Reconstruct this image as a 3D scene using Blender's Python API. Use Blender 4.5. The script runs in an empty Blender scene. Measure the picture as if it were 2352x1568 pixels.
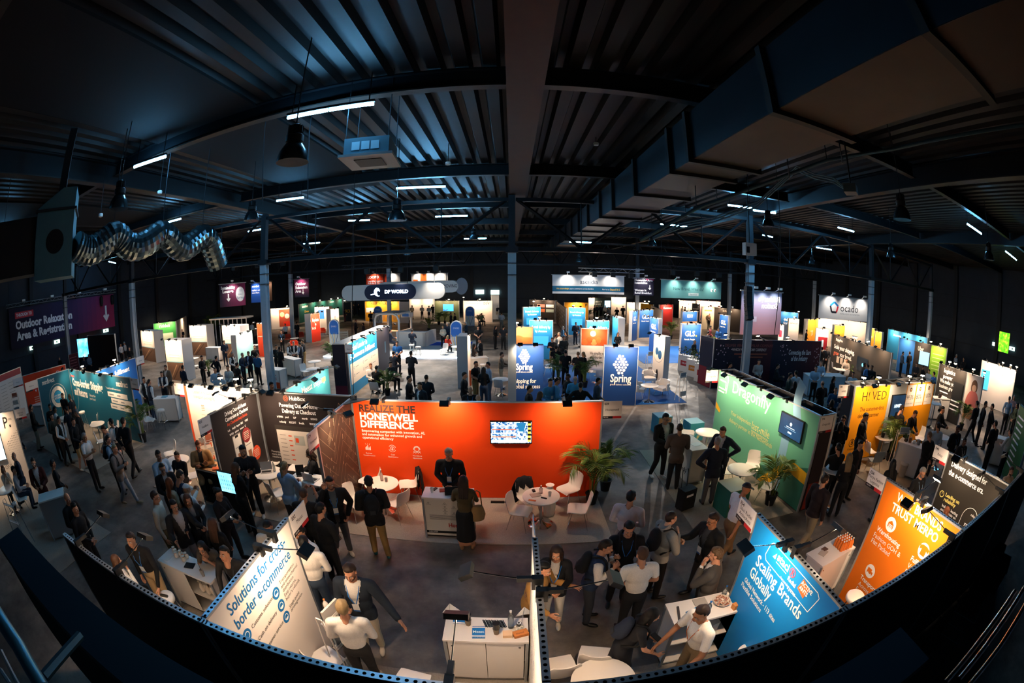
import bpy,bmesh,math,random
import numpy as np
from mathutils import Vector,Matrix
SC = bpy.context.scene; COL = SC.collection; PI = math.pi
R = math.radians
# ---------------------------------------------------------------- camera
FPX,PITCH,ROLL,HC = 964.5,.15547,.0013,5.26
cam = bpy.data.cameras.new('camera'); CAM = bpy.data.objects.new('camera',cam); COL.objects.link(CAM)
cam.type = 'PANO'; cam.panorama_type = 'FISHEYE_EQUISOLID'
cam.fisheye_lens = FPX*36/2352; cam.fisheye_fov = R(220); cam.sensor_width = 36; cam.sensor_fit = 'HORIZONTAL'
cam.clip_start = .05; cam.clip_end = 300
CAM.location = (0,0,HC); CAM.rotation_euler = (PI/2-PITCH,ROLL,0); SC.camera = CAM
# ---------------------------------------------------------------- colour management, world
SC.view_settings.view_transform = 'Standard'; SC.view_settings.look = 'None'
SC.view_settings.gamma = 1; SC.view_settings.use_curve_mapping = False
SC.view_settings.exposure = 1.35
W = bpy.data.worlds.new('world'); SC.world = W; W.use_nodes = True
W.node_tree.nodes['Background'].inputs[0].default_value = (.02,.05,.09,1)
W.node_tree.nodes['Background'].inputs[1].default_value = .06
cy = SC.cycles
cy.use_denoising = True; cy.max_bounces = 4; cy.diffuse_bounces = 2; cy.glossy_bounces = 2
cy.transmission_bounces = 3; cy.transparent_max_bounces = 4; cy.caustics_reflective = False; cy.caustics_refractive = False
cy.sample_clamp_indirect = 3.0; cy.sample_clamp_direct = 20; cy.use_light_tree = True
cy.use_adaptive_sampling = True; cy.adaptive_threshold = .02
LAMP_W = 42.0          # watts of one exhibition arm lamp
WARM = (1.0,.70,.46)
COOL = (.22,.66,1.0)
# ---------------------------------------------------------------- where a point of the picture lies in the hall
def pray(px,py):
    x,y = px-1176,-(py-784); c,s = math.cos(ROLL),math.sin(ROLL); x,y = c*x-s*y,s*x+c*y
    r = math.hypot(x,y)+1e-9; th = 2*math.asin(min(r/(2*FPX),1)); k = math.sin(th)/r
    a,b,f = k*x,k*y,math.cos(th); cp,sp = math.cos(PITCH),math.sin(PITCH)
    return a,f*cp+b*sp,-f*sp+b*cp
def P(px,py,z=.0):
    d = pray(px,py); t = (z-HC)/d[2]; return d[0]*t,d[1]*t
def PY(px,py,Y):
    d = pray(px,py); t = Y/d[1]; return d[0]*t,Y,HC+d[2]*t
# ---------------------------------------------------------------- materials
def hexl(h):
    v = [int(h[i:i+2],16)/255 for i in (0,2,4)]
    return tuple(c/12.92 if c < .04045 else ((c+.055)/1.055)**2.4 for c in v)
_m = {}
def M(h,rough=.6,metal=.0,emit=.0,var=.0,scale=20.0,alpha=1.0,trans=.0):
    key = (h,rough,metal,emit,var,scale,alpha,trans)
    if key in _m: return _m[key]
    m = bpy.data.materials.new('surface_'+h); m.use_nodes = True
    nt = m.node_tree; b = nt.nodes['Principled BSDF']; c = hexl(h)
    b.inputs['Base Color'].default_value = (*c,1); b.inputs['Roughness'].default_value = rough
    b.inputs['Metallic'].default_value = metal; b.inputs['Specular IOR Level'].default_value = .35
    m.diffuse_color = (*c,1)
    if trans: b.inputs['Transmission Weight'].default_value = trans; b.inputs['IOR'].default_value = 1.3
    if emit:
        b.inputs['Emission Color'].default_value = (*c,1); b.inputs['Emission Strength'].default_value = emit
        b.inputs['Base Color'].default_value = (.02,.02,.02,1)
    if alpha < 1: b.inputs['Alpha'].default_value = alpha
    if var:
        tc = nt.nodes.new('ShaderNodeTexCoord'); n = nt.nodes.new('ShaderNodeTexNoise')
        n.inputs['Scale'].default_value = scale; n.inputs['Detail'].default_value = 3
        mx = nt.nodes.new('ShaderNodeMix'); mx.data_type = 'RGBA'
        mx.inputs[6].default_value = (*[max(0,v*(1-var)) for v in c],1); mx.inputs[7].default_value = (*[min(1,v*(1+var)) for v in c],1)
        nt.links.new(tc.outputs['Object'],n.inputs['Vector']); nt.links.new(n.outputs['Fac'],mx.inputs[0])
        nt.links.new(mx.outputs[2],b.inputs['Base Color'])
    _m[key] = m; return m
def cloth(h): return M(h,.85,0,0,.18,60)
WHITE = M('F1ECE4',.5); BLACK = M('0B0C0E',.6); DARK = M('17181B',.7); CHROME = M('C8CCD0',.15,1.0)
ALU = M('B9C0C6',.35,.8); STEEL = M('20262C',.6,.3); GREY = M('8C9196',.5); WPLAS = M('F4EDE6',.35)
# ---------------------------------------------------------------- mesh builder
class MB:
    def __init__(s): s.v = []; s.f = []; s.m = []; s.mats = []
    def mi(s,mat):
        if mat not in s.mats: s.mats.append(mat)
        return s.mats.index(mat)
    def add(s,vs,fs,mat,T=None):
        o = len(s.v); i = s.mi(mat)
        if T is not None: vs = [T @ Vector(v) for v in vs]
        s.v += [tuple(v) for v in vs]
        for f in fs: s.f.append(tuple(a+o for a in f)); s.m.append(i)
        return s
    def box(s,x0,y0,z0,x1,y1,z1,mat,T=None):
        vs = [(x,y,z) for z in (z0,z1) for y in (y0,y1) for x in (x0,x1)]
        return s.add(vs,[(0,2,3,1),(4,5,7,6),(0,1,5,4),(2,6,7,3),(0,4,6,2),(1,3,7,5)],mat,T)
    def tube(s,pts,r,mat,n=8,caps=True,T=None):
        pts = [Vector(p) for p in pts]; k = len(pts); rs = r if isinstance(r,(list,tuple)) else [r]*k
        vs = []; fs = []; up = None
        for i,p in enumerate(pts):
            d = (pts[min(i+1,k-1)]-pts[max(i-1,0)]).normalized()
            if up is None: up = Vector((0,0,1)) if abs(d.z) < .9 else Vector((1,0,0))
            a = d.cross(up).normalized(); b = a.cross(d).normalized(); up = b
            for j in range(n):
                t = 2*PI*j/n; vs.append(p+rs[i]*(math.cos(t)*a+math.sin(t)*b))
        for i in range(k-1):
            for j in range(n):
                fs.append((i*n+j,(i+1)*n+j,(i+1)*n+(j+1) % n,i*n+(j+1) % n))
        if caps: fs.append(tuple(range(n))); fs.append(tuple(reversed(range((k-1)*n,k*n))))
        return s.add(vs,fs,mat,T)
    def lathe(s,prof,mat,c=(0,0,0),n=20,T=None):
        vs = []; fs = []; k = len(prof)
        for r,z in prof:
            for j in range(n):
                t = 2*PI*j/n; vs.append((c[0]+r*math.cos(t),c[1]+r*math.sin(t),c[2]+z))
        for i in range(k-1):
            for j in range(n): fs.append((i*n+j,i*n+(j+1) % n,(i+1)*n+(j+1) % n,(i+1)*n+j))
        if prof[0][0] > 1e-4: fs.append(tuple(reversed(range(n))))
        if prof[-1][0] > 1e-4: fs.append(tuple(range((k-1)*n,k*n)))
        return s.add(vs,fs,mat,T)
    def poly(s,pts,y,mat,T=None):          # flat polygon (u,v) on a panel's front plane, facing -Y
        return s.add([(u,y,v) for u,v in pts],[tuple(range(len(pts)))],mat,T)
    def rect(s,u0,v0,u1,v1,y,mat,T=None): return s.poly([(u0,v0),(u1,v0),(u1,v1),(u0,v1)],y,mat,T)
    def disc(s,u,v,r,y,mat,rv=None,n=20,T=None):
        rv = rv or r; return s.poly([(u+r*math.cos(2*PI*i/n),v+rv*math.sin(2*PI*i/n)) for i in range(n)],y,mat,T)
    def ring(s,u,v,r0,r1,y,mat,n=24,a0=0,a1=2*PI,T=None):
        vs = []; fs = []
        for i in range(n+1):
            t = a0+(a1-a0)*i/n
            for r in (r0,r1): vs.append((u+r*math.cos(t),y,v+r*math.sin(t)))
        for i in range(n): fs.append((2*i,2*i+1,2*i+3,2*i+2))
        return s.add(vs,fs,mat,T)
    def line(s,u0,v0,u1,v1,w,y,mat,T=None):
        d = Vector((u1-u0,v1-v0)).normalized()*w/2; n = (-d.y,d.x)
        return s.poly([(u0+n[0],v0+n[1]),(u0-n[0],v0-n[1]),(u1-n[0],v1-n[1]),(u1+n[0],v1+n[1])],y,mat,T)
    def text(s,body,u,v,h,mat,y=-.004,align='L',bold=.0,w=None,T=None,shear=0,mirror=False):
        vs,fs,wd,x0 = glyphs(body,bold,shear)
        k = h/.7; kx = k
        if w and wd*k > w: kx = w/wd
        if mirror: kx = -kx
        off = {'L': 0,'C': wd/2,'R': wd}[align]
        return s.add([(u+(a-x0-off)*kx,y,v+b*k) for a,b in vs],fs if not mirror else [tuple(reversed(f)) for f in fs],mat,T)
    def build(s,name,parent=None,smooth=0,loc=(0,0,0),rotz=0):
        me = bpy.data.meshes.new(name); me.from_pydata(s.v,[],s.f)
        for m in s.mats: me.materials.append(m)
        me.polygons.foreach_set('material_index',s.m)
        if smooth:
            me.polygons.foreach_set('use_smooth',[True]*len(me.polygons))
            if smooth < 180: me.set_sharp_from_angle(angle=R(smooth))
        return link(name,me,parent,loc,rotz)
def link(name,me,parent=None,loc=(0,0,0),rotz=0):
    o = bpy.data.objects.new(name,me); COL.objects.link(o); o.parent = parent; o.location = loc; o.rotation_euler = (0,0,rotz); return o
_g = {}
def glyphs(body,bold=.0,shear=0):
    key = (body,bold,shear)
    if key in _g: return _g[key]
    c = bpy.data.curves.new('t','FONT'); c.body = body; c.offset = bold; c.shear = shear; c.resolution_u = 2; c.space_line = .95
    o = bpy.data.objects.new('t',c); COL.objects.link(o)
    me = bpy.data.meshes.new_from_object(o)
    vs = [(v.co.x,v.co.y) for v in me.vertices]; fs = [tuple(p.vertices) for p in me.polygons]
    bpy.data.objects.remove(o); bpy.data.curves.remove(c); bpy.data.meshes.remove(me)
    xs = [v[0] for v in vs] or [0]
    _g[key] = (vs,fs,max(xs)-min(xs),min(xs)); return _g[key]
# ---------------------------------------------------------------- things
def tag(o,label=None,cat=None,group=None,kind=None):
    if label: o['label'] = label
    if cat: o['category'] = cat
    if group: o['group'] = group
    if kind: o['kind'] = kind
    return o
def thing(name,label,cat,loc=(0,0,0),rotz=0,group=None):
    o = bpy.data.objects.new(name,None); COL.objects.link(o); o.empty_display_size = .1
    o.location = loc; o.rotation_euler = (0,0,rotz); return tag(o,label,cat,group)
def dup(root,loc,rotz=0,label=None,group=None,scale=None):
    r = root.copy(); COL.objects.link(r); r.location = loc; r.rotation_euler = (0,0,rotz)
    if label: r['label'] = label
    if group: r['group'] = group
    if scale: r.scale = (scale,)*3
    for ch in list(root.children):
        c = ch.copy(); COL.objects.link(c); c.parent = r
        for g in list(ch.children):
            d = g.copy(); COL.objects.link(d); d.parent = c
    return r
class Proto:                                   # the first place() moves the original, later ones copy it
    def __init__(s,root): s.root = root; s.used = False
    def place(s,loc,rotz=0,label=None,group=None,scale=None):
        if len(loc) == 2: loc = (*loc,0)
        if s.used: return dup(s.root,loc,rotz,label,group,scale)
        s.used = True; o = s.root; o.location = loc; o.rotation_euler = (0,0,rotz)
        if label: o['label'] = label
        if group: o['group'] = group
        if scale: o.scale = (scale,)*3
        return o
ORD = ['first','second','third','fourth','fifth','sixth','seventh','eighth','ninth','tenth','eleventh','twelfth']
def spot(loc,aim,watt,color,parent=None,angle=130,blend=1.0,r=.04,name='lamp_light'):
    l = bpy.data.lights.new(name,'SPOT'); l.energy = watt; l.color = color; l.spot_size = R(angle); l.spot_blend = blend; l.shadow_soft_size = r
    o = bpy.data.objects.new(name,l); COL.objects.link(o); o.parent = parent; o.location = loc
    o.rotation_euler = (Vector(aim)-Vector(loc)).to_track_quat('-Z','Y').to_euler(); return o
# ================================================================ THE HALL
def PR(px,py,r):
    d = pray(px,py); return Vector((d[0]*r,d[1]*r,HC+d[2]*r))
def concrete():
    m = bpy.data.materials.new('dark_polished_concrete'); m.use_nodes = True; nt = m.node_tree; b = nt.nodes['Principled BSDF']; L = nt.links.new
    tc = nt.nodes.new('ShaderNodeTexCoord')
    def noise(s,d,r=.6):
        n = nt.nodes.new('ShaderNodeTexNoise'); n.inputs['Scale'].default_value = s; n.inputs['Detail'].default_value = d; n.inputs['Roughness'].default_value = r
        L(tc.outputs['Object'],n.inputs['Vector']); return n.outputs['Fac']
    def ramp(f,p0,c0,p1,c1):
        r = nt.nodes.new('ShaderNodeValToRGB'); e = r.color_ramp.elements
        e[0].position = p0; e[0].color = (*c0,1); e[1].position = p1; e[1].color = (*c1,1); L(f,r.inputs[0]); return r.outputs[0]
    def mix(a,c,f,mode='MIX'):
        x = nt.nodes.new('ShaderNodeMix'); x.data_type = 'RGBA'; x.blend_type = mode
        if isinstance(f,float): x.inputs[0].default_value = f
        else: L(f,x.inputs[0])
        L(a,x.inputs[6]); L(c,x.inputs[7]); return x.outputs[2]
    big = ramp(noise(.35,5),.38,(.060,.056,.053),.64,(.25,.222,.196))
    mid = ramp(noise(2.2,8,.7),.3,(.55,.55,.55),.7,(1.25,1.22,1.18))
    spk = ramp(noise(38,2),.66,(1,1,1),.74,(1.7,1.65,1.6))
    L(mix(mix(big,mid,1.0,'MULTIPLY'),spk,1.0,'MULTIPLY'),b.inputs['Base Color'])
    rr = ramp(noise(1.3,6),.3,(.42,)*3,.7,(.7,)*3); L(rr,b.inputs['Roughness']); b.inputs['Specular IOR Level'].default_value = .4
    return m
XL,XR,YN,YF,ZD = -38.5,41.0,-3.5,60.0,9.1
DECK = M('0F1011',.55,.25,0,.25,3); WALLM = M('26323E',.75,0,0,.2,1.5); BEAM = M('12171C',.5,.3,0,.15,6)
m = MB(); m.box(XL,YN,-.2,XR,YF,0,concrete()); tag(m.build('floor'),kind='structure')
def wallbox(name,a,c):
    m = MB(); m.box(*a,*c,WALLM)
    if name in ('wall_left','wall_right'):
        s = 1 if name == 'wall_left' else -1; x = XL if s > 0 else XR
        for y in range(2,60,6): m.box(min(x,x+s*.3),y,0,max(x,x+s*.3),y+.45,ZD,STEEL)
        for z in (2.1,4.2,6.3): m.box(min(x,x+s*.04),YN,z,max(x,x+s*.04),YF,z+.04,STEEL)
    if name == 'wall_far':
        for x in range(-36,41,6): m.box(x,YF-.3,0,x+.45,YF,ZD,STEEL)
        for z in (2.1,4.2,6.3): m.box(XL,YF-.04,z,XR,YF,z+.04,STEEL)
    tag(m.build(name),kind='structure')
wallbox('wall_left',(XL-.3,YN,0),(XL,YF,ZD)); wallbox('wall_right',(XR,YN,0),(XR+.3,YF,ZD))
wallbox('wall_far',(XL,YF,0),(XR,YF+.3,ZD)); wallbox('wall_near',(XL,YN-.3,0),(XR,YN,ZD))
m = MB(); x = XL; vs = []; fs = []                               # trapezoidal steel deck, ribs along the hall
while x < XR:
    for dx,z in ((0,ZD),(.24,ZD),(.30,ZD+.16),(.44,ZD+.16),(.5,ZD)): vs += [(x+dx,YN,z),(x+dx,YF,z)]
    x += .5
for i in range(0,len(vs)-2,2): fs.append((i,i+1,i+3,i+2))
m.add(vs,fs,DECK); m.box(XL,YN,ZD+.2,XR,YF,ZD+.3,DECK); tag(m.build('ceiling'),kind='structure')
for i,(x0,x1) in enumerate([(-8.6,-5.2),(-20,-16)]):
    m = MB(); m.box(x0,YN,ZD-.06,x1,15.9,ZD-.002,M('0C0D0E',.9)); tag(m.build('trim_%d' % (i+1)),kind='structure')
def ibeam(name,label,p0,p1,wd,dp,mat,flmat=None,group=None,tf=.03,web=.02):
    p0 = Vector(p0); p1 = Vector(p1); d = p1-p0; L_ = d.length; a = math.atan2(d.y,d.x)
    t = thing(name,label,'beam',p0,a,group)
    m = MB(); m.box(0,-web/2,tf,L_,web/2,dp-tf,mat); m.build('web',t)
    m = MB(); m.box(0,-wd/2,0,L_,wd/2,tf,flmat or mat); m.build('flange',t)
    m = MB(); m.box(0,-wd/2,dp-tf,L_,wd/2,dp,mat); m.build('flange',t); return t
RUST = M('37261F',.55,.1,0,.25,4); BROWN = M('2B2623',.5,.2,0,.2,4)
ibeam('roof_girder','wide brown steel girder running straight overhead to the middle column',(.22,-3.4,8.45),(.22,YF-.4,8.45),.62,.62,BEAM,RUST,web=.5)
ibeam('roof_girder','long bluish steel girder left of centre above the hanging work lamps',(-10.9,-3.4,8.45),(-10.9,YF-.4,8.45),.34,.62,BEAM,BROWN)
ibeam('roof_girder','steel girder on the right beyond the square air duct',(11.2,-3.4,8.45),(11.2,YF-.4,8.45),.34,.62,BEAM,BROWN)
ibeam('roof_girder','outermost left steel girder near the silver flexible duct',(-22,-3.4,8.45),(-22,YF-.4,8.45),.34,.62,BEAM,BROWN)
ibeam('roof_girder','outermost right steel girder above the pair of blue white tubes',(22.2,-3.4,8.45),(22.2,YF-.4,8.45),.34,.62,BEAM,BROWN)
for k,y in enumerate([.2,6.9,13.8,20.5,27.3,34.1,40.9,47.7,54.5]):
    for i,(x0,x1) in enumerate([(-38,-22.2),(-21.8,-11.1),(-10.7,-.1),(.54,11.0),(11.4,22.0),(22.4,40.5)]):
        ibeam('roof_purlin','%s cross beam from the camera, in the %s bay from the left' % (ORD[k],ORD[i]),(x0,y,8.68),(x1,y,8.68),.2,.4,BEAM,BROWN,'roof cross beams')
CONC = M('A9B6C0',.6,0,0,.08,5); CT = 6.2
colpos = [(-33,16.0,'outer left'),(-22,16.2,'second'),(-11,16.2,'left'),(.0,16.2,'middle'),(10.9,16.9,'right'),(22.2,18.3,'far right'),(33.5,19.6,'outer right'),
          (-21.2,36,'rear left'),(-11.2,37,'rear'),(11.4,37,'rear right'),(22.2,38.5,'rear far right'),(33,36.5,'rear outer right')]
cl = {'outer left': 'pale grey steel column by the left hall wall','second': 'pale grey steel column right of the big hanging banner with white arrow',
      'left': 'pale grey steel column behind the peach and charcoal booths','middle': 'pale blue grey column in the very middle behind the red orange wall',
      'right': 'pale column with a black line array loudspeaker, behind the green wall','far right': 'pale column right of the white pentagon logo banner',
      'outer right': 'pale column by the right hall wall past the lime panel','rear left': 'distant pale column beside the half hidden outdoor banner',
      'rear': 'distant pale column behind the oval hanging sign','rear right': 'distant pale column at the right end of the white and teal banner',
      'rear far right': 'distant pale column at the right end of the mint banner','rear outer right': 'distant pale column left of the pentagon logo banner'}
for x,y,n in colpos:
    t = thing('steel_column',cl[n],'column',(x,y,0))
    m = MB(); m.box(-.16,-.16,0,.16,-.13,CT,CONC); m.box(-.16,.13,0,.16,.16,CT,CONC); m.box(-.1,-.13,0,.1,.13,CT,CONC); m.build('shaft',t)
    m = MB(); m.box(-.13,-.13,CT,.13,.13,8.44,STEEL); m.box(-.24,-.2,CT-.03,.24,.2,CT+.2,STEEL); m.build('upper_shaft',t)
    m = MB(); m.box(-.2,-.2,5.3,.2,.2,5.33,BLACK); m.box(-.2,-.2,5.75,.2,.2,5.78,BLACK); m.build('cable_clamp',t)
def truss(label,p0,p1,z0=6.25,z1=8.2,n=4,r=.09,group='roof trusses'):
    p0 = Vector((*p0,0)); p1 = Vector((*p1,0)); L_ = (p1-p0).length; a = math.atan2(p1.y-p0.y,p1.x-p0.x)
    t = thing('roof_truss',label,'truss',p0,a,group)
    m = MB(); m.box(.15,-r,z0,L_-.15,r,z0+.14,BEAM); m.box(.15,-r*1.3,z0-.02,L_-.15,r*1.3,z0,BROWN); m.build('bottom_chord',t)
    m = MB(); m.box(.15,-r,z1,L_-.15,r,z1+.14,BEAM); m.build('top_chord',t)
    for i in range(n):
        zz = (z1,z0) if i % 2 == 0 else (z0,z1)
        m = MB(); m.tube([(.2+(L_-.4)*i/n,0,zz[0]+.07),(.2+(L_-.4)*(i+1)/n,0,zz[1]+.07)],.07,BEAM,4); m.build('diagonal',t)
    for i in range(1,n//2+1):
        m = MB(); m.tube([((L_*(2*i-1)/n),0,z0),((L_*(2*i-1)/n),0,z1)],.03,BEAM,4); m.build('hanger',t)
ca = [(-33,16.0),(-22,16.2),(-11,16.2),(0,16.2),(10.9,16.9),(22.2,18.3),(33.5,19.6)]
for i in range(6): truss('front roof truss, %s span from the left' % ORD[i],ca[i],ca[i+1])
cb = [(-33,36),(-21.2,36),(-11.2,37),(0,37),(11.4,37),(22.2,38.5),(33,36.5)]
for i in range(6): truss('rear roof truss far down the hall, %s span from the left' % ORD[i],cb[i],cb[i+1],n=8)
# ---------------------------------------------------------------- square air duct
DU = M('17232C',.45,.5,0,.15,3); DUB = M('41382E',.6,.1,0,.2,3)
t = thing('air_duct','big square dark sheet metal air duct running down the hall on the right','duct')
ys = [-3.2,-.6,1.35,4.1,6.9,7.9,10.5,13.0,15,17.5,20,22.5,25,28,31,34,37,40,44]
for i in range(len(ys)-1):
    m = MB(); m.box(3.25,ys[i]+.05,7.5,4.7,ys[i+1]-.05,8.44,DU); m.box(3.26,ys[i]+.06,7.494,4.69,ys[i+1]-.06,7.5,DUB); m.build('duct_section',t)
    m = MB(); m.box(3.15,ys[i+1]-.06,7.42,4.8,ys[i+1]+.06,8.46,BLACK); m.build('flange',t)
for i,y in enumerate([4.5,6,7.5,9,11,13,15.5,18]):
    m = MB(); m.tube([(4.86,y,7.2),(4.86,y,9.1)],.012,CHROME,5); m.build('hanger_rod',t)
# ---------------------------------------------------------------- fluorescent tubes
TUBE = bpy.data.materials.new('lit_tube'); TUBE.use_nodes = True
b = TUBE.node_tree.nodes['Principled BSDF']; b.inputs['Emission Color'].default_value = (.17,.56,1,1); b.inputs['Emission Strength'].default_value = 75
tubes = [(660,270,862,237,2),(910,432,1025,428,1),(1000,497,1075,495,1),(308,382,328,375,1),(635,460,650,458,1),(1672,472,1709,477,1),(1730,484,1752,487,1),
         (1517,515,1580,522,1),(1875,570,1915,576,1),(2222,517,2255,540,1),(2310,580,2335,600,1),(5,562,25,550,1),(380,510,402,504,1),(800,506,825,505,1),
         (332,576,348,573,1),(1925,524,1962,534,1),(1752,541,1770,545,1),(570,530,588,527,1),(1308,556,1350,558,1),(1066,548,1112,547,1),(250,598,266,602,1),(690,560,720,559,1)]
tl = ['longest blue white tube, nearest the camera above the big bell lamp','blue white tube above the middle aisle, second from the camera','blue white tube above the middle aisle, third from the camera',
      'short blue white tube on the left girder near the small bell lamp','blue white tube tucked beside the left girder','blue white tube right of the square duct, left of a pair','blue white tube right of the square duct, right of a pair',
      'blue white tube above the tangled cables beside the duct','blue white tube above the pentagon logo banner','bright diagonal tube at the upper right, nearer one','bright diagonal tube at the right picture edge','blue white tube at the left picture edge',
      'blue white tube behind the silver flexible duct','blue white tube beside the left girder farther down','small tube below the silver flexible duct','blue white tube at the right truss peak','small tube at the inner right truss peak','small tube at the left column truss peak',
      'far tube in the middle right of the girder','far tube in the middle left of the girder','small tube below the dark duct box','far tube between left girder and middle']
for (x0,y0,x1,y1,n),lab in zip(tubes,tl):
    a = Vector((*P(x0,y0,8.42),8.42)); c = Vector((*P(x1,y1,8.42),8.42))
    if not 0 < a.y < 30: a = PR(x0,y0,26); c = a+Vector((1.4,0,0))
    d = c-a
    if n == 1 and d.length < 1.2: c = a+d.normalized()*1.2; d = c-a
    t = thing('fluorescent_lamp',lab,'ceiling lamp',a,math.atan2(d.y,d.x),'cool white ceiling tubes'); L_ = min(d.length,3.6); rz = 9.27-a.z
    m = MB(); m.box(0,-.03,.04,L_,.03,.09,STEEL); m.box(.1,-.01,.09,.12,.01,rz,STEEL); m.box(L_-.12,-.01,.09,L_-.1,.01,rz,STEEL); m.build('batten',t)
    for k in range(n):
        m = MB(); m.tube([(L_*k/n+.02,0,0),(L_*(k+1)/n-.02,0,0)],.032,TUBE,8); m.build('tube',t)
# ---------------------------------------------------------------- bell lamps
def bell():
    t = thing('bell_lamp','bell','ceiling lamp'); K = M('3E4A50',.25,.7)
    m = MB(); m.lathe([(.25,0),(.245,.05),(.21,.17),(.14,.28),(.10,.30),(.10,.302),(.135,.275),(.2,.165),(.235,.05),(.245,.0)],K,n=28); m.build('shade',t,60)
    m = MB(); m.lathe([(.1,.3),(.14,.32),(.14,.42),(.1,.45)],BLACK,n=20)
    for k in range(12): m.box(-.004,.05,.45,.004,.12,.58,STEEL,Matrix.Rotation(PI*k/6,4,'Z'))
    m.lathe([(.09,.45),(.09,.58),(.03,.62)],STEEL,n=16); m.build('ballast',t,40)
    m = MB(); m.lathe([(.03,.28),(.06,.2),(.05,.12),(.0,.1)],WHITE,n=12); m.build('bulb',t,60)
    m = MB(); m.tube([(0,0,.6),(0,0,1.0)],.012,CHROME,5); m.build('hook',t); return Proto(t)
BELL = bell()
bells = []
for px,py,r,lab in [(672,372,6.3,'biggest bell lamp, hanging left of centre under the longest tube'),(272,478,9.6,'bell lamp hanging right of the dark duct box'),(578,505,13,'bell lamp hanging below the left girder'),
                       (912,506,11.5,'bell lamp under the second tube left of the middle'),(1088,550,22,'small bell lamp close to the middle girder'),(2073,507,10.5,'dark bell lamp at the upper right'),
                       (2272,600,17,'bell lamp near the right picture edge'),(2047,593,20,'bell lamp above the far right column'),(1498,566,22,'bell lamp right of the square duct'),(1765,522,16,'bell lamp beside the pair of tubes'),
                       (1638,598,27,'tiny bell lamp above the mint banner'),(1865,608,28,'tiny bell lamp above the pentagon banner'),(1330,602,30,'tiny bell lamp above the white and teal banner'),(705,578,22,'small bell lamp above the left column gap'),(935,585,26,'small bell lamp above the oval sign'),(5,605,13,'bell lamp cut by the left picture edge')]:
    bells.append(BELL.place(PR(px,py,r),0,lab,'bell lamps'))
for o in bells: m = MB(); m.tube([(0,0,.98),(0,0,9.27-o.location.z)],.012,STEEL,5); m.build('suspension_rod',o)
# ---------------------------------------------------------------- ceiling cassette, detectors, boxes, cables
p = PR(852,372,8.0); t = thing('air_conditioner','square ceiling air conditioning cassette hanging right of the biggest bell lamp','air conditioner',p,.1)
m = MB(); m.box(-.42,-.42,.05,.42,.42,.38,M('4A6470',.5,.3)); m.build('casing',t)
m = MB(); m.box(-.5,-.5,0,.5,.5,.05,M('9AA2A6',.5)); m.build('face_panel',t)
m = MB(); m.box(-.26,-.26,-.012,.26,.26,.0,BLACK); m.build('intake_grille',t)
m = MB()
for k in (-.27,-.09,.09): m.rect(k,.14,k+.15,.3,-.425,M('93B0BC',.5))
m.build('side_vent',t)
for a in (-.4,.4):
    for c in (-.4,.4): m = MB(); m.tube([(a,c,.38),(a,c,9.27-p.z)],.01,STEEL,5); m.build('hanger_rod',t)
def smoke(px,py,lab):
    d = pray(px,py); r = (9.09-HC)/d[2]; r = min(r,12); p = PR(px,py,r); t = thing('smoke_detector',lab,'smoke detector',p,0,'smoke detectors')
    m = MB(); m.lathe([(.01,-.1),(.07,-.08),(.08,-.03),(.07,0)],WPLAS,n=16); m.build('housing',t,50)
    m = MB(); m.tube([(0,0,0),(0,0,9.27-p.z)],.012,STEEL,5); m.build('drop_pipe',t)
smoke(1370,328,'white round smoke detector on the ceiling right of the middle girder'); smoke(1030,372,'white smoke detector left of the middle girder'); smoke(368,436,'white smoke detector right of the left hanging bell lamp'); smoke(232,488,'white smoke detector above the silver duct')
p = PR(1722,575,15.5); t = thing('control_box','pale control box hanging left of the loudspeaker column','box',p)
m = MB(); m.box(-.25,-.12,-.2,.25,.12,.24,WPLAS); m.build('casing',t); m = MB(); m.box(-.2,-.14,-.12,-.08,-.12,.1,BLACK); m.build('switch',t)
m = MB(); m.tube([(0,0,.24),(0,0,9.27-p.z)],.015,BLACK,5); m.build('suspension',t)
t = thing('line_array_speaker','long black curved loudspeaker hanging in front of the right column','loudspeaker',(10.45,16.35,0))
for k in range(8):
    m = MB(); m.box(-.16,-.14,0,.16,.14,.17,BLACK,Matrix.Translation((0,-.02*k*k*.25,4.95-k*.18)) @ Matrix.Rotation(-.06*k,4,'X')); m.build('cabinet',t)
m = MB(); m.tube([(0,0,5.1),(0,0,9.27)],.012,BLACK,5); m.box(-.15,-.1,5.1,.15,.1,5.16,BLACK); m.build('flying_frame',t)
for lab,pts,rr in [('thin steel rope hanging left of the biggest bell lamp',[(610,285),(604,470)],9.5),('thin steel rope hanging right of the biggest bell lamp',[(712,300),(708,455)],9.5),('black cable hanging in front of the left blue wall',[(811,620),(812,905)],14.5),
                     ('black cable hanging left of the mint banner column',[(1790,470),(1792,640),(1778,770)],13)]:
    q = [PR(*q,rr) for q in pts]; m = MB(); m.tube([(q[0].x,q[0].y,9.27)]+q,.012,DARK if 'black' in lab else STEEL,5); tag(m.build('hanging_cable'),lab,'cable')
m = MB()
for off in (0,6,-5):
    m.tube([PR(x,y+off*(.3 if i in (0,7) else 1),11) for i,(x,y) in enumerate([(1500,548),(1560,520),(1640,505),(1740,470),(1830,388),(1870,405),(1915,415),(1950,440)])],.02,M('5E8296',.4),6)
tag(m.build('cable_bundle',None,60),'loose bundle of blue grey cables below the square duct','cable')
m = MB(); m.tube([PR(x,y,10) for x,y in [(1470,553),(1600,480),(1752,425),(1900,370),(2050,345),(2352,290)]],.045,M('34505E',.4,.4),6)
for x,y in [(1600,480),(1900,370),(2050,345)]: p = PR(x,y,10); m.tube([p,(p.x,p.y,9.27)],.012,STEEL,5)
tag(m.build('conduit_pipe',None,60),'long steel conduit running below the square duct','pipe')
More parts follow.
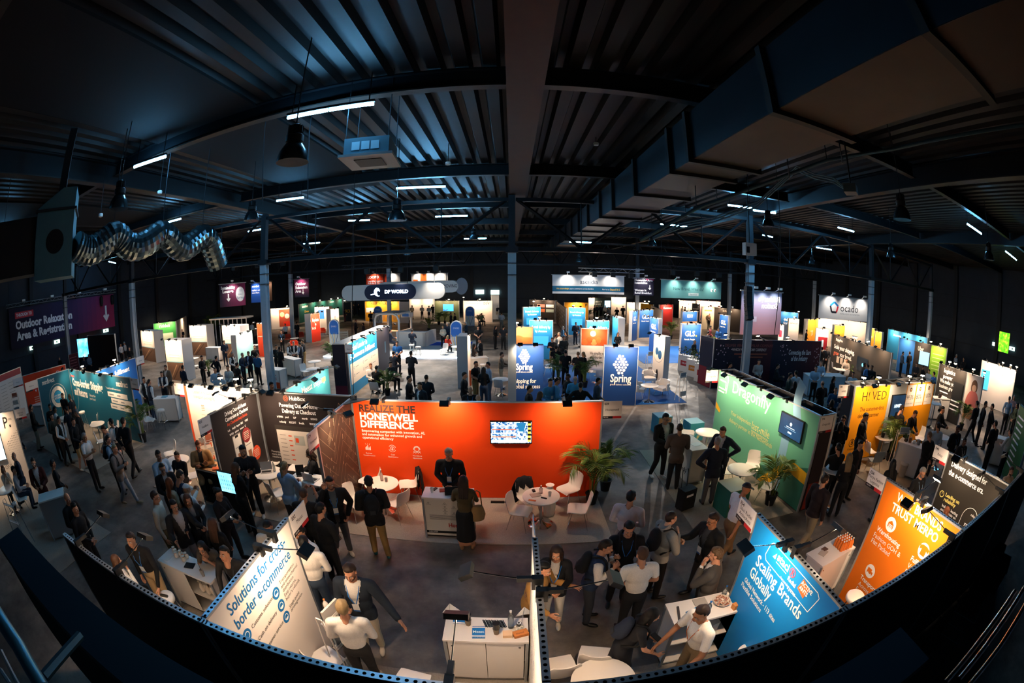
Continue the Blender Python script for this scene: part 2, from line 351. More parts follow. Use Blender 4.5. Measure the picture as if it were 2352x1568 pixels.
p = PR(1955,438,9.5); t = thing('projector','small black projector box at the end of the cable bundle','projector',p,.6)
m = MB(); m.box(-.2,-.15,-.08,.2,.15,.1,M('2B3B42',.5)); m.build('casing',t); m = MB(); m.tube([(.2,0,0),(.3,0,0)],.06,BLACK,12); m.build('lens',t); m = MB(); m.tube([(0,0,.1),(0,0,9.27-p.z)],.02,BLACK,6); m.build('bracket',t)
# ---------------------------------------------------------------- duct box and silver flexible duct on the left
c = PR(128,545,9.5); t = thing('duct_box','dark teal duct box with a round hole at the upper left','duct',c,R(58)); TE = M('3F6870',.5,.3,0,.1,4)
m = MB(); m.box(-.55,0,-.75,.45,1.0,.62,TE); m.add([(-.55,0,.62),(.45,0,.62),(.45,1,.62),(-.55,1,.62),(.1,0,1.0),(.45,0,1.0),(.45,1,1.0),(.1,1,1.0)],[(4,5,6,7),(0,1,5,4),(2,3,7,6),(0,4,7,3),(1,2,6,5)],TE); m.build('casing',t)
m = MB(); m.disc(-.02,-.05,.24,-.004,M('030405',.9),n=28); m.build('opening',t)
m = MB(); m.box(-.6,-.03,.55,.5,1.03,.6,STEEL); m.box(-2.6,.1,-.6,-.55,.9,.5,M('0E1214',.7)); m.box(-.1,.45,1.0,.1,.55,9.05-c.z,STEEL); m.build('supply_branch',t)
path = [(172,560,9.6),(190,572,9.7),(212,574,9.8),(238,556,9.9),(262,536,10),(278,545,10.1),(290,562,10.2),(315,567,10.3),(345,552,10.5),(368,532,10.7),(385,540,10.8),(402,562,11),(422,572,11.2),(445,556,11.4),(466,538,11.6),(480,548,11.8),(490,575,12),(500,606,12.2)]
pts = [PR(*q) for q in path]; dense = []
for i in range(len(pts)-1):
    for k in range(5): dense.append(pts[i].lerp(pts[i+1],k/5))
dense.append(pts[-1])
for _ in range(3): dense = [dense[0]]+[(dense[i-1]+dense[i]*2+dense[i+1])/4 for i in range(1,len(dense)-1)]+[dense[-1]]
m = MB(); m.tube(dense,[.30+.022*(i % 2) for i in range(len(dense))],M('6E8288',.22,.9,0,.15,9),18); t = m.build('flexible_duct',None,0)
tag(t,'silver crinkled flexible duct snaking out of the dark duct box','duct')
for x,y,r in ((262,520,10),(375,520,10.7),(466,525,11.6)): p = PR(x,y,r); m = MB(); m.tube([p,(p.x,p.y,9.27)],.012,STEEL,5); m.build('suspension_wire',t)
# ---------------------------------------------------------------- gallery edge right in front of the camera, with its rails
t = thing('gallery_parapet','dark navy ledge of the gallery along the bottom of the picture','ledge')
m = MB(); m.box(-2.62,.22,4.14,1.33,.44,4.2,M('182430',.6,0,0,.1,8)); m.build('ledge_board',t)
m = MB(); m.box(-2.62,.24,0,1.33,.36,4.14,M('050608',.8)); m.build('front_panel',t)
t = thing('guard_rail','blue green steel guard rail at the lower left corner','railing')
m = MB(); m.tube([PR(-30,1370,1.6),PR(40,1480,1.5),PR(95,1575,1.45)],.035,M('3F7488',.35,.5),10); m.build('top_rail',t,60)
for a,c in (((0,1490),(40,1568)),((0,1535),(22,1568))):
    m = MB(); m.tube([PR(*a,1.8),PR(*c,1.75)],.012,GREY,6); m.build('wire',t)
m = MB(); m.tube([PR(183,1456,1.7),PR(100,1550,1.55)],.018,M('31505C',.4,.5),6); m.build('brace',t)
t = thing('guard_rail','chrome guard rails at the lower right corner','railing')
for a,bq,c in (((2352,1352),(2275,1468),(2200,1562)),((2330,1360),(2255,1465),(2170,1568)),((2360,1380),(2300,1480),(2220,1580))):
    m = MB(); m.tube([PR(*a,1.9),PR(*bq,1.8),PR(*c,1.7)],.014,CHROME,8); m.build('rail',t,60)
c = P(2225,1395,.95); t = thing('wire_trolley','wire basket trolley standing behind the black back wall at lower right','trolley',(*c,0),.25); WR = M('55707C',.3,.9)
m = MB()
for z,k in ((1.0,1),(.75,.95),(.5,.9)):
    x,y = .42*k,.28*k; m.tube([(-x,-y,z),(x,-y,z),(x,y,z),(-x,y,z),(-x,-y,z)],.009,WR,5)
for i in range(13): a = -.42+.07*i; m.tube([(a,-.28,1.0),(a*.9,-.25,.5),(a*.9,.25,.5),(a,.28,1.0)],.004,WR,4)
for i in range(8): a = -.28+.08*i; m.tube([(-.42,a,1.0),(-.38,a*.9,.5),(.38,a*.9,.5),(.42,a,1.0)],.004,WR,4)
m.build('basket',t)
for x in (-.36,.36):
    for y in (-.22,.22): m = MB(); m.tube([(x,y,.06),(x,y,.5)],.012,WR,5); m.build('leg',t); m = MB(); m.tube([(x-.02,y,.05),(x+.02,y,.05)],.05,BLACK,10); m.build('wheel',t)
for k,(px,py,z,h,lab) in enumerate([(2262,1335,.6,'5A1414','dark red crate beside the wire trolley'),(2302,1290,.6,'4A0F10','dark red crate in front of the grey flight case'),(2290,1262,.7,'48606C','grey flight case behind the dark red crates')]):
    c = P(px,py,z); t = thing('storage_crate',lab,'crate',(*c,0),.25)
    m = MB(); m.box(-.35,-.25,0,.35,.25,z,M(h,.6)); m.build('body',t); m = MB(); m.box(-.37,-.27,z-.05,.37,.27,z,M('33414A',.4,.6)); m.build('rim',t)
# ================================================================ FURNITURE
def chair_shell(mb,mat):
    # side profile (y forward = -Y), seat front to top of back
    prof = [(-.24,.425,.19),(-.20,.45,.21),(-.08,.445,.225),(.06,.435,.225),(.15,.445,.215),(.20,.49,.20),(.225,.58,.205),(.25,.70,.215),(.27,.80,.20),(.275,.83,.16)]
    n = 8; vs = []
    for off in (0,1):
        for i,(y,z,w) in enumerate(prof):
            a = prof[max(i-1,0)]; b = prof[min(i+1,len(prof)-1)]; d = Vector((b[0]-a[0],b[1]-a[1])).normalized(); nx = (-d.y,d.x)
            for j in range(n+1):
                s = -1+2*j/n; cup = .035*s*s if i > 4 else .02*s*s*(i > 0)
                yy,zz = (y-cup,z) if i > 4 else (y,z+cup)
                vs.append((w*s,yy+off*.014*nx[0]*-1,zz-off*.014*nx[1]))
    k = len(prof); fs = []; q = (n+1)*k
    for i in range(k-1):
        for j in range(n):
            a = i*(n+1)+j; fs.append((a,a+1,a+n+2,a+n+1)); fs.append((q+a,q+a+n+1,q+a+n+2,q+a+1))
    for i in range(k-1): a = i*(n+1); fs.append((a,a+n+1,q+a+n+1,q+a)); a += n; fs.append((a,q+a,q+a+n+1,a+n+1))
    for j in range(n): fs.append((j,q+j,q+j+1,j+1)); a = (k-1)*(n+1)+j; fs.append((a,a+1,q+a+1,q+a))
    mb.add(vs,fs,mat)
def make_chair(h='F4EDE6'):
    t = thing('shell_chair','chair','chair'); m = MB(); chair_shell(m,M(h,.4)); m.build('seat_shell',t,60)
    for sx in (-1,1):
        for sy in (-1,1):
            m = MB(); m.tube([(sx*.14,sy*.12,.435),(sx*.215,sy*.225,.0)],.009,CHROME,7); m.build('leg',t)
    m = MB(); m.tube([(-.14,-.12,.428),(.14,-.12,.428),(.14,.12,.428),(-.14,.12,.428),(-.14,-.12,.428)],.008,CHROME,6); m.build('underframe',t); return Proto(t)
CHAIR = make_chair(); CHAIR_G = make_chair('8FA0AC')
def make_table(h,r,name):
    t = thing(name,'table','table')
    m = MB(); m.lathe([(0,h-.03),(r-.01,h-.03),(r,h-.018),(r,h-.006),(r-.008,h),(0,h)],WPLAS,n=40); m.build('table_top',t,40)
    m = MB(); m.lathe([(.04,.06),(.032,.12),(.032,h-.05),(.1,h-.03)],CHROME,n=16); m.build('column',t,50)
    m = MB(); m.lathe([(.0,.0),(.27,0),(.275,.012),(.22,.035),(.10,.062),(.05,.11)],CHROME,n=32); m.build('base',t,60); return Proto(t)
TABLE = make_table(.74,.40,'round_table'); HIGHT = make_table(1.1,.35,'bar_table')
def make_stool():
    t = thing('bar_stool','stool','stool')
    m = MB(); m.lathe([(0,.70),(.17,.70),(.19,.72),(.19,.77),(.17,.79),(0,.79)],WPLAS,n=24); m.build('seat',t,50)
    for sx in (-1,1):
        for sy in (-1,1): m = MB(); m.tube([(sx*.1,sy*.1,.70),(sx*.2,sy*.2,.0)],.011,CHROME,7); m.build('leg',t)
    m = MB(); a = .168; m.tube([(-a,-a,.28),(a,-a,.28),(a,a,.28),(-a,a,.28),(-a,-a,.28)],.009,CHROME,6); m.build('footrest',t); return Proto(t)
STOOL = make_stool()
def armchair(SH_=WPLAS):
    t = thing('tub_chair','tub chair','armchair'); m = MB(); n = 16; vs = []; fs = []
    for i in range(n+1):
        a = PI*1.15*i/n-PI*.075; hh = .74 if 3 < i < n-3 else .62
        for r,z in ((.36,.3),(.38,hh),(.30,hh),(.29,.42)): vs.append((r*math.cos(a),r*math.sin(a)*.9,z))
    for i in range(n):
        for j in range(4): fs.append((i*4+j,(i+1)*4+j,(i+1)*4+(j+1) % 4,i*4+(j+1) % 4))
    fs += [(0,1,2,3),(4*n+3,4*n+2,4*n+1,4*n)]; m.add(vs,fs,SH_); m.build('back_shell',t,50)
    m = MB(); m.box(-.3,-.3,.3,.3,.26,.44,SH_); m.build('seat_cushion',t)
    for sx in (-1,1):
        for sy in (-1,1): m = MB(); m.tube([(sx*.2,sy*.18,.32),(sx*.27,sy*.26,0)],.012,CHROME,6); m.build('leg',t)
    return Proto(t)
TUB = armchair(); TUB_O = armchair(M('D8482A',.6))
def counter(label,loc,rotz,w=1.0,d=.5,h=1.03,doors=0,group=None,front='E9E2DA',frame=True,open_back=False,name='counter'):
    """front face looks along local -Y; doors (or open shelves) on the +Y side"""
    t = thing(name,label,'counter',(*loc,0),rotz,group); F = M(front,.5)
    m = MB(); m.box(-w/2-.02,-d/2-.02,h-.035,w/2+.02,d/2+.02,h,WPLAS); m.build('counter_top',t)
    m = MB(); m.box(-w/2,-d/2,.06,-w/2+.02,d/2,h-.035,F); m.box(w/2-.02,-d/2,.06,w/2,d/2,h-.035,F)
    m.box(-w/2,-d/2,.06,w/2,-d/2+.02,h-.035,F); m.box(-w/2,-d/2,.06,w/2,d/2-.02,.09,F); m.box(-w/2+.02,-d/2+.02,h*.5,w/2-.02,d/2-.03,h*.5+.02,F)
    m.build('carcass',t)
    if not open_back:
        k = doors or 2
        for i in range(k):
            m = MB(); x0 = -w/2+.03+(w-.06)*i/k; x1 = -w/2+.03+(w-.06)*(i+1)/k; m.box(x0+.004,d/2-.02+.006*(i % 2),.1,x1-.004,d/2-.004+.006*(i % 2),h-.06,WPLAS); dr = m.build('door',t)
            m = MB(); u = x0+.06 if i == 0 else x1-.06; m.lathe([(0,0),(.016,0),(.016,.004)],CHROME,n=12,T=Matrix.Translation((u,d/2+.003,h-.14)) @ Matrix.Rotation(-PI/2,4,'X')); m.build('lock',dr)
    if frame:
        for sx in (-1,1):
            for sy in (-1,1):
                m = MB(); m.box(sx*w/2-.018,sy*d/2-.018,0,sx*w/2+.018,sy*d/2+.018,h-.03,ALU); m.build('frame_post',t)
    return t
def frond(mb,T,L_,mat,seed):
    rnd = random.Random(seed); pts = []; n = 13
    for i in range(n+1):
        s = i/n; pts.append(Vector((L_*(.25*s+.75*math.sin(s*1.25)/math.sin(1.25)*.62),0,L_*(.95*s-.62*s*s*s))))
    mb.tube(pts,[.008*(1-.7*i/n) for i in range(n+1)],mat,4,T=T)
    for i in range(3,n+1):
        for k in (0,.5):
            j = min(i+k,n); p = pts[int(j)] if k == 0 or i == n else pts[i].lerp(pts[i+1],.5)
            d = (pts[min(i+1,n)]-pts[i-1]).normalized(); ll = L_*(.34*math.sin(PI*min(1,(i-1.5)/(n-.5)))+.1)
            for s in (-1,1):
                q = p+d*ll*.62+Vector((0,s*ll*.72,-ll*.28*rnd.uniform(.5,1.6))); mid = p.lerp(q,.5)+Vector((0,0,ll*.07)); w = d*.013
                mb.add([p-w*.5,p+w*.5,mid+w,mid-w,q],[(0,1,2,3),(3,2,4)],mat,T)
def make_palm(seed,h=1.5,nf=14,greens=('4F6B2A','3C5A24','6B7A34')):
    t = thing('potted_palm','palm','plant'); rnd = random.Random(seed)
    m = MB(); m.lathe([(0,0),(.11,0),(.15,.28),(.165,.29),(.16,.31),(.14,.3),(.135,.26),(0,.26)],M('15161A',.5),n=24); m.build('pot',t,40)
    m = MB()
    for i in range(9):
        a = rnd.uniform(0,6.28); r = rnd.uniform(.01,.07); m.tube([(r*math.cos(a),r*math.sin(a),.26),(r*1.8*math.cos(a),r*1.8*math.sin(a),h*.48)],[.012,.009],M('76803C',.6),5)
    m.build('stem',t)
    for i in range(nf):
        m = MB(); a = 2*PI*i/nf*2.4+rnd.uniform(-.2,.2); tilt = -rnd.uniform(.0,.75); L_ = h*rnd.uniform(.52,.78)
        T = Matrix.Translation((.05*math.cos(a),.05*math.sin(a),h*rnd.uniform(.26,.46))) @ Matrix.Rotation(a,4,'Z') @ Matrix.Rotation(tilt,4,'Y')
        frond(m,T,L_,M(greens[i % 3],.55,0,0,.25,8),seed*99+i); m.build('frond',t)
    return Proto(t)
PALM = make_palm(3); PALM2 = make_palm(8,1.35,12); PALM3 = make_palm(5,1.25,10,('4F6A2C','3C5A26','66762E'))
# ================================================================ EXHIBITION WALLS
WALLS = []
def wall(name,label,a,c,h=2.5,front='FFFFFF',back='101114',draw=None,rail=True,posts=True,thick=.05,rough=.55,group=None,cat='partition wall',fmat=None,holes=0,bmat=None,back_draw=None,postmat=None):
    """panel wall from a to c, left to right as seen from its front"""
    a = Vector((*a[:2],0)); c = Vector((*c[:2],0)); d = c-a; w = d.length
    t = thing(name,label,cat,a,math.atan2(d.y,d.x),group); pm = postmat or ALU
    if h < 3: WALLS.append((a.xy,c.xy))
    m = MB(); m.box(.0,0,.02,w,thick/2,h-.02,fmat or M(front,rough)); m.build('front_panel',t)
    m = MB(); m.box(.0,thick/2,.02,w,thick,h-.02,bmat or M(back,.75)); bp = m.build('rear_panel',t)
    if posts:
        for x in (0,w): m = MB(); m.box(x-.02,-.006,0,x+.02,thick+.006,h,pm); m.build('frame_post',t)
    if rail:
        m = MB(); m.box(0,-.008,h-.03,w,thick+.008,h,pm)
        if holes:
            k = int(w/.066)
            for i in range(k): m.lathe([(.0,0),(.017,0)],BLACK,(.033+i*.066,thick/2,h+.001),10)
        m.build('top_rail',t)
    if draw:
        m = MB(); draw(m,w); m.build('lettering',t)
    if back_draw:
        m = MB(); back_draw(m,w); o = m.build('lettering',t,loc=(w,thick,0),rotz=PI)
    return t
SIGNW = M('EDE6E2',.5); SIGNR = M('7A1F22',.5)
def sign(label,a,c,no,lines,z=2.06,h=.42):
    """stand name board cantilevered from a wall end, a->c left to right seen from its front"""
    a = Vector((*a,0)); c = Vector((*c,0)); d = c-a; w = d.length
    t = thing('stand_sign',label,'sign',a,math.atan2(d.y,d.x),'stand name boards')
    m = MB(); m.box(0,0,z,w,.012,z+h,SIGNW); m.build('board',t)
    m = MB(); m.rect(0,z,w*.55,z+.06,-.001,M('1B1216',.5)); m.rect(w*.55,z,w,z+.06,-.001,M('B3262B',.5)); m.build('colour_strip',t)
    m = MB(); K = M('15161A',.5); m.text(no,.04,z+h-.085,.05,K,-.003,bold=.02)
    for i,s in enumerate(lines): m.text(s,w*.5,z+h*.5-.02-.075*i+.03*(len(lines)-1),.052,K,-.003,'C',w=w*.9)
    m.text('DELIVER',.03,z+.022,.022,SIGNW,-.004); m.build('lettering',t)
    m = MB(); m.rect(.0,z,w,z+h,.013,M('DAD4D0',.5)); m.build('rear_face',t); return t
GLOWM = M('FFE0B8',.5,0,30)
def make_lamp(watt):
    t = thing('arm_lamp','lamp','lamp'); K = M('0E1318',.45,.2)
    m = MB(); m.box(-.035,-.06,-.09,.035,.05,.06,K); m.box(-.024,-.2,.01,.024,-.04,.06,K); m.build('clamp',t)
    m = MB(); m.tube([(0,-.16,.04),(0,-.62,.13)],.007,CHROME,6); m.build('arm',t)
    T = Matrix.Translation((0,-.66,.12)) @ Matrix.Rotation(.55,4,'X')
    m = MB(); m.box(-.1,-.065,-.02,.1,.065,.035,K,T); m.build('lamp_head',t)
    m = MB(); m.add([(-.085,-.055,-.0206),(-.085,.055,-.0206),(.085,.055,-.0206),(.085,-.055,-.0206)],[(0,1,2,3)],GLOWM,T); m.build('bulb',t)
    spot((0,-.645,.075),(0,-.15,-.6),watt,WARM,t,150); return Proto(t)
ARM = make_lamp(LAMP_W); ARM2 = make_lamp(LAMP_W*2)
def lamp(x,y,rz,label,z=2.5,p=ARM): return p.place((x,y,z+.02),rz,label,'exhibition arm lamps')
def lamps_on(t,w,us,where,h=2.5,p_=ARM):
    """arm lamps clamped along the top of a wall thing, leaning out over its front"""
    a = t.location; rz = t.rotation_euler.z; n = len(us); ws = where.split()[:9]
    while ws[-1] in ('of','the','a','with','and','right','left','in','at','behind','before','its','on','to','under','beside','far'): ws.pop()
    for i,u in enumerate(us):
        p = a+Vector((math.cos(rz)*u,math.sin(rz)*u,0)); k = 'black arm' if n == 1 else ORD[i]+' black arm'
        lamp(p.x-.02*math.sin(rz),p.y+.02*math.cos(rz),rz,'%s lamp on the %s' % (k,' '.join(ws)),h,p_)
def screen_mat(h1,h2,h3,scale=7,emit=1.6,brick=False):
    m = bpy.data.materials.new('lit_screen'); m.use_nodes = True; nt = m.node_tree; b = nt.nodes['Principled BSDF']; L = nt.links.new
    tc = nt.nodes.new('ShaderNodeTexCoord'); n = nt.nodes.new('ShaderNodeTexVoronoi' if brick else 'ShaderNodeTexNoise'); n.inputs['Scale'].default_value = scale; L(tc.outputs['Object'],n.inputs['Vector'])
    r = nt.nodes.new('ShaderNodeValToRGB'); e = r.color_ramp.elements; e[0].position = .3; e[0].color = (*hexl(h1),1); e[1].position = .7; e[1].color = (*hexl(h2),1); x = e.new(.5); x.color = (*hexl(h3),1)
    L(n.outputs['Color' if brick else 'Fac'],r.inputs[0]); L(r.outputs[0],b.inputs['Emission Color']); b.inputs['Emission Strength'].default_value = emit; b.inputs['Base Color'].default_value = (.01,.01,.01,1); return m
def tv(label,a,rz,w,h,z,mat,draw=None):
    """screen hanging on a wall: a = left bottom corner on the wall seen from the front"""
    t = thing('wall_screen',label,'screen',(*a,z),rz)
    m = MB(); m.box(0,-.07,0,w,-.012,h,BLACK); m.build('casing',t)
    m = MB(); m.rect(.02,.02,w-.02,h-.02,-.0715,mat); 
    if draw: draw(m,w,h)
    m.build('display',t)
    m = MB(); m.box(w*.35,-.012,h*.3,w*.65,.0,h*.7,STEEL); m.build('wall_bracket',t); return t
def bottle(label,x,y,z,h=.28,mat=None,cap='E8E4DC',group=None):
    t = thing('bottle',label,'bottle',(x,y,z),0,group); G = mat or M('DDE6E4',.1,0,0,0,20,1,.85)
    m = MB(); m.lathe([(0,0),(.036,0),(.038,.01),(.038,h*.55),(.03,h*.66),(.014,h*.78),(.013,h*.93),(0,h*.93)],G,n=16); m.build('glass_body',t,50)
    m = MB(); m.lathe([(.015,h*.92),(.016,h),(0,h)],M(cap,.5),n=12); m.build('cap',t,40); return t
def cup(label,x,y,z,h=.1,mat=None):
    t = thing('cup',label,'cup',(x,y,z)); m = MB(); m.lathe([(0,0),(.028,0),(.038,h),(.035,h),(.026,.006),(0,.006)],mat or WPLAS,n=16); m.build('body',t,50); return t
def laptop(label,x,y,z,rz,col='2A2D31',scr=None):
    t = thing('laptop',label,'laptop',(x,y,z),rz); m = MB(); m.box(-.16,-.11,0,.16,.11,.014,M(col,.4,.4)); m.build('base',t)
    m = MB(); m.box(-.16,0,-.005,.16,.21,.004,M(col,.4,.4),Matrix.Translation((0,.11,.012)) @ Matrix.Rotation(1.9-PI/6,4,'X')); m.build('lid',t)
    m = MB(); m.rect(-.13,-.07,.13,.05,0,M('101114',.6),Matrix.Translation((0,0,.0145)) @ Matrix.Rotation(-PI/2,4,'X')); m.build('keyboard',t); return t
def flatitem(name,label,cat,x,y,z,rz,w,d,h,mat,top=None,draw=None):
    t = thing(name,label,cat,(x,y,z),rz); m = MB(); m.box(-w/2,-d/2,0,w/2,d/2,h,mat); m.build('body',t)
    if draw: m = MB(); draw(m,Matrix.Translation((0,0,h+.001)) @ Matrix.Rotation(-PI/2,4,'X')); m.build('print',t)
    return t
def rack(label,x,y,rz,w=.4,d=.32,h=1.5,n=4,mat=None,filled=True,name='brochure_rack'):
    t = thing(name,label,'rack',(x,y,0),rz); K = mat or WPLAS
    for sx in (-1,1):
        m = MB(); X = sx*w/2; m.tube([(X,-d/2,0),(X,-d*.15,h),(X,d*.15,h),(X,d/2,0)],.012,K,6); m.build('side_frame',t)
    for i in range(n):
        z = h*(.2+.72*i/max(1,n-1)); k = 1-.7*z/h
        m = MB(); m.box(-w/2,-d/2*k-.03,z,w/2,-d/2*k+.06,z+.01,K); m.tube([(-w/2,-d/2*k-.03,z+.06),(w/2,-d/2*k-.03,z+.06)],.006,K,5); sh = m.build('shelf',t)
        if filled: m = MB(); m.box(-w*.4,-d/2*k-.01,z+.012,w*.4,-d/2*k+.02,z+.22,M(['C9C2BA','8A9BA8','D8D2C8','B66A50'][i % 4],.6)); m.build('brochures',sh)
    return t
def carpet(label,x0,y0,x1,y1,h='A59A8E',z=.012):
    m = MB(); m.box(x0,y0,.0005,x1,y1,z,M(h,.95,0,0,.35,55)); return tag(m.build('carpet'),label,'carpet')
# ================================================================ PEOPLE
TMP = bpy.data.scenes.new('tmp')
def remesh(vs,fs,vox,smooth=4,dec=0):
    me = bpy.data.meshes.new('r'); me.from_pydata([tuple(v) for v in vs],[],fs)
    o = bpy.data.objects.new('r',me); TMP.collection.objects.link(o)
    md = o.modifiers.new('r','REMESH'); md.mode = 'VOXEL'; md.voxel_size = vox
    if smooth: sm = o.modifiers.new('s','SMOOTH'); sm.factor = .5; sm.iterations = smooth
    if dec: dm = o.modifiers.new('d','DECIMATE'); dm.ratio = dec
    vl = TMP.view_layers[0]; vl.update(); dg = vl.depsgraph; dg.update()
    r = bpy.data.meshes.new_from_object(o.evaluated_get(dg),depsgraph=dg)
    V = np.empty(len(r.vertices)*3,np.float64); r.vertices.foreach_get('co',V); F = [tuple(p.vertices) for p in r.polygons]
    bpy.data.objects.remove(o); bpy.data.meshes.remove(me); bpy.data.meshes.remove(r)
    return V.reshape(-1,3),F
class SH:                                       # soup of closed primitives for the remesher
    def __init__(s): s.v = []; s.f = []; s.p = []
    def cone(s,a,b,r0,r1,reg=0,flat=1.0):
        a = Vector(a); b = Vector(b); d = b-a; L_ = d.length; q = d.to_track_quat('Z','X').to_matrix().to_4x4(); T = Matrix.Translation(a) @ q; n = 10; o = len(s.v); rows = []
        for t in (-90,-60,-30,0): rows.append((r0*math.cos(R(t)),r0*math.sin(R(t))))
        for t in (0,30,60,90): rows.append((r1*math.cos(R(t)),L_+r1*math.sin(R(t))))
        for r,z in rows:
            for j in range(n): s.v.append(T @ Vector((max(r,1e-4)*math.cos(2*PI*j/n),max(r,1e-4)*math.sin(2*PI*j/n),z)))
        for i in range(len(rows)-1):
            for j in range(n): s.f.append((o+i*n+j,o+i*n+(j+1) % n,o+(i+1)*n+(j+1) % n,o+(i+1)*n+j))
        s.f.append(tuple(o+j for j in reversed(range(n)))); s.f.append(tuple(o+(len(rows)-1)*n+j for j in range(n)))
        s.p.append(('c',np.array(a),np.array(b),r0,r1,reg)); return s
    def ell(s,c,rad,reg=0,T=None,n=14,k=9):
        o = len(s.v); T = T or Matrix.Identity(4); C = Vector(c)
        for i in range(k+1):
            t = -PI/2+PI*i/k
            for j in range(n):
                a = 2*PI*j/n; ct = max(math.cos(t),1e-3); s.v.append(T @ (C+Vector((rad[0]*ct*math.cos(a),rad[1]*ct*math.sin(a),rad[2]*math.sin(t)))))
        for i in range(k):
            for j in range(n): s.f.append((o+i*n+j,o+i*n+(j+1) % n,o+(i+1)*n+(j+1) % n,o+(i+1)*n+j))
        s.f.append(tuple(o+j for j in reversed(range(n)))); s.f.append(tuple(o+k*n+j for j in range(n)))
        s.p.append(('e',np.array(T @ C),np.array(T.to_3x3().inverted()),np.array(rad),0,reg)); return s
    def dist(s,V):
        out = []
        for p in s.p:
            if p[0] == 'c':
                a,b,r0,r1 = p[1:5]; d = b-a; t = np.clip(((V-a)@d)/(d@d+1e-9),0,1); out.append(np.linalg.norm(V-(a+t[:,None]*d),axis=1)-(r0+(r1-r0)*t))
            else:
                q = (V-p[1])@p[2].T/p[3]; out.append((np.linalg.norm(q,axis=1)-1)*p[3].min())
        return np.array(out)
# ---- head, face forward along -Y, centre of the skull at the origin
def head_soup():
    s = SH()
    s.ell((0,.012,.022),(.076,.096,.094)); s.ell((0,-.028,-.045),(.058,.062,.068)); s.ell((0,-.052,-.086),(.03,.03,.025))
    s.cone((0,-.088,.006),(0,-.108,-.032),.009,.013); s.ell((0,-.098,-.036),(.017,.012,.010))
    s.ell((0,-.078,.022),(.052,.014,.012)); s.ell((.036,-.066,-.026),(.022,.02,.02)); s.ell((-.036,-.066,-.026),(.022,.02,.02))
    s.ell((0,-.088,-.06),(.024,.010,.006)); s.ell((0,-.087,-.070),(.020,.010,.006))
    for x in (-1,1): s.ell((x*.078,.012,-.01),(.009,.02,.032))
    s.cone((0,.018,-.07),(0,.03,-.2),.052,.058); return s
HV,HF = remesh(*[getattr(head_soup(),k) for k in 'vf'],.0065,3)
HVL,HFL = remesh(*[getattr(head_soup(),k) for k in 'vf'],.017,2)
def normals(V,F):
    N = np.zeros_like(V)
    for f in F:
        n = np.cross(V[f[1]]-V[f[0]],V[f[2]]-V[f[0]])
        for i in f: N[i] += n
    return N/(np.linalg.norm(N,axis=1)[:,None]+1e-12)
def shell(V,F,N,g,d):
    """the part of a surface where the field g is positive, its rim cut along g = 0, pushed out by d"""
    if g.dtype == bool: g = np.where(g,1.0,-1.0)
    fs = [f for f in F if sum(g[i] > 0 for i in f)*2 > len(f)]; ids = sorted({i for f in fs for i in f}); mp = {i: k for k,i in enumerate(ids)}
    if not ids: return np.zeros((0,3)),[]
    Q = V.copy(); acc = {}
    for f in fs:
        for a in range(len(f)):
            for i,j in ((f[a],f[a-1]),(f[a-1],f[a])):
                if g[i] <= 0 < g[j]: t = g[j]/(g[j]-g[i]+1e-9); acc.setdefault(i,[]).append(V[j]+(V[i]-V[j])*t)
    for i,l in acc.items(): Q[i] = sum(l)/len(l)
    dd = d[ids][:,None] if isinstance(d,np.ndarray) else d
    return Q[ids]+N[ids]*dd,[tuple(mp[i] for i in f) for f in fs]
def scalp(V):
    x,y,z = V.T; front = .070-.35*np.maximum(0,np.abs(x)-.03)
    side = np.minimum(np.minimum(y+.004,z-.012+1.1*np.maximum(0,y)),np.maximum(np.maximum(.069-np.abs(x),z-.022),y-.04))
    return np.maximum(z-front,side)
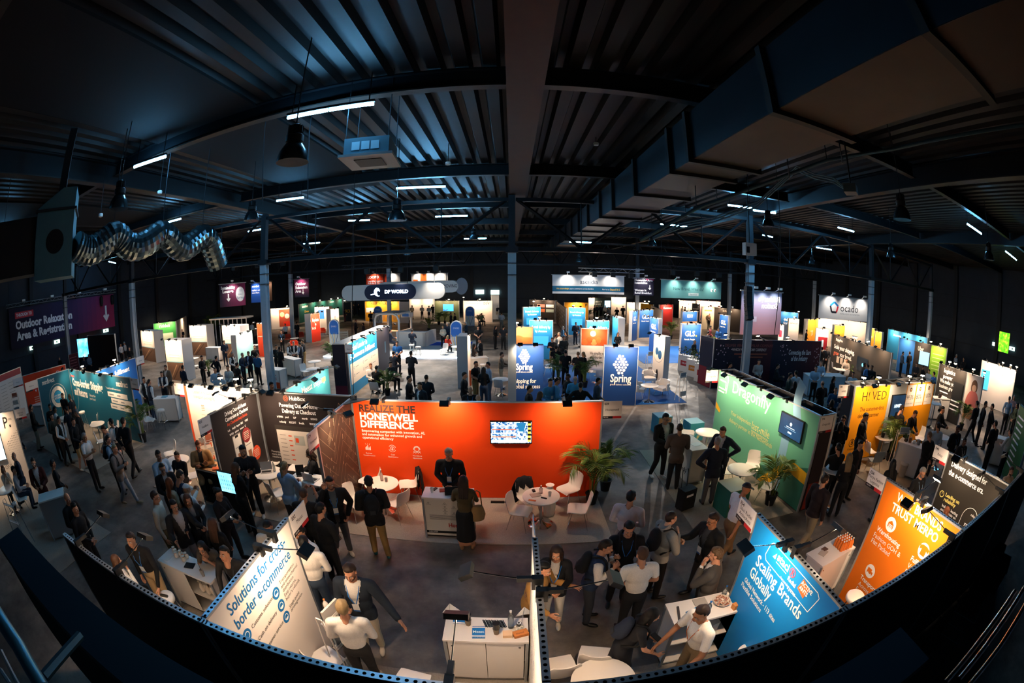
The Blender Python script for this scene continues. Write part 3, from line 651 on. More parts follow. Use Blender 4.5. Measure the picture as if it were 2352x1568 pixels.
def hair_mesh(style,V,F,lo):
    N = normals(V,F); m = scalp(V)
    if style in ('short','pony','bun'): v,f = shell(V,F,N,m,(.012+.008*np.clip((V[:,2]-.03)/.08,0,1)+.003*np.sin(V[:,0]*90+V[:,1]*40))*np.clip(m/.022,.12,1))
    elif style == 'buzz': v,f = shell(V,F,N,m,.004)
    elif style == 'bald': v,f = shell(V,F,N,np.minimum(m,.035-V[:,2]),.004)
    elif style == 'curly':
        d = .018+.008*np.sin(V[:,0]*160)*np.sin(V[:,1]*150+1)*np.sin(V[:,2]*140); v,f = shell(V,F,N,m,d*np.clip(m/.02,.15,1))
    elif style == 'cap':
        mc = V[:,2]-.042; v,f = shell(V,F,N,mc,.014); k = len(v); n = 9; b = []
        for r in (.085,.165):
            for zz in (.05,.042):
                for i in range(n): a = PI+PI*(.16+.68*i/(n-1)); b.append((.9*r*math.cos(a),r*math.sin(a),zz-.02*(r > .1)))
        v = np.vstack([v,np.array(b)])
        for i in range(n-1):
            for q in ((0,2*n),(2*n,3*n),(3*n,n),(n,0)): f.append((k+q[0]+i,k+q[0]+i+1,k+q[1]+i+1,k+q[1]+i))
    else:
        s = SH(); L_ = {'long': -.33,'bob': -.13}[style]
        s.ell((0,.022,.030),(.091,.104,.103)); s.ell((0,.07,-.05),(.085,.05,.11))
        for i in range(5):
            x = -.07+.035*i; s.cone((x,.075-abs(x)*.35,-.02),(x*1.1,.105-abs(x)*.2,L_),.036,.018 if style == 'long' else .03)
        for x in (-1,1): s.cone((x*.078,.0,.02),(x*.083,-.012,max(L_,-.2)),.022,.018)
        v,f = remesh(s.v,s.f,.024 if lo else .011,2)
        c = (v[:,1] > -.062) | (v[:,2] > .07) | (np.abs(v[:,0]) > .066)
        f = [q for q in f if all(c[i] for i in q)]
    if style in ('pony','bun'):
        s = SH()
        if style == 'pony': s.cone((0,.1,.03),(0,.15,-.02),.024,.03); s.cone((0,.15,-.02),(0,.135,-.2),.03,.014)
        else: s.ell((0,.1,.075),(.042,.042,.04))
        k = len(v); v = np.vstack([v,np.array([tuple(a) for a in s.v])]); f = f+[tuple(i+k for i in q) for q in s.f]
    return v,f
def hand_soup(kind):
    s = SH(); curl = {'relaxed': .38,'open': .08,'fist': .95}[kind]
    s.cone((-.03,0,0),(.03,0,0),.024,.026)
    for i,(y,l) in enumerate([(.030,.074),(.010,.082),(-.010,.076),(-.029,.060)]):
        s.cone((.02,y*.7,0),(.088,y*1.05,0),.0135,.0115); p = Vector((.088,y*1.05,0)); a = 0; ll = l*.45
        for k in range(3):
            a += curl*(.8+.12*i); q = p+Vector((math.cos(a)*ll,(.006 if kind == 'open' else .0)*(1.5-i),-math.sin(a)*ll)); s.cone(p,q,.0098-.0009*k,.0092-.001*k); p = q; ll *= .72
    p = Vector((.02,.024,-.006)); q = Vector((.056,.052,-.02)); r = q+Vector((.032,.010 if kind != 'fist' else -.02,-.012)); u = r+Vector((.024,.0 if kind != 'fist' else -.016,-.006))
    s.cone(p,q,.015,.0115); s.cone(q,r,.0108,.0098); s.cone(r,u,.0095,.008); return s
HANDS = {}
for k in ('relaxed','open','fist'):
    h = hand_soup(k); HANDS[k] = remesh(h.v,h.f,.0052,2); HANDS[k+'_lo'] = remesh(h.v,h.f,.014,1)
def shoe_mesh():
    s = SH(); s.ell((0,-.075,.035),(.046,.115,.036)); s.ell((0,.03,.045),(.04,.06,.05)); s.cone((0,.03,.06),(0,.03,.1),.045,.045)
    v,f = remesh(s.v,s.f,.014,3); v[:,2] = np.maximum(v[:,2],.0); return v,f
SHV,SHF = shoe_mesh()
def face_bits():
    out = {}
    m = MB()
    for x in (-1,1):
        m.lathe([(0,-.006),(.012,-.004),(.0135,0),(.012,.004),(0,.006)],M('E6E0DA',.3),n=12,T=Matrix.Translation((x*.030,-.0815,.002)) @ Matrix.Rotation(PI/2,4,'X'))
        m.lathe([(0,.0075),(.0062,.0065),(.0065,.002)],M('20160F',.2),n=10,T=Matrix.Translation((x*.030,-.082,.001)) @ Matrix.Rotation(PI/2,4,'X'))
    out['eyes'] = m
    m = MB()
    for x in (-1,1): m.tube([(x*.014,-.094,.024),(x*.032,-.092,.029),(x*.05,-.078,.022)],[.003,.004,.002],M('2A1D14',.8),5)
    out['eyebrows'] = m
    m = MB(); m.tube([(-.024,-.092,-.0655),(-.01,-.0985,-.0635),(0,-.0985,-.065),(.01,-.0985,-.0635),(.024,-.092,-.0655)],[.002,.0042,.0045,.0042,.002],M('8E4A40',.5),6); out['lips'] = m
    m = MB()
    for x in (-1,1): m.tube([(x*.031+.021*math.cos(a),-.102+.01*abs(math.cos(a))*(1 if x*math.cos(a) > 0 else 0),.002+.017*math.sin(a)) for a in [2*PI*i/12 for i in range(13)]],.0026,M('15130F',.4),5); m.tube([(x*.052,-.094,.006),(x*.08,.0,.008)],.002,M('15130F',.4),5)
    m.tube([(-.011,-.104,.006),(.011,-.104,.006)],.0024,M('15130F',.4),5); out['glasses'] = m
    res = {}
    for k,m in out.items():
        me = bpy.data.meshes.new(k); me.from_pydata(m.v,[],m.f)
        for q in m.mats: me.materials.append(q)
        me.polygons.foreach_set('material_index',m.m); me.polygons.foreach_set('use_smooth',[True]*len(me.polygons)); res[k] = me
    return res
FACE = face_bits()
def npmesh(name,V,F):
    me = bpy.data.meshes.new(name); me.from_pydata([tuple(v) for v in V],[],F); me.polygons.foreach_set('use_smooth',[True]*len(me.polygons)); me.materials.append(None); return me
_hair = {}
def hairm(style,lo):
    k = (style,lo)
    if k not in _hair:
        if style == 'beard':
            V,F = (HVL,HFL) if lo else (HV,HF); x,y,z = V.T
            m = (z < -.04) & (z > -.125) & (y < .0) & ~((np.abs(x) < .026) & (z > -.078) & (z < -.052)) & (np.abs(x) < .07) & ((z < -.052) | (np.abs(x) > .045))
            v,f = shell(V,F,normals(V,F),m,.006)
        else: v,f = hair_mesh(style,*((HVL,HFL) if lo else (HV,HF)),lo)
        _hair[k] = npmesh('hair',v,f)
    return _hair[k]
SHOE = npmesh('shoe',SHV,SHF)
ARMS = {'down': ((.245,.03,-.31),(.245,-.05,-.56),'relaxed'),'cross': ((.262,-.07,-.27),(-.03,-.235,-.24),'fist'),'cross2': ((.262,-.07,-.27),(-.03,-.255,-.19),'relaxed'),
        'front': ((.255,.0,-.29),(.055,-.2,-.43),'relaxed'),'phone': ((.24,-.05,-.29),(.09,-.29,-.2),'fist'),'ear': ((.30,-.15,-.2),(.15,-.09,.1),'fist'),
        'gest': ((.30,-.12,-.26),(.34,-.36,-.24),'open'),'tablet': ((.24,-.06,-.29),(.13,-.30,-.3),'fist'),'pocket': ((.30,.05,-.29),(.21,-.07,-.5),'fist'),
        'hip': ((.42,.08,-.25),(.22,-.05,-.42),'fist'),'reach': ((.25,-.17,-.26),(.2,-.41,-.34),'relaxed'),'table': ((.25,-.12,-.27),(.11,-.36,-.30),'relaxed'),
        'back': ((.28,.14,-.27),(.05,.2,-.43),'relaxed'),'chin': ((.2,-.19,-.25),(.05,-.17,-.02),'fist'),'strap': ((.22,-.06,-.29),(.13,-.2,-.08),'fist'),
        'low': ((.29,-.12,-.28),(.27,-.32,-.5),'relaxed'),'wide': ((.36,-.1,-.24),(.55,-.32,-.30),'open'),'swing': ((.25,-.08,-.3),(.24,-.24,-.49),'relaxed'),'swingb': ((.25,.12,-.29),(.25,.16,-.54),'relaxed'),
        'photo': ((.24,-.2,-.2),(.1,-.34,.08),'fist')}
LEGS = {'stand': ((0,0,.93),((.1,-.01,.5),(.11,.0,.08)),((-.1,-.02,.5),(-.12,-.03,.08))),'apart': ((0,0,.915),((.14,-.01,.5),(.18,.0,.08)),((-.14,-.02,.5),(-.17,-.03,.08))),
        'walk': ((0,0,.915),((.09,-.13,.5),(.09,-.27,.09)),((-.09,.02,.48),(-.09,.25,.13))),'sit': ((0,.02,.52),((.12,-.42,.50),(.12,-.40,.08)),((-.12,-.42,.50),(-.13,-.36,.08))),
        'perch': ((0,.02,.82),((.14,-.34,.68),(.13,-.28,.30)),((-.14,-.32,.66),(-.13,-.24,.30))),'step': ((0,0,.93),((.1,-.05,.5),(.11,-.05,.08)),((-.1,.0,.49),(-.14,.12,.08))),
        'bend': ((0,.12,.90),((.1,-.0,.5),(.12,.02,.08)),((-.1,.0,.5),(-.12,.02,.08)))}
_body = {}
def body(al,ar,legs,lean,sex,sleeve,outer,bottom,lo,hp):
    key = (al,ar,legs,lean,sex,sleeve,outer,bottom,lo,hp)
    if key in _body: return _body[key]
    f = sex == 'f'; s = SH(); hip,LL,LR = LEGS[legs]; hip = Vector(hip)
    Rt = Matrix.Rotation(R(lean),4,'X'); T = Matrix.Translation(hip) @ Rt; TL = lambda x,y,z: T @ Vector((x,y,z))
    sw = .172 if f else .212
    # torso: pelvis, belly, chest, shoulders (region 1), neck (0)
    s.ell((0,.01,-.02),(.172 if f else .172,.128,.13),2,T); s.ell((0,.0,.17),(.14 if f else .168,.112 if f else .13,.2),1,T)
    s.ell((0,.0,.36),(.162 if f else .2,.118 if f else .135,.19),1,T); s.cone(TL(-sw+.03,.01,.48),TL(sw-.03,.01,.48),.066,.066,1)
    s.cone(TL(-.07,.015,.50),TL(.07,.015,.50),.062,.062,1)
    if f: s.ell((.07,-.075,.36),(.062,.062,.062),1,T); s.ell((-.07,-.075,.36),(.062,.062,.062),1,T)
    s.cone(TL(0,.015,.52),TL(0,.0,.60),.058,.053,0)
    hd = TL(0,-.015,.70); hm = Matrix.Translation(hd) @ Matrix.Rotation(R(hp+lean*.55),4,'X'); wr = []
    for sg,a in ((1,al),(-1,ar)):
        e,w,hk = ARMS[a]; sh = TL(sg*sw,.01,.47); k = .93 if f else 1
        e = TL(sg*(e[0]*k+(0 if f else .022)),e[1],.50+e[2]); w = TL(sg*(w[0]*k+(0 if f else .012)),w[1],.50+w[2])
        s.cone(sh,e,.066 if not f else .053,.05 if not f else .04,3); s.cone(e,w,.048 if not f else .039,.032 if not f else .027,4); wr.append((e,w,hk,sg))
    an = []
    for sg,(kn,ak) in ((1,LL),(-1,LR)):
        hp_ = TL(sg*.085,.01,-.05) if legs not in ('sit','perch') else hip+Vector((sg*.09,-.02,-.01)); kn = Vector(kn); ak = Vector(ak)
        s.cone(hp_,kn,.098 if not f else .096,.067,2); s.cone(kn,ak+Vector((0,.015,.02)),.066,.05,2); an.append((kn,ak))
    if bottom in ('skirt','dress'): s.cone(hip+Vector((0,.0,-.05)),hip+Vector((0,.0,-.62)),.15,.2,5)
    vox = .03 if lo else .0165
    V,F = remesh(s.v,s.f,vox,3 if lo else 5); D = s.dist(V); near = D.argmin(0); reg = np.array([p[5] for p in s.p])[near]
    TI = np.array(T.inverted()); q = V@TI[:3,:3].T+TI[:3,3]; zl = q[:,2]; N = normals(V,F)
    RG = np.array([p[5] for p in s.p])
    def fld(*rs):
        k = np.isin(RG,rs); return (D[~k].min(0) if (~k).any() else 9.0)-(D[k].min(0) if k.any() else 9.0)
    t1,t2,t3,t4,t5 = (fld(i) for i in range(1,6))
    up = t3
    if sleeve == 'short': up = np.minimum(t3,np.minimum(*[np.linalg.norm(V-np.array(e),axis=1) for e,w,hk,sg in wr])-.09)
    under = np.minimum(np.maximum(t1,t2),zl-.02)
    if sleeve == 'long': under = np.maximum(under,np.maximum(t3,t4))
    elif sleeve == 'short': under = np.maximum(under,np.where(t3 > -.01,up,-1))
    botm = np.minimum(np.maximum(t2,t1),.07-zl) if bottom not in ('skirt','dress') else np.maximum(t5,np.minimum(np.maximum(t2,t1),.06-zl))
    if bottom in ('skirt','dress'): botm = np.minimum(botm,V[:,2]-.30)
    if bottom == 'shorts': botm = np.minimum(botm,V[:,2]-.46)
    if bottom == 'dress': under = np.maximum(under,botm)
    out = {}
    hv,hf = (HVL,HFL) if lo else (HV,HF); hmn = np.array(hm); hv2 = hv@hmn[:3,:3].T+hmn[:3,3]
    BV = [V,hv2]; BF = list(F)+[tuple(i+len(V) for i in f_) for f_ in hf]; n = len(V)+len(hv2)
    for (e,w,hk,sg) in wr:
        x = (w-e).normalized(); ref = Vector((0,-1,0)) if x.z < -.75 else Vector((0,0,1)); y = (ref-x*ref.dot(x)).normalized(); z = x.cross(y)
        if sg > 0: z = -z
        Mh = np.array([[x[i],y[i],z[i]] for i in range(3)]); h_,hfc = HANDS[hk+('_lo' if lo else '')]; w2 = np.array(w+x*.035)
        BV.append(h_@Mh.T+w2); BF += [tuple(i+n for i in (f_ if sg < 0 else reversed(f_))) for f_ in hfc]; n += len(h_)
    out['body'] = npmesh('body',np.vstack(BV),BF)
    out['top'] = npmesh('top',*shell(V,F,N,under,.007)); out['bottom'] = npmesh('bottom',*shell(V,F,N,botm,.009))
    if outer:
        x,y = q[:,0],q[:,1]; jm = np.minimum(np.maximum(t1,t2),zl+(.17 if outer in ('suit','open') else .06))
        if outer != 'vest': jm = np.maximum(jm,np.maximum(t3,t4))
        if outer == 'suit': jm = np.minimum(jm,np.maximum(y+.01,np.abs(x)-(zl-.12)*.25))
        if outer in ('open','vest'): jm = np.minimum(jm,np.maximum(y+.01,np.abs(x)-.03-.05*np.clip(zl-.1,0,.5)))
        out['outer'] = npmesh('outer',*shell(V,F,N,jm,.018 if outer != 'hood' else .016))
        if outer == 'hood': pass
    _body[key] = (out,hm,an,T,wr); return _body[key]
SKIN = {'p': 'C98F70','t': 'B07A5A','d': '6B4430','b': '8F5F45','l': 'D6A184'}
HAIRC = {'k': '0E0B0A','n': '2B1C13','b': '4A3020','o': '5E4730','y': '86704F','g': '8C8682','w': 'B5AFA8','r': '6E3B20'}
N_PEOPLE = [0]
BANDS = {}
def person(label,xy,rz,h=1.75,arms='down',legs='stand',lean=2,sex='m',skin='p',hair='short:n',top='w',bottom='k',outer=None,sleeve='long',btype='trousers',shoes='0F0F11',lo=False,lan=None,extras='',hp=8,z=.0,group=None):
    """rz in degrees: 0 faces the camera side (-Y), 90 faces right, 180 away, -90 left"""
    al,ar = (arms.split('/')+[arms])[:2] if '/' in arms else (arms,arms)
    if arms == 'cross': al,ar = 'cross','cross2'
    ot,oc = outer.split(':') if outer else (None,None)
    out,hm,an,T,wr = body(al,ar,legs,lean,sex,sleeve,ot,btype,lo,hp)
    k = h/1.75; N_PEOPLE[0] += 1
    t = thing('person',label,'person',(xy[0],xy[1],z),R(rz),group); t.scale = (k,k,k)
    def part(name,me,mat,par=t,loc=None,M4=None):
        o = bpy.data.objects.new(name,me); COL.objects.link(o); o.parent = par
        if M4 is not None: o.matrix_local = M4
        if mat is not None: o.material_slots[0].link = 'OBJECT'; o.material_slots[0].material = mat
        return o
    part('body',out['body'],M(SKIN[skin],.55,0,0,.08,30))
    tn = 't_shirt' if sleeve == 'short' else ('dress' if btype == 'dress' else 'shirt')
    if len(out['top'].polygons): part(tn,out['top'],cloth(top))
    if btype != 'dress' and len(out['bottom'].polygons): part(btype,out['bottom'],cloth(bottom))
    if ot: part({'suit': 'suit_jacket','open': 'jacket','vest': 'vest','hood': 'pullover'}[ot],out['outer'],cloth(oc))
    for kn,ak in an:
        d = Vector((ak.x-0,0,0)); part('shoe',SHOE,M(shoes,.45),M4=Matrix.Translation((ak.x,ak.y-.01,ak.z-.08)) @ (Matrix.Rotation(R(10)*(1 if ak.x > 0 else -1),4,'Z')))
    st,hc = hair.split(':')
    part('cap' if st == 'cap' else 'hair',hairm(st,lo),M(HAIRC.get(hc,hc),.6,0,0,.3,90),M4=hm)
    if 'B' in extras: part('beard',hairm('beard',lo),M(HAIRC.get(hc,hc),.7),M4=hm)
    if not lo:
        for nm in ('eyes','eyebrows','lips'): part(nm,FACE[nm],None,M4=hm)
    if 'G' in extras: part('glasses',FACE['glasses'],None,M4=hm)
    if 'C' in extras:                               # hood lying on the shoulders
        m = MB(); m.lathe([(.0,0),(.08,-.01),(.11,.03),(.085,.075),(.06,.06)],cloth(oc or top),n=16,T=T @ Matrix.Translation((0,.05,.53)) @ Matrix.Rotation(-.5,4,'X')); m.build('hood',t,80)
    if lan:
        m = MB(); L_ = M(lan,.6); yb = -.166 if ot else -.15; yb -= .03 if sex == 'f' else 0; zb = .2
        if abs(hm.translation.z-T.translation.z) > 0:
            for sx in (-1,1): m.tube([(sx*.05,.07,.555),(sx*.078,.02,.558),(sx*.085,-.075,.50),(sx*.06,yb,.38),(sx*.012,yb,zb+.05)],.006 if not lo else .009,L_,4,T=T)
            m.build('lanyard',t)
            if 'n' not in extras: m = MB(); m.box(-.045,yb-.012,zb-.09,.045,yb-.006,zb+.05,M('E8E6E2',.4),T); m.rect(-.045,zb-.09,.045,zb-.06,yb-.0125,M('2B5C9A',.5),T); m.build('badge',t)
    if 'P' in extras or 'Q' in extras:
        b = SH(); col = '14161B' if 'P' in extras else '1D2638'
        b.ell((0,.19,.34),(.145,.085,.21)); b.ell((0,.24,.26),(.11,.07,.13)); b.ell((0,.18,.48),(.10,.06,.07))
        v,f = _bp[0] if _bp else (_bp.append(remesh(b.v,b.f,.02,2)) or _bp[0])
        bt = thing('backpack','backpack','backpack',t.location,t.rotation_euler.z,None); bt.scale = t.scale; me = npmesh('pack_body',v,f); o = part('pack_body',me,cloth(col),bt,M4=T)
        m = MB()
        for sx in (-1,1): m.tube([(sx*.09,.13,.54),(sx*.115,.0,.572),(sx*.12,-.10,.50),(sx*.13,-.145,.36),(sx*.165,-.09,.2),(sx*.16,.13,.14)],.016,M('0C0D10',.7),6,T=T)
        m.build('strap',bt,60); m = MB(); m.box(-.05,.30,.2,.05,.316,.28,M('2A2E34',.6),T); m.build('pocket_patch',bt); t['_pack'] = 1
        bt['label'] = ('black backpack worn by the ' if 'P' in extras else 'dark blue backpack worn by the ')+' '.join(label.split()[:10]).rstrip(','); del t['_pack']
    return t
_bp = []
def at_head(px,py,h=1.75,legs='stand',lean=2):
    """ground position of somebody whose head shows at a point of the picture"""
    return P(px,py,{'sit': 1.20,'perch': 1.5,'bend': 1.45}.get(legs,1.62)*h/1.75)
# ================================================================ NEAR ROW OF STANDS (their black backs face the camera)
TW = M('FFFFFF',.5); TK = M('17181A',.5); TB = M('1466A8',.5)
carpet('grey carpet of the near row stands under the back rails',-5.78,1.85,3.04,3.55,'8E867C'); carpet('dark blue carpet strip beside the bending woman',.9,1.86,1.9,3.2,'1C2C44',.016)
carpet('grey carpet of the stand with the orange partition',3.1,1.85,8.4,3.6,'77706A')
xs = [-5.78,-2.72,.22,3.04,5.87,8.47,11.5]
BT = []
for i in range(6):
    lab = ['leftmost span, below the woman with brown hair','span behind the white slogan partition','span below the bending woman and the white table','span behind the bright blue partition','span behind the orange partition','rightmost span behind the black partition'][i]
    BT.append(wall('back_wall','black stand back wall with perforated rail, '+lab,(xs[i+1]-.03,1.78),(xs[i]+.03,1.78),front='E6DDD2',draw=None,holes=1,group='back walls of the near row'))
lamps_on(BT[0],3,[1.42,2.5],'leftmost black back wall'); lamps_on(BT[1],3,[.64],'back wall beside the round glasses counter'); lamps_on(BT[3],3,[.42],'back wall behind the bright blue partition')
lamps_on(BT[4],3,[.62],'back wall behind the orange partition'); lamps_on(BT[5],3,[2.0],'back wall behind the black partition')
for i,x in enumerate(xs[:3]):
    pass
def d_meest(m,w):
    m.text('Solutions for cross-',.34,2.24,.15,TB,w=1.42,bold=.012); m.text('border e-commerce',.34,2.03,.15,TB,w=1.44,bold=.012)
    for i,s in enumerate(['Transportation\nand omni-channel\ndistribution',"Easy returns,\nbuyer's refunds",'Single point\nof integration']):
        v = 1.9-.21*i; m.text(s,1.36,v-.01,.05,TK,w=.5); m.disc(1.22,v-.04,.085,-.003,TB); m.ring(1.22,v-.04,.04,.05,-.0045,TW); m.box(1.19,-.005,v-.08,1.25,-.0045,v-.05,TW)
    for i,s in enumerate(['Customs solutions','Cash on delivery','Customer service']):
        v = 1.87-.21*i; m.text(s,.55,v-.02,.055,TK); m.disc(.42,v,.085,-.003,TB); m.ring(.42,v,.04,.05,-.0045,TW)
t = wall('stand_partition','white partition with blue slogan lettering sloping toward the lower left',(-2.72,1.8),(-2.72,3.78),front='EFE6DE',draw=d_meest,holes=1,bmat=M('E9DED2',.6))
lamp(-2.75,3.05,R(90),'black arm lamp reaching right over the white slogan partition'); lamp(-2.72,3.35,R(-90),'black arm lamp reaching left from the white slogan partition')
sign('name board at the end of the white slogan partition',(-2.70,3.79),(-2.70,4.24),'E32',['Meest'],2.2,.32)
def d_centre(m,w):
    for i in range(9): m.text('vision  delivery  growth  partner',.2+.03*(i % 3),2.2-.16*i,.05,M('3A4250',.5),w=1.4)
    for u,v,h in ((.9,2.0,'C05040'),(1.1,1.5,'5070B0'),(.7,1.1,'C05040')): m.ring(u,v,.05,.06,-.0045,M(h,.5))
wall('stand_partition','thin white partition seen almost edge on in the bottom middle',(.22,3.80),(.22,1.8),front='F3EDE6',draw=d_centre,holes=1,bmat=M('EDE5DC',.6))
lamp(.24,3.03,R(-90),'black arm lamp reaching left from the edge-on partition'); lamp(.26,2.85,R(90),'black arm lamp reaching right from the edge-on partition')
sign('name board seen edge on at the end of the middle partition',(.24,4.27),(.24,3.82),'E33',[''],2.2,.32)
def d_staci(m,w):
    LB = M('A9D8F2',.5); OR = M('F0703A',.5)
    m.text('Scaling Brands',.30,1.90,.17,TW,w=1.18,bold=.012); m.text('Globally',.26,1.68,.17,TW,w=.58,bold=.012)
    m.text('Global Network - 113 sites',.20,1.53,.075,TW,w=.92,bold=.012); m.text('Flexible Solutions',.17,1.42,.075,TW,w=.62,bold=.012)
    for a,c in (((.52,2.38),(1.56,2.38)),((1.56,2.38),(1.62,2.34)),((1.62,2.34),(1.55,2.09)),((1.55,2.09),(1.2,2.09)),((.86,2.09),(.48,2.09)),((.48,2.09),(.43,2.15)),((.43,2.15),(.47,2.33)),((.47,2.33),(.52,2.38))): m.line(*a,*c,.011,-.003,TW)
    m.text('staci',.68,2.24,.11,TW,bold=.02); m.poly([(.58,2.22),(.65,2.22),(.65,2.31)],-.003,LB); m.line(.68,2.205,.94,2.205,.01,-.003,TW)
    RR = M('E4556A',.5); m.ring(1.04,2.29,.05,.062,-.0035,RR); m.text('R',1.015,2.255,.075,RR,bold=.03); m.text('Radial',1.0,2.165,.055,TW,bold=.02)
    m.text('becoming',.87,2.085,.04,TW); m.text('purson',1.1,2.075,.055,TW,bold=.02,w=.14); m.line(1.06,2.07,1.085,2.11,.012,-.003,TW); m.line(1.06,2.11,1.085,2.07,.012,-.003,TW)
    m.poly([(1.22,2.2),(1.38,2.16),(1.42,2.32),(1.26,2.36)],-.003,OR); m.text('ACTIVE\nANTS',1.245,2.285,.05,TW,bold=.03)
    for u,v in ((1.5,1.1),(1.56,1.14),(1.6,1.05),(1.55,.98)): m.disc(u,v,.007,-.003,TW,n=8)
wall('stand_partition','bright blue partition with white lettering at the lower right',(3.04,3.77),(3.04,1.8),front='0E86D4',draw=d_staci,holes=1,bmat=M('EFE6DC',.6))
lamp(3.06,3.0,R(-90),'black arm lamp reaching left over the bright blue partition'); lamp(3.08,2.85,R(90),'black arm lamp reaching right from the bright blue partition')
sign('name board at the end of the bright blue partition',(3.02,4.23),(3.02,3.78),'E34',['Staci Radial','ActiveAnts'],2.2,.32)
def d_merpo(m,w):
    O = M('E8720C',.5)
    m.text('WHY BRANDS',.37,2.27,.145,TW,w=1.16,bold=.02); m.text('TRUST MERPO',.33,2.08,.145,TW,w=1.22,bold=.02)
    def ic(u,v,r=.13): m.disc(u,v,r,-.003,TW,n=28)
    ic(.46,1.87); m.poly([(.39,1.81),(.53,1.81),(.53,1.89),(.46,1.94),(.39,1.89)],-.0045,O)
    for k in range(3): m.rect(.41,1.815+.022*k,.51,1.827+.022*k,-.0055,TW)
    m.text('Warehousing',.18,1.63,.085,TW,bold=.02); m.text('Fashion GOH &\nFlat Packed',.17,1.5,.085,TW)
    ic(1.38,1.86); m.poly([(1.32,1.78),(1.44,1.78),(1.44,1.88),(1.49,1.86),(1.5,1.92),(1.43,1.95),(1.33,1.95),(1.26,1.92),(1.27,1.86),(1.32,1.88)],-.0045,O)
    m.text('Fulfilment',1.2,1.6,.085,TW,bold=.02); m.text('Value Added\nReturns',1.2,1.47,.085,TW)
    ic(.46,.93); m.box(.38,-.0046,.88,.5,-.0045,.98,O); m.box(.5,-.0046,.88,.54,-.0045,.94,O); m.disc(.42,.88,.018,-.005,TW); m.disc(.5,.88,.018,-.005,TW)
    m.text('Transport',.3,.68,.085,TW,bold=.02); m.text('Across\nEurope',.33,.55,.085,TW)
wall('stand_partition','orange partition with white capitals at the right',(5.87,3.72),(5.87,1.8),front='EE7A10',draw=d_merpo,holes=1,bmat=M('E5DCD2',.6))
lamp(5.89,2.75,R(-90),'black arm lamp on top of the orange partition beside the lettering'); lamp(5.91,2.95,R(90),'arm lamp reaching right from the orange partition')
sign('name board at the end of the orange partition',(5.85,4.17),(5.85,3.73),'E36',['Merpo Fashion','Logistics'],2.2,.32)
def d_relay(m,w):
    Y = M('E6D77A',.5)
    m.text('Delivery designed for',.17,2.27,.12,TW,w=1.14,bold=.015); m.text('the e-commerce era.',.16,2.09,.12,TW,w=1.14,bold=.015)
    m.ring(.17,1.66,.055,.07,-.003,Y); m.line(.17,1.66,.17,1.7,.012,-.003,Y); m.text('Leading on\nreliability',.29,1.66,.075,Y,bold=.02)
    m.text('Industry leading\nsuccess rate on\nfirst delivery.',.29,1.43,.06,TW,bold=.01)
    m.ring(1.2,1.5,.24,.25,-.003,TW,a0=0,a1=PI); m.rect(.95,.4,.96,1.5,-.003,TW); m.rect(1.44,.4,1.45,1.5,-.003,TW); m.text('relay',1.12,1.35,.1,TW,bold=.02); m.text('relay',1.2,1.6,.05,TW)
wall('stand_partition','black partition with white lettering at the far right',(8.47,3.7),(8.47,1.8),front='26231F',draw=d_relay,holes=1,bmat=M('D9CFC4',.6))
lamp(8.5,3.2,R(-90),'black arm lamp at the outer end of the black partition')
sign('name board at the end of the black partition',(8.45,4.15),(8.45,3.71),'E40',['Relay'],2.2,.32)
# left end of the near row: stand with the portal lettering and low counter
def d_p(m,w):
    m.text('P',w-.62,2.0,.36,TK,bold=.01); m.text('cost',w-.36,2.22,.08,TK); m.rect(w-.35,2.0,w-.28,2.08,-.003,TK); m.text('VOICE AS ONE',.6,.72,.13,M('8A7F78',.5))
    for i in range(14):
        for j in range(9):
            r = .028*(1-i/15)*(.5+.5*j/9); m.disc(w-.06-.075*j,1.85-.07*i-.04*(8-j)*(i > 3)*0,r,-.003,TK,n=6) if (j < 9-max(0,5-i)*1.6) else None
PW = wall('exhibition_wall','off white wall with dot pattern at the left picture edge',(-16.6,1.9),(-15.35,4.15),front='E9DED2',draw=d_p)
tv('lit screen on the off white wall at the left picture edge',(-16.25,2.53),math.atan2(2.25,1.25),.95,1.05,1.05,screen_mat('BFE6F4','8FD0EA','DFF4FA',3,1.5)); lamps_on(PW,2,[.5,1.6],'off white wall at the left edge')
sign('name board at the end of the off white wall on the left',(-15.32,4.2),(-15.05,4.66),'',['PORTAL','SPAIN'],2.15,.34)
carpet('pale carpet of the leftmost stand under the standing man in dark red',-16,1.2,-9.5,4.4,'9A9186')
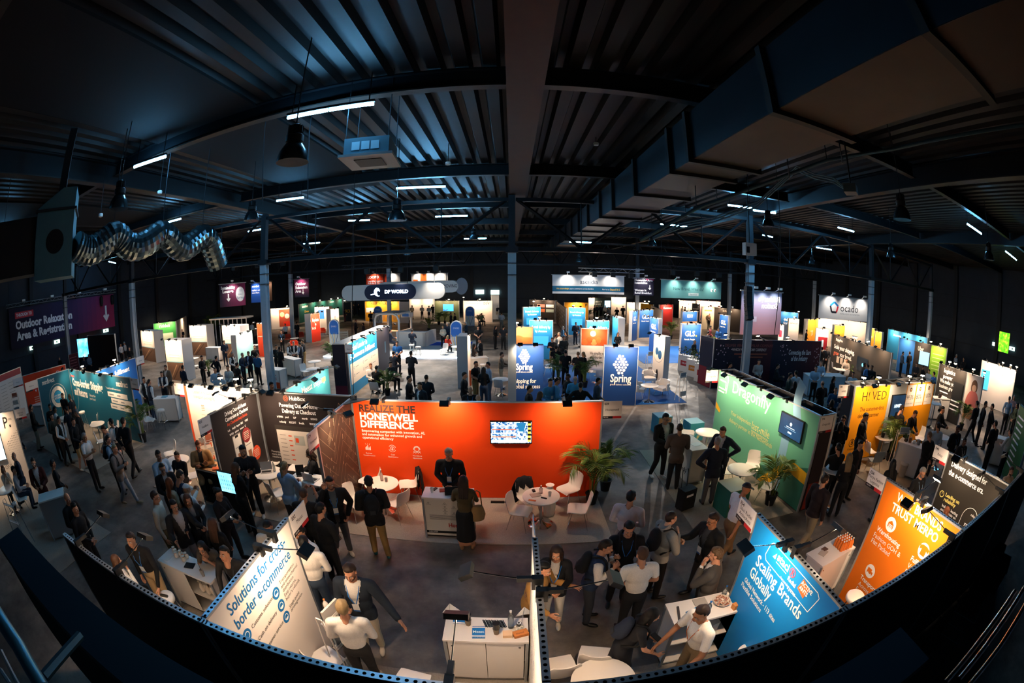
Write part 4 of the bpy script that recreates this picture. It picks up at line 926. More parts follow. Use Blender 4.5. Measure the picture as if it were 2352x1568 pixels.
# ================================================================ MIDDLE ROW
carpet('grey speckled carpet in front of the red orange wall',-3.85,7.0,2.08,8.95,'A39A90'); carpet('beige carpet of the charcoal stand',-6.9,7.0,-3.88,9.2,'9C9184'); carpet('grey carpet of the peach wall stand',-10.2,7.0,-6.93,9.35,'9C9184')
def d_hon(m,w):
    G = M('3C2A26',.5); m.text('REALIZE THE',.17,2.2,.17,G,w=1.43,bold=.035); m.text('HONEYWELL',.17,2.0,.17,TW,w=1.47,bold=.035); m.text('DIFFERENCE',.17,1.8,.17,TW,w=1.43,bold=.035)
    m.text('Empowering companies with innovation, AI,',.18,1.68,.065,TW,w=1.58,bold=.015); m.text('and automation for enhanced growth and',.18,1.59,.065,TW,w=1.5,bold=.015); m.text('operational efficiency',.18,1.5,.065,TW,bold=.015)
    for i in range(5): m.rect(.22+.03*i,1.2,.24+.03*i,1.27+.03*(i % 3),-.003,TW)
    for k in range(3): m.line(.25+.04*k,1.33,.23+.06*k,1.38,.006,-.003,TW)
    m.ring(.92,1.28,.045,.053,-.003,TW); m.ring(.92,1.28,.085,.093,-.003,TW,a0=.3,a1=2.6); m.ring(.92,1.28,.085,.093,-.003,TW,a0=3.4,a1=5.8); m.text('$',.9,1.25,.06,TW)
    m.ring(1.53,1.29,.05,.06,-.003,TW)
    for k in range(9): a = k*PI/8; m.line(1.53+.065*math.cos(a),1.29+.065*math.sin(a),1.53+.085*math.cos(a),1.29+.085*math.sin(a),.02,-.003,TW)
    for k in (-.06,0,.06): m.ring(1.53+k,1.23,.014,.02,-.003,TW); m.ring(1.53+k,1.18,.026,.032,-.003,TW,a0=0,a1=PI)
    for u,s in ((.3,'Business\nTransformation'),(.92,'Cost\nOptimisation'),(1.53,'Workforce\nOperations')): 
        for k,q in enumerate(s.split('\n')): m.text(q,u,1.1-.06*k,.035,TW,align='C')
HW = wall('exhibition_wall','red orange wall with white capitals and a screen in the middle',(-3.78,8.95),(2.05,8.95),front='F2480E',draw=d_hon,bmat=M('D8D2CA',.6))
lamps_on(HW,6,[.81,2.36,4.93],'red orange wall')
def d_hl(m,w):
    G = M('8A7660',.6); rnd = random.Random(4)
    for i in range(9):
        v = .2+.29*i; m.line(.05,v,.05+.62,v-.55,.008,-.003,G); m.line(.67,v-.55,1.2,v+.1,.008,-.003,G); m.line(1.2,v+.1,1.9,v-.6 if v > .7 else .1,.008,-.003,G)
    for i in range(40): u,v = rnd.uniform(.1,1.85),rnd.uniform(.2,2.35); m.line(u,v,u+.02,v+.1*rnd.random()+.03,.012,-.003,M('CBB79A',.5))
    for i in range(16):
        u,v = rnd.uniform(.1,1.6),rnd.uniform(.4,2.3)
        for k in range(4): m.line(u,v-.05*k,u+.18,v-.05*k+.13,.005,-.003,G)
wall('exhibition_wall','dark brown side wall with thin circuit lines left of the red orange wall',(-3.8,6.99),(-3.8,8.95),front='3C2F27',draw=d_hl,holes=1,bmat=M('2A2624',.6))
lamp(-3.85,7.9,R(-90),'black arm lamp reaching left from the dark brown side wall'); lamp(-3.82,7.75,R(60),'black arm lamp over the dark brown side wall')
sign('name board hanging off the dark brown side wall',(-3.78,6.52),(-3.78,6.97),'E29',['Honeywell'],2.1,.4); sign('name board at the right end of the red orange wall',(2.06,8.95),(2.52,8.95),'E29',['Honeywell'],2.06,.42)
t = thing('corner_tray','dark triangular corner tray with coiled cables left of the red orange wall','tray',(-3.8,8.95,2.5)); m = MB(); m.add([(.02,0,0),(.5,0,0),(.02,-.55,0),(.02,0,.02),(.5,0,.02),(.02,-.55,.02)],[(0,1,2),(5,4,3),(0,2,5,3),(1,0,3,4),(2,1,4,5)],STEEL); m.build('board',t)
m = MB(); m.tube([(.12+.08*math.cos(a),-.12+.07*math.sin(a),.03+.004*a) for a in [k*.5 for k in range(40)]],.008,BLACK,5); m.build('cable_coil',t)
t = thing('corner_tray','dark corner tray with coiled cables between the peach and charcoal walls','tray',(-6.84,9.22,2.5)); m = MB(); m.add([(.0,0,0),(.5,0,0),(.0,-.55,0),(.0,0,.02),(.5,0,.02),(.0,-.55,.02)],[(0,1,2),(5,4,3),(0,2,5,3),(1,0,3,4),(2,1,4,5)],STEEL); m.build('board',t)
m = MB(); m.tube([(.12+.08*math.cos(a),-.12+.07*math.sin(a),.03+.004*a) for a in [k*.5 for k in range(40)]],.008,BLACK,5); m.build('cable_coil',t)
sm = screen_mat('0D3A66','D9ECF4','7A8E9A',26,1.5,True)
def d_tv(m,w,h):
    for k in range(5): m.rect(w-.1,.05+.1*k,w-.025,.1+.1*k,-.073,M('E0B040',.5,0,1.0)); m.rect(w-.1,.1+.1*k,w-.025,.15+.1*k,-.073,BLACK)
    LB = M('BFE8F2',.5,0,1.3); m.rect(.03,.03,w-.11,.1,-.0722,LB)
    for k in range(7): m.rect(.06+.09*k,.1,.075+.09*k,h-.05,-.0724,M('2F6FA8',.5,0,1.0))
    for k in range(4): m.rect(.04,.16+.09*k,w*.62,.185+.09*k,-.0726,M(['C8642E','E8E2D8','B84A2A','D8D4CC'][k],.5,0,1.0))
    m.poly([(w*.62,h-.03),(w*.86,h-.03),(w*.8,h*.55),(w*.7,h*.55)],-.0726,M('0E5C84',.5,0,1.0))
tv('lit screen with a warehouse picture on the red orange wall',(-.5,8.95),0,.95,.55,1.51,sm,d_tv)
def d_hub(m,w):
    O = M('E8532E',.5)
    m.ring(.93,2.34,.07,.085,-.003,O,n=6); m.ring(.93,2.34,.025,.037,-.003,O); m.text('HubBox',1.05,2.3,.105,TW,bold=.02)
    m.text('Powering Out-of-Home',1.29,2.1,.115,TW,align='C',w=1.2,bold=.015); m.text('Delivery at Checkout',1.29,1.94,.115,TW,align='C',w=1.06,bold=.015)
    for i,s in enumerate(['by PEPPERS','paul','LIP','march','GOODWOOD']): m.text(s,.56+.27*i,1.8,.05,TW,w=.2,bold=.02)
    for i,s in enumerate(['nobody','MUSCLE FIT','butik','WOLF']): m.text(s,.62+.32*i,1.66,.055,TW,w=.22,bold=.02)
    D = M('3A3634',.5); m.rect(.42,.42,1.75,1.58,-.003,D); m.rect(.46,.44,1.72,1.45,-.0045,M('E6DCD2',.5))
    for k in range(7): m.rect(.55,1.3-.12*k,.75,1.315-.12*k,-.006,M('8A847C',.5)); m.rect(.84,1.28-.14*k,.95,1.31-.14*k,-.006,O) if k < 6 else None
    m.rect(1.02,1.05,1.35,1.32,-.006,M('B9BDB8',.5)); m.rect(1.06,1.12,1.16,1.25,-.007,O); m.rect(1.4,.6,1.62,1.3,-.006,M('D2CCC4',.5)); m.text('Powering\nmore than\nretailers',.15,.75,.06,TW)
HB = wall('exhibition_wall','charcoal rear wall with white lettering and an online shop picture',(-6.78,9.2),(-3.87,9.2),front='2B2526',draw=d_hub,bmat=M('D8D2CA',.6)); lamps_on(HB,3,[.87],'charcoal rear wall')
def d_hubl(m,w):
    O = M('E8532E',.5); m.text('Driving Out-of-Home',.60,2.26,.1,TW,w=.98,bold=.015); m.text('Conversion at Checkout',.58,2.12,.1,TW,w=1.05,bold=.015); m.text('Any Checkout Every Device.',.62,2.0,.08,O,w=.95)
    for i,s in enumerate(['hub','shopify','Magento','BIG','VTEX']): m.text(s,.6+.2*i,1.86,.05,TW,bold=.02,w=.16)
    for i,s in enumerate(['WOO','salesforce','commercetools','C']): m.text(s,.64+.24*i,1.74,.05,TW,bold=.02,w=.18)
    for u,v in ((.72,.75),(1.2,.65)): m.rect(u,v,u+.38,v+.95,-.003,M('8A8480',.4)); m.rect(u+.02,v+.02,u+.36,v+.92,-.0045,M('EDE6DE',.5)); m.rect(u+.1,v+.2,u+.26,v+.45,-.006,M('9A6A50',.5)); m.rect(u+.12,v+.86,u+.26,v+.92,-.006,BLACK); m.rect(u+.05,v+.6,u+.3,v+.62,-.006,GREY)
    m.disc(1.36,1.52,.2,-.005,M('8A2F33',.5)); m.disc(1.68,.9,.2,-.007,O)
    for u,v in ((1.36,1.52),(1.68,.9)):
        for k in range(5): m.rect(u-.13,v+.08-.045*k,u+.12,v+.1-.045*k,-.008,M('F3C9B8',.5))
HL = wall('exhibition_wall','charcoal side wall with phone pictures and round red badges',(-6.84,7.05),(-6.84,9.2),front='2B2526',draw=d_hubl,holes=1,bmat=M('E6DACE',.6)); lamp(-6.85,8.6,R(90),'black arm lamp above the charcoal side wall'); lamp(-6.88,8.2,R(-90),'black arm lamp reaching left from the charcoal side wall')
sign('name board hanging off the charcoal side wall',(-6.82,6.58),(-6.82,7.03),'E25',['HubBox'],2.1,.4)
def d_cer(m,w):
    O = M('E8532E',.5); m.rect(0,.02,.12,2.47,-.003,O); K = M('6A5F5A',.5); m.text('Leader in reusable\ntransport packaging',.45,2.22,.11,K,w=1.0)
    for a in range(3): m.ring(2.0+.07*math.cos(a*2.1+1.57),2.18+.07*math.sin(a*2.1+1.57),.055,.065,-.003,O)
    m.text('Ceren',2.15,2.15,.16,K)
    for k in range(4): m.rect(.75,1.85-.05*k,.9,1.865-.05*k,-.003,O); m.rect(.7,1.55-.09*k,1.0,1.565-.09*k,-.003,M('B8ADA4',.5))
CW = wall('exhibition_wall','pale peach wall with an orange left edge behind the seated man in beige',(-10.14,9.38),(-6.9,9.3),front='F3E3D5',draw=d_cer); lamps_on(CW,3,[.1,1.1,2.0,2.6],'pale peach wall')
sign('name board left of the pale peach wall',(-10.7,9.4),(-10.16,9.38),'E21',['Ceren'],2.06,.42)
# ---------------------------------------------------------------- green wall stand
def d_drag(m,w):
    Y = M('D8D88A',.5); BL = M('7FAFC8',.5); AM = M('E8B020',.5); DG = M('2F7460',.5)
    m.poly([(0,.02),(w,.02),(w,1.2),(3.3,.6),(1.8,.05)],-.002,DG)
    m.ring(4.9,2.6,.75,1.05,-.003,BL,a0=2.6,a1=4.0); m.rect(3.62,.02,3.95,1.62,-.003,BL); m.poly([(2.95,.02),(3.35,.02),(4.2,.8),(4.9,.75),(4.9,1.05),(4.2,1.12),(3.6,.65)],-.0035,AM); m.poly([(.02,1.45),(.02,1.25),(.3,1.15),(.35,1.25)],-.003,AM)
    for a,c in (((.12,2.42),(.55,2.42)),((.55,2.42),(.62,2.3)),((.62,2.3),(.55,1.85)),((.12,2.2),(.5,2.2)),((.5,2.2),(.5,1.95)),((.08,1.95),(.5,1.95)),((.08,1.85),(.45,1.85))): m.line(*a,*c,.045,-.004,TW)
    m.text('Dragonfly',.92,2.0,.36,TW,w=2.2,bold=.005); m.text('Your independent',.99,1.32,.13,Y,w=1.15); m.text('last-mile',2.2,1.28,.22,Y,w=.9); m.rect(2.2,1.22,3.08,1.235,-.004,Y); m.rect(2.2,1.19,3.08,1.2,-.004,Y); m.text('delivery partner in the Netherlands',.95,1.08,.13,Y,w=2.35)
DW = wall('exhibition_wall','green wall with big white lettering and a dark screen',(6.6,11.8),(6.88,6.88),front='63AE8C',draw=d_drag,bmat=BLACK); lamps_on(DW,5,[.4,1.3,2.4,3.6],'green wall')
t = thing('storage_room','dark storage box frame behind the green wall','stand structure',(6.66,11.8,0),math.atan2(-4.92,.28))
m = MB(); m.box(0,.5,.0,4.93,.54,2.5,M('14141A',.7)); m.box(4.89,.04,0,4.93,.5,2.44,M('221418',.7)); m.build('rear_wall',t)
m = MB()
for u in (0,1.25,2.5,3.7,4.9): m.box(u,.05,2.46,u+.03,.54,2.5,ALU)
m.box(0,.5,2.46,4.93,.54,2.505,ALU); m.build('top_frame',t)
m = MB(); m.box(4.9,.48,0,4.95,.55,2.5,WPLAS); m.build('corner_post',t); m = MB(); m.rect(.06,.03,.46,.75,-.003,M('7A2418',.6),Matrix.Translation((4.933,.02,0)) @ Matrix.Rotation(PI/2,4,'Z')); m.build('gradient_panel',t)
sign('name board at the near end of the green wall',(6.9,6.86),(7.38,6.88),'E46',['Dragonfly'],2.06,.42); sign('name board at the far end of the green wall',(6.14,11.85),(6.58,11.83),'E46',['Dragonfly'],2.06,.42)
def d_dtv(m,w,h):
    L = M('DCEBF2',.5,0,1.6); m.disc(w/2,h*.62,.045,-.073,L); m.rect(w*.32,h*.45,w*.68,h*.475,-.073,L); m.rect(w*.25,h*.38,w*.75,h*.395,-.073,M('8FB4C8',.5,0,1)); m.rect(w*.42,h*.2,w*.58,h*.27,-.073,L)
e = Vector((.28,-4.92,0)).normalized(); p = Vector((6.6,11.8,0))+e*3.5
tv('dark blue screen hanging on the green wall',(p.x,p.y),math.atan2(e.y,e.x),.95,.56,1.64,screen_mat('0A2E4E','0E4468','0B3858',3,.7),d_dtv)
carpet('beige carpet in front of the green wall',3.95,6.88,6.75,11.6,'9F978A')
# ---------------------------------------------------------------- amber wall stand
def d_hiv(m,w):
    K = M('1A1712',.5); LG = M('B9BBBA',.5); m.rect(1.87,.02,2.95,2.47,-.002,LG)
    for s,u in zip('H!VED',(.42,.74,.93,1.22,1.46)): m.text(s,u,2.0,.3,K,bold=-.01)
    m.text('The customer-first',.4,1.66,.14,K,w=1.3); m.text('delivery partner',.36,1.45,.14,K,w=1.12); m.ring(.35,.62,.12,.14,-.003,K,a0=0,a1=2*PI); m.text('B',.31,.56,.15,K,bold=.02); m.text('Corporation',.2,.38,.07,K)
    for i,(s,c) in enumerate((('99.3%','On-time delivery'),('80%','Lower emissions'),('100%','Electric'))):
        u = 3.0+.66*i; m.rect(u,1.65,u+.58,2.42,-.003,M('F2E8DC',.5)); m.text(s,u+.04,1.9,.16,K,w=.46); m.text(c,u+.04,1.74,.05,GREY); m.ring(u+.25,2.25,.035,.075,-.0045,K); m.poly([(u+.22,2.2),(u+.28,2.2),(u+.25,2.3)],-.005,M('EFA020',.5))
    for k in range(5): m.line(3.1+.4*k,.2+.1*k,3.4+.4*k,1.3-.1*k,.012,-.003,M('F5B850',.5))
HV_ = wall('exhibition_wall','amber yellow wall with black capitals and a grey middle strip',(10.38,8.85),(15.33,8.27),front='F09A12',draw=d_hiv,bmat=BLACK); lamps_on(HV_,5,[.3,1.6,3.9],'amber yellow wall')
e = Vector((4.95,-.58,0)).normalized(); p = Vector((10.38,8.85,0))+e*2.05
def d_htv(m,w,h): m.text('H!VED',w/2,h*.42,.11,M('BFE4F4',.5,0,2),-.073,'C',bold=.02)
tv('dark screen on the grey strip of the amber wall',(p.x,p.y),math.atan2(e.y,e.x),.85,.75,1.38,screen_mat('0B2438','0E3550','0C2C44',3,.6),d_htv)
t = thing('storage_room','dark storage box behind the amber wall','stand structure',(10.38,8.85,0),math.atan2(e.y,e.x))
m = MB(); m.box(0,.6,0,4.98,.64,2.5,M('14141A',.7)); m.box(-.02,.06,0,.02,.6,2.46,M('141A2A',.7)); m.build('rear_wall',t)
m = MB()
for u in (0,1.0,2.2,2.9,4.0,4.94): m.box(u,.05,2.46,u+.03,.64,2.5,ALU)
m.box(0,.6,2.46,4.98,.64,2.505,ALU); m.build('top_frame',t)
sign('name board at the left end of the amber wall',(9.88,9.2),(10.36,9.1),'E44',['HIVED'],2.06,.42); carpet('beige carpet in front of the amber wall',10.2,5.4,15.2,8.3,'9F978A')
# ---------------------------------------------------------------- teal wall stand and its neighbours on the left
def d_ms(m,w):
    TC = M('EDE9E2',.5); O = M('D8452C',.5)
    for k in range(4): m.disc(.2+.14*k,2.18,.05,-.003,O)
    m.text('Cross-border Shipping',.3,1.75,.34,TC,w=3.75,bold=.03); m.text('and Returns',.34,1.32,.34,TC,w=1.75,bold=.03); m.text('Tailored for\nyour brand',2.3,1.42,.11,TC)
    m.text('ms:direct',5.5,2.1,.22,TC,w=1.0,bold=.03); m.text('Trusted by well known brands',4.4,1.92,.08,TC)
    for k,(a,c) in enumerate(((4.5,6.3),(4.75,6.6),(4.6,6.45))): m.rect(a,1.62-.24*k,c,1.82-.24*k,-.003,TC); m.rect(a+.15,1.69-.24*k,a+.6,1.74-.24*k,-.005,GREY); m.rect(a+.9,1.69-.24*k,a+1.2,1.74-.24*k,-.005,GREY)
    m.ring(-.2,1.4,.95,.965,-.003,TC,a0=-1.0,a1=1.2)
MW = wall('exhibition_wall','teal rear wall with white shipping lettering on the left',(-20.36,9.7),(-13.6,9.45),front='12607A',draw=d_ms,bmat=M('D0D4D4',.6)); lamps_on(MW,5,[.5,1.9,3.4,5.2],'teal rear wall')
def d_msl(m,w):
    TC = M('EDE9E2',.5); m.text('ms:direct',.3,2.15,.2,TC,w=.85,bold=.03); m.ring(1.22,1.42,.3,.48,-.003,TC,n=36); m.disc(1.22,1.42,.28,-.003,M('2A98CC',.5),n=30); m.text('EFFICIENT\nRETURNS',1.22,1.44,.08,TC,align='C',bold=.02); m.ring(1.22,1.42,.58,.595,-.003,TC,a0=-.4,a1=3.4)
    for k in range(8): a = k*PI/4; m.line(1.22+.3*math.cos(a),1.42+.3*math.sin(a),1.22+.48*math.cos(a),1.42+.48*math.sin(a),.012,-.0045,M('8A9CA4',.5))
wall('exhibition_wall','teal side wall with a white ring diagram on the left',(-20.4,7.45),(-20.4,9.7),front='12607A',draw=d_msl,bmat=M('D0D4D4',.6))
sign('name board at the right end of the teal rear wall',(-13.58,9.45),(-13.0,9.43),'D20',['MS Direct'],2.06,.42); sign('name board at the near end of the teal side wall',(-20.4,6.6),(-20.4,7.43),'',['MS Direct'],2.06,.42); carpet('grey carpet of the teal wall stand',-20.4,6.3,-13.5,9.5,'8F877C')
def d_or(m,w):
    m.disc(.8,1.9,.18,-.003,TW); m.poly([(.65,1.85),(.95,1.85),(.8,1.55)],-.003,TW); m.disc(.8,1.9,.08,-.0045,M('E8451C',.5))
    for k in range(4): m.rect(.6,1.3-.1*k,1.4,1.34-.1*k,-.003,M('F6C0A8',.5)); 
    m.poly([(1.75,2.1),(2.2,2.1),(2.15,1.75),(1.85,1.75)],-.003,TW); m.ring(2.55,2.1,.14,.17,-.003,TW); m.rect(1.6,.1,3.0,1.5,-.004,TW); m.text('CH',1.95,.7,.5,M('D8342C',.5),bold=.04)
wall('exhibition_wall','orange red wall with white symbols behind the teal side wall',(-23.0,7.35),(-22.5,10.5),front='E8451C',draw=d_or)
sign('name board at the near end of the orange red wall',(-23.1,6.6),(-23.0,7.3),'',['Trusted'],2.06,.42)
def d_fu(m,w): m.text('fulfilment',1.4,2.0,.22,TW,w=1.3,bold=.02); m.text('with care',1.4,1.8,.12,M('BFD8F0',.5)); m.disc(.55,1.75,.6,-.003,M('F4EEE4',.5)); m.disc(2.4,1.4,.12,-.003,M('9FC8EE',.5),.2); m.disc(2.65,1.4,.12,-.003,M('9FC8EE',.5),.2)
FW = wall('exhibition_wall','royal blue wall with a white disc behind the teal wall',(-17.2,9.75),(-17.7,12.9),front='1660B4',draw=d_fu); lamps_on(FW,3,[.4,1.8],'royal blue wall behind the teal wall'); sign('name board at the far end of the royal blue wall on the left',(-17.7,12.95),(-17.8,13.6),'',['fulfilment'],2.06,.42)
wall('info_board','pale timetable board with a dark red header at the left edge',(-24.8,4.4),(-26.5,8.4),h=2.6,front='B9C0C4',draw=lambda m,w: [m.rect(0,2.25,w,2.58,-.003,M('8A2334',.5))]+[m.rect(.3+.85*j,2.0-.17*i,.9+.85*j,2.03-.17*i,-.003,GREY) for i in range(10) for j in range(4)]+[m.rect(.3,.25,1.4,.4,-.003,M('2A4C7A',.5))])
# ================================================================ FURNISHING OF THE NEAR AND MIDDLE ROWS
CH = 'white shell chairs'
def chair(px,py,rz,label,z=.45,proto=None):
    x,y = P(px,py,z); return (proto or CHAIR).place((x,y),R(rz),label,CH)
def table(px,py,label,proto=None,h=.74):
    x,y = P(px,py,h); (proto or TABLE).place((x,y),0,label,'round white tables'); return x,y
def stool(px,py,label,rz=0): x,y = P(px,py,.79); return STOOL.place((x,y),R(rz),label,'round white bar stools')
tx,ty = table(875,1108,'round white table left of the counter at the red orange wall')
chair(848,1100,-20,'white chair against the dark side wall, behind the left round table'); chair(812,1150,60,'white chair left of the left round table, seen from behind')
cj = chair(938,1110,-70,'white chair with a black jacket over its back, facing left'); chair(912,1152,-120,'white chair in front of the left round table, its back to the right')
def jacket(ch,label,h):
    t = thing('draped_jacket',label,'jacket',ch.location,ch.rotation_euler.z); m = MB(); n = 9; vs = []; fs = []
    for (y,z,w) in ((.24,.42,.2),(.225,.6,.22),(.235,.84,.2),(.30,.87,.22),(.33,.7,.27),(.35,.45,.3),(.34,.22,.27)):
        for j in range(n): s = -1+2*j/(n-1); vs.append((w*s,y+.02*math.sin(j*2.1+z*5)-.05*s*s,z-.05*s*s))
    for i in range(6):
        for j in range(n-1): fs.append((i*n+j,i*n+j+1,(i+1)*n+j+1,(i+1)*n+j))
    m.add(vs,fs,cloth(h)); o = m.build('fabric',t,90); md = o.modifiers.new('thick','SOLIDIFY'); md.thickness = .02
jacket(cj,'black jacket hanging over a chair back before the red orange wall','17171A')
tx2,ty2 = table(1242,1138,'round white table with papers right of the counter at the red orange wall')
chair(1192,1172,70,'white chair left of the right round table, seen from behind'); cb = chair(1212,1142,25,'chair hidden under a navy jacket behind the right round table'); jacket(cb,'dark navy jacket over a chair back at the right round table','151922')
chair(1306,1122,-55,'white chair between the palms and the right round table'); chair(1328,1168,-100,'white chair at the right edge of the grey carpet facing left')
for (x,y,lab,h) in ((tx-.02,ty+.12,'clear bottle on the left round table before the red orange wall',.29),(tx2-.0,ty2+.1,'clear bottle on the right round table',.2)): bottle(lab,x,y,.74,h)
cup('glass beside the bottle on the left round table',tx+.1,ty+.08,.74,.1,M('E8E8E4',.1,0,0,0,20,1,.6)); cup('white paper cup on the right round table',tx2+.18,ty2-.02,.74)
flatitem('notebook','grey notebook on the right round table','notebook',tx2-.12,ty2+.02,.74,.3,.21,.15,.015,M('B9ADA4',.6)); flatitem('phone','black computer mouse on the right round table','mouse',tx2-.15,ty2+.2,.74,.2,.06,.1,.03,BLACK)
flatitem('flyer','small orange flyer on the right round table','flyer',tx2-.2,ty2-.2,.74,-.3,.16,.06,.004,M('D8733A',.6)); flatitem('glasses','folded spectacles on the right round table','spectacles',tx2+.05,ty2-.12,.74,-.5,.13,.03,.02,BLACK)
t = thing('paper_bag','crumpled white paper bag on the floor behind the right round table','bag',(*P(1262,1122,.7),0)); m = MB(); m.lathe([(.12,0),(.15,.2),(.13,.55),(.06,.75),(.1,.8)],WPLAS,n=9); m.build('body',t)
c = counter('white counter with red lettering before the red orange wall',(-1.29,7.37),0,.98,.42)
m = MB(); RD = M('C0301C',.5); K = M('3A3A3C',.5); m.text('Honeywell',.0,.32,.1,RD,-.2135,w=.48,bold=.03); m.rect(-.49,.15,.49,.21,-.2135,BLACK); m.text('DELIVER',-.42,.165,.035,TW,-.2145)
for k in range(5): m.rect(-.38,.6-.025*k,.42,.608-.025*k,-.2135,K)
for i,(u,v) in enumerate([(-.38,.9),(-.05,.9),(-.05,.82),(.13,.82),(-.05,.74),(-.05,.67),(.13,.67)]): m.ring(u,v,.012,.018,-.2135,K); m.rect(u-.05,v-.035,u+.05,v-.03,-.2135,K)
m.build('lettering',c); laptop('dark laptop on the counter at the red orange wall',-1.2,7.4,1.03,PI+.2)
cup('white cup on the counter at the red orange wall',-1.62,7.38,1.03); flatitem('notebook','red notebook on the counter at the red orange wall','notebook',-1.42,7.46,1.03,.2,.12,.14,.015,M('A83A28',.6)); flatitem('spectacles','spectacles case on the counter at the red orange wall','case',-1.58,7.5,1.03,1.2,.12,.06,.02,M('2A2624',.5))
PALM.place((1.88,8.6),.3,'tall palm in a black pot at the right end of the red orange wall','potted palms'); PALM2.place((2.35,9.25),1.9,'second palm behind the right end of the red orange wall','potted palms')
t = thing('power_strip','black power strip with looped cables on the carpet below the screen','power strip',(-.35,8.72,.012)); m = MB(); m.box(-.16,-.03,0,.16,.03,.04,BLACK); m.build('socket_bar',t); m = MB(); m.tube([(.3+.13*math.cos(a),.02+.06*math.sin(a),.012) for a in [k*.4 for k in range(34)]]+[(.12,0,.02)],.007,BLACK,5); m.build('cable',t)
# charcoal stand
hx,hy = table(614,1083,'round white table inside the charcoal stand'); chair(622,1062,-10,'white chair behind the round table of the charcoal stand'); chair(636,1130,150,'white chair in front of the round table of the charcoal stand',.45); chair(682,1070,0,'white chair behind the laptop counter of the charcoal stand')
laptop('silver laptop on the round table of the charcoal stand',hx-.05,hy+.02,.74,.5,'C8C6C2'); bottle('clear bottle on the round table of the charcoal stand',hx+.15,hy+.12,.74)
c = counter('white counter with a silver laptop in the charcoal stand',(-4.5,7.5),R(-8),.9,.45); m = MB(); m.text('HubBox',.1,.3,.13,TK,-.231,'C',bold=.02); m.build('lettering',c)
laptop('silver laptop on the counter of the charcoal stand',-4.4,7.45,1.03,PI-.2,'D2CEC8'); t = thing('tablet_stand','black tablet stand on the counter of the charcoal stand','tablet',(-4.75,7.55,1.03),.4); m = MB(); m.box(-.09,-.05,0,.09,.05,.01,BLACK); m.build('foot',t); m = MB(); m.box(-.1,0,.02,.1,.012,.26,BLACK,Matrix.Rotation(-.3,4,'X')); m.build('tablet',t)
t = thing('planter','dark feathery decoration hanging at the counter of the charcoal stand','decoration',(-4.12,7.2,.9)); m = MB(); rnd = random.Random(2)
for i in range(50): m.tube([(0,0,.1),(rnd.uniform(-.15,.15),rnd.uniform(-.12,.12),rnd.uniform(-.12,.12))],.009,BLACK,4)
m.build('feathers',t)
c = counter('dark kiosk with a wooden top beside the charcoal side wall',(-7.35,7.3),0,.95,.5,1.0,front='1A1B1E'); m = MB(); m.box(-.5,-.27,1.0,.5,.27,1.02,M('B98F68',.5,0,0,.2,12)); m.build('wooden_top',c)
m = MB(); m.rect(-.4,.2,.4,.9,-.256,M('060708',.3)); m.build('screen',c)
for i in range(3): flatitem('brochure',['pink brochure stack on the dark wooden topped kiosk','dark tray on the wooden topped kiosk','orange pen tray on the wooden topped kiosk'][i],'brochure',-7.6+.22*i,7.36-.08*i,1.02,.3*i,.22,.16,.03,M(['C8583C','2A2624','D8602C'][i],.6))
t = tv('upright touch screen with a light blue picture at the charcoal stand',(-6.7,6.78),0,.55,.55,.72,screen_mat('5FB0DC','7CC4E8','69B8E2',5,1.2),lambda m,w,h: [m.line(.08+.06*(k % 7),.1+.1*(k//7),.1+.06*(k % 7),.15+.1*(k//7),.012,-.073,M('1A4A70',.5)) for k in range(24)])
m = MB(); m.box(.05,-.06,-.72,.5,.1,.0,DARK); m.build('pedestal',t)
# peach wall stand: table, chairs, seated people come below
cx_,cy_ = table(407,1053,'round white table with bottles before the pale peach wall'); chair(390,1035,-30,'white chair left of the round table before the peach wall',.5); chair(440,1090,130,'beige chair in front of the peach wall table')
bottle('clear bottle on the peach wall table',cx_-.05,cy_+.05,.74); bottle('pink bottle on the peach wall table',cx_+.1,cy_+.02,.74,.2,M('D8A0A8',.3)); flatitem('phone','black phone on the peach wall table','phone',cx_+.2,cy_-.1,.74,.4,.07,.14,.01,BLACK)
rack('white brochure rack leaning beside the charcoal side wall',-7.9,8.0,R(60),.42,.3,1.5); t = rack('orange stand of leaflets behind the white brochure rack',-8.5,8.3,R(40),.4,.3,1.2,3,M('D85A28',.5))
c = counter('white counter with a cable ring stool at the far left of the middle aisle',(-14.5,12.1),R(25),1.2,.55); flatitem('brochure','bluish brochures on the far left white counter','brochure',-14.6,12.1,1.03,.3,.3,.2,.03,M('6FB0C8',.5))
STOOL.place((-14.0,11.2),.3,'bar stool with round base before the far left white counter','round white bar stools')
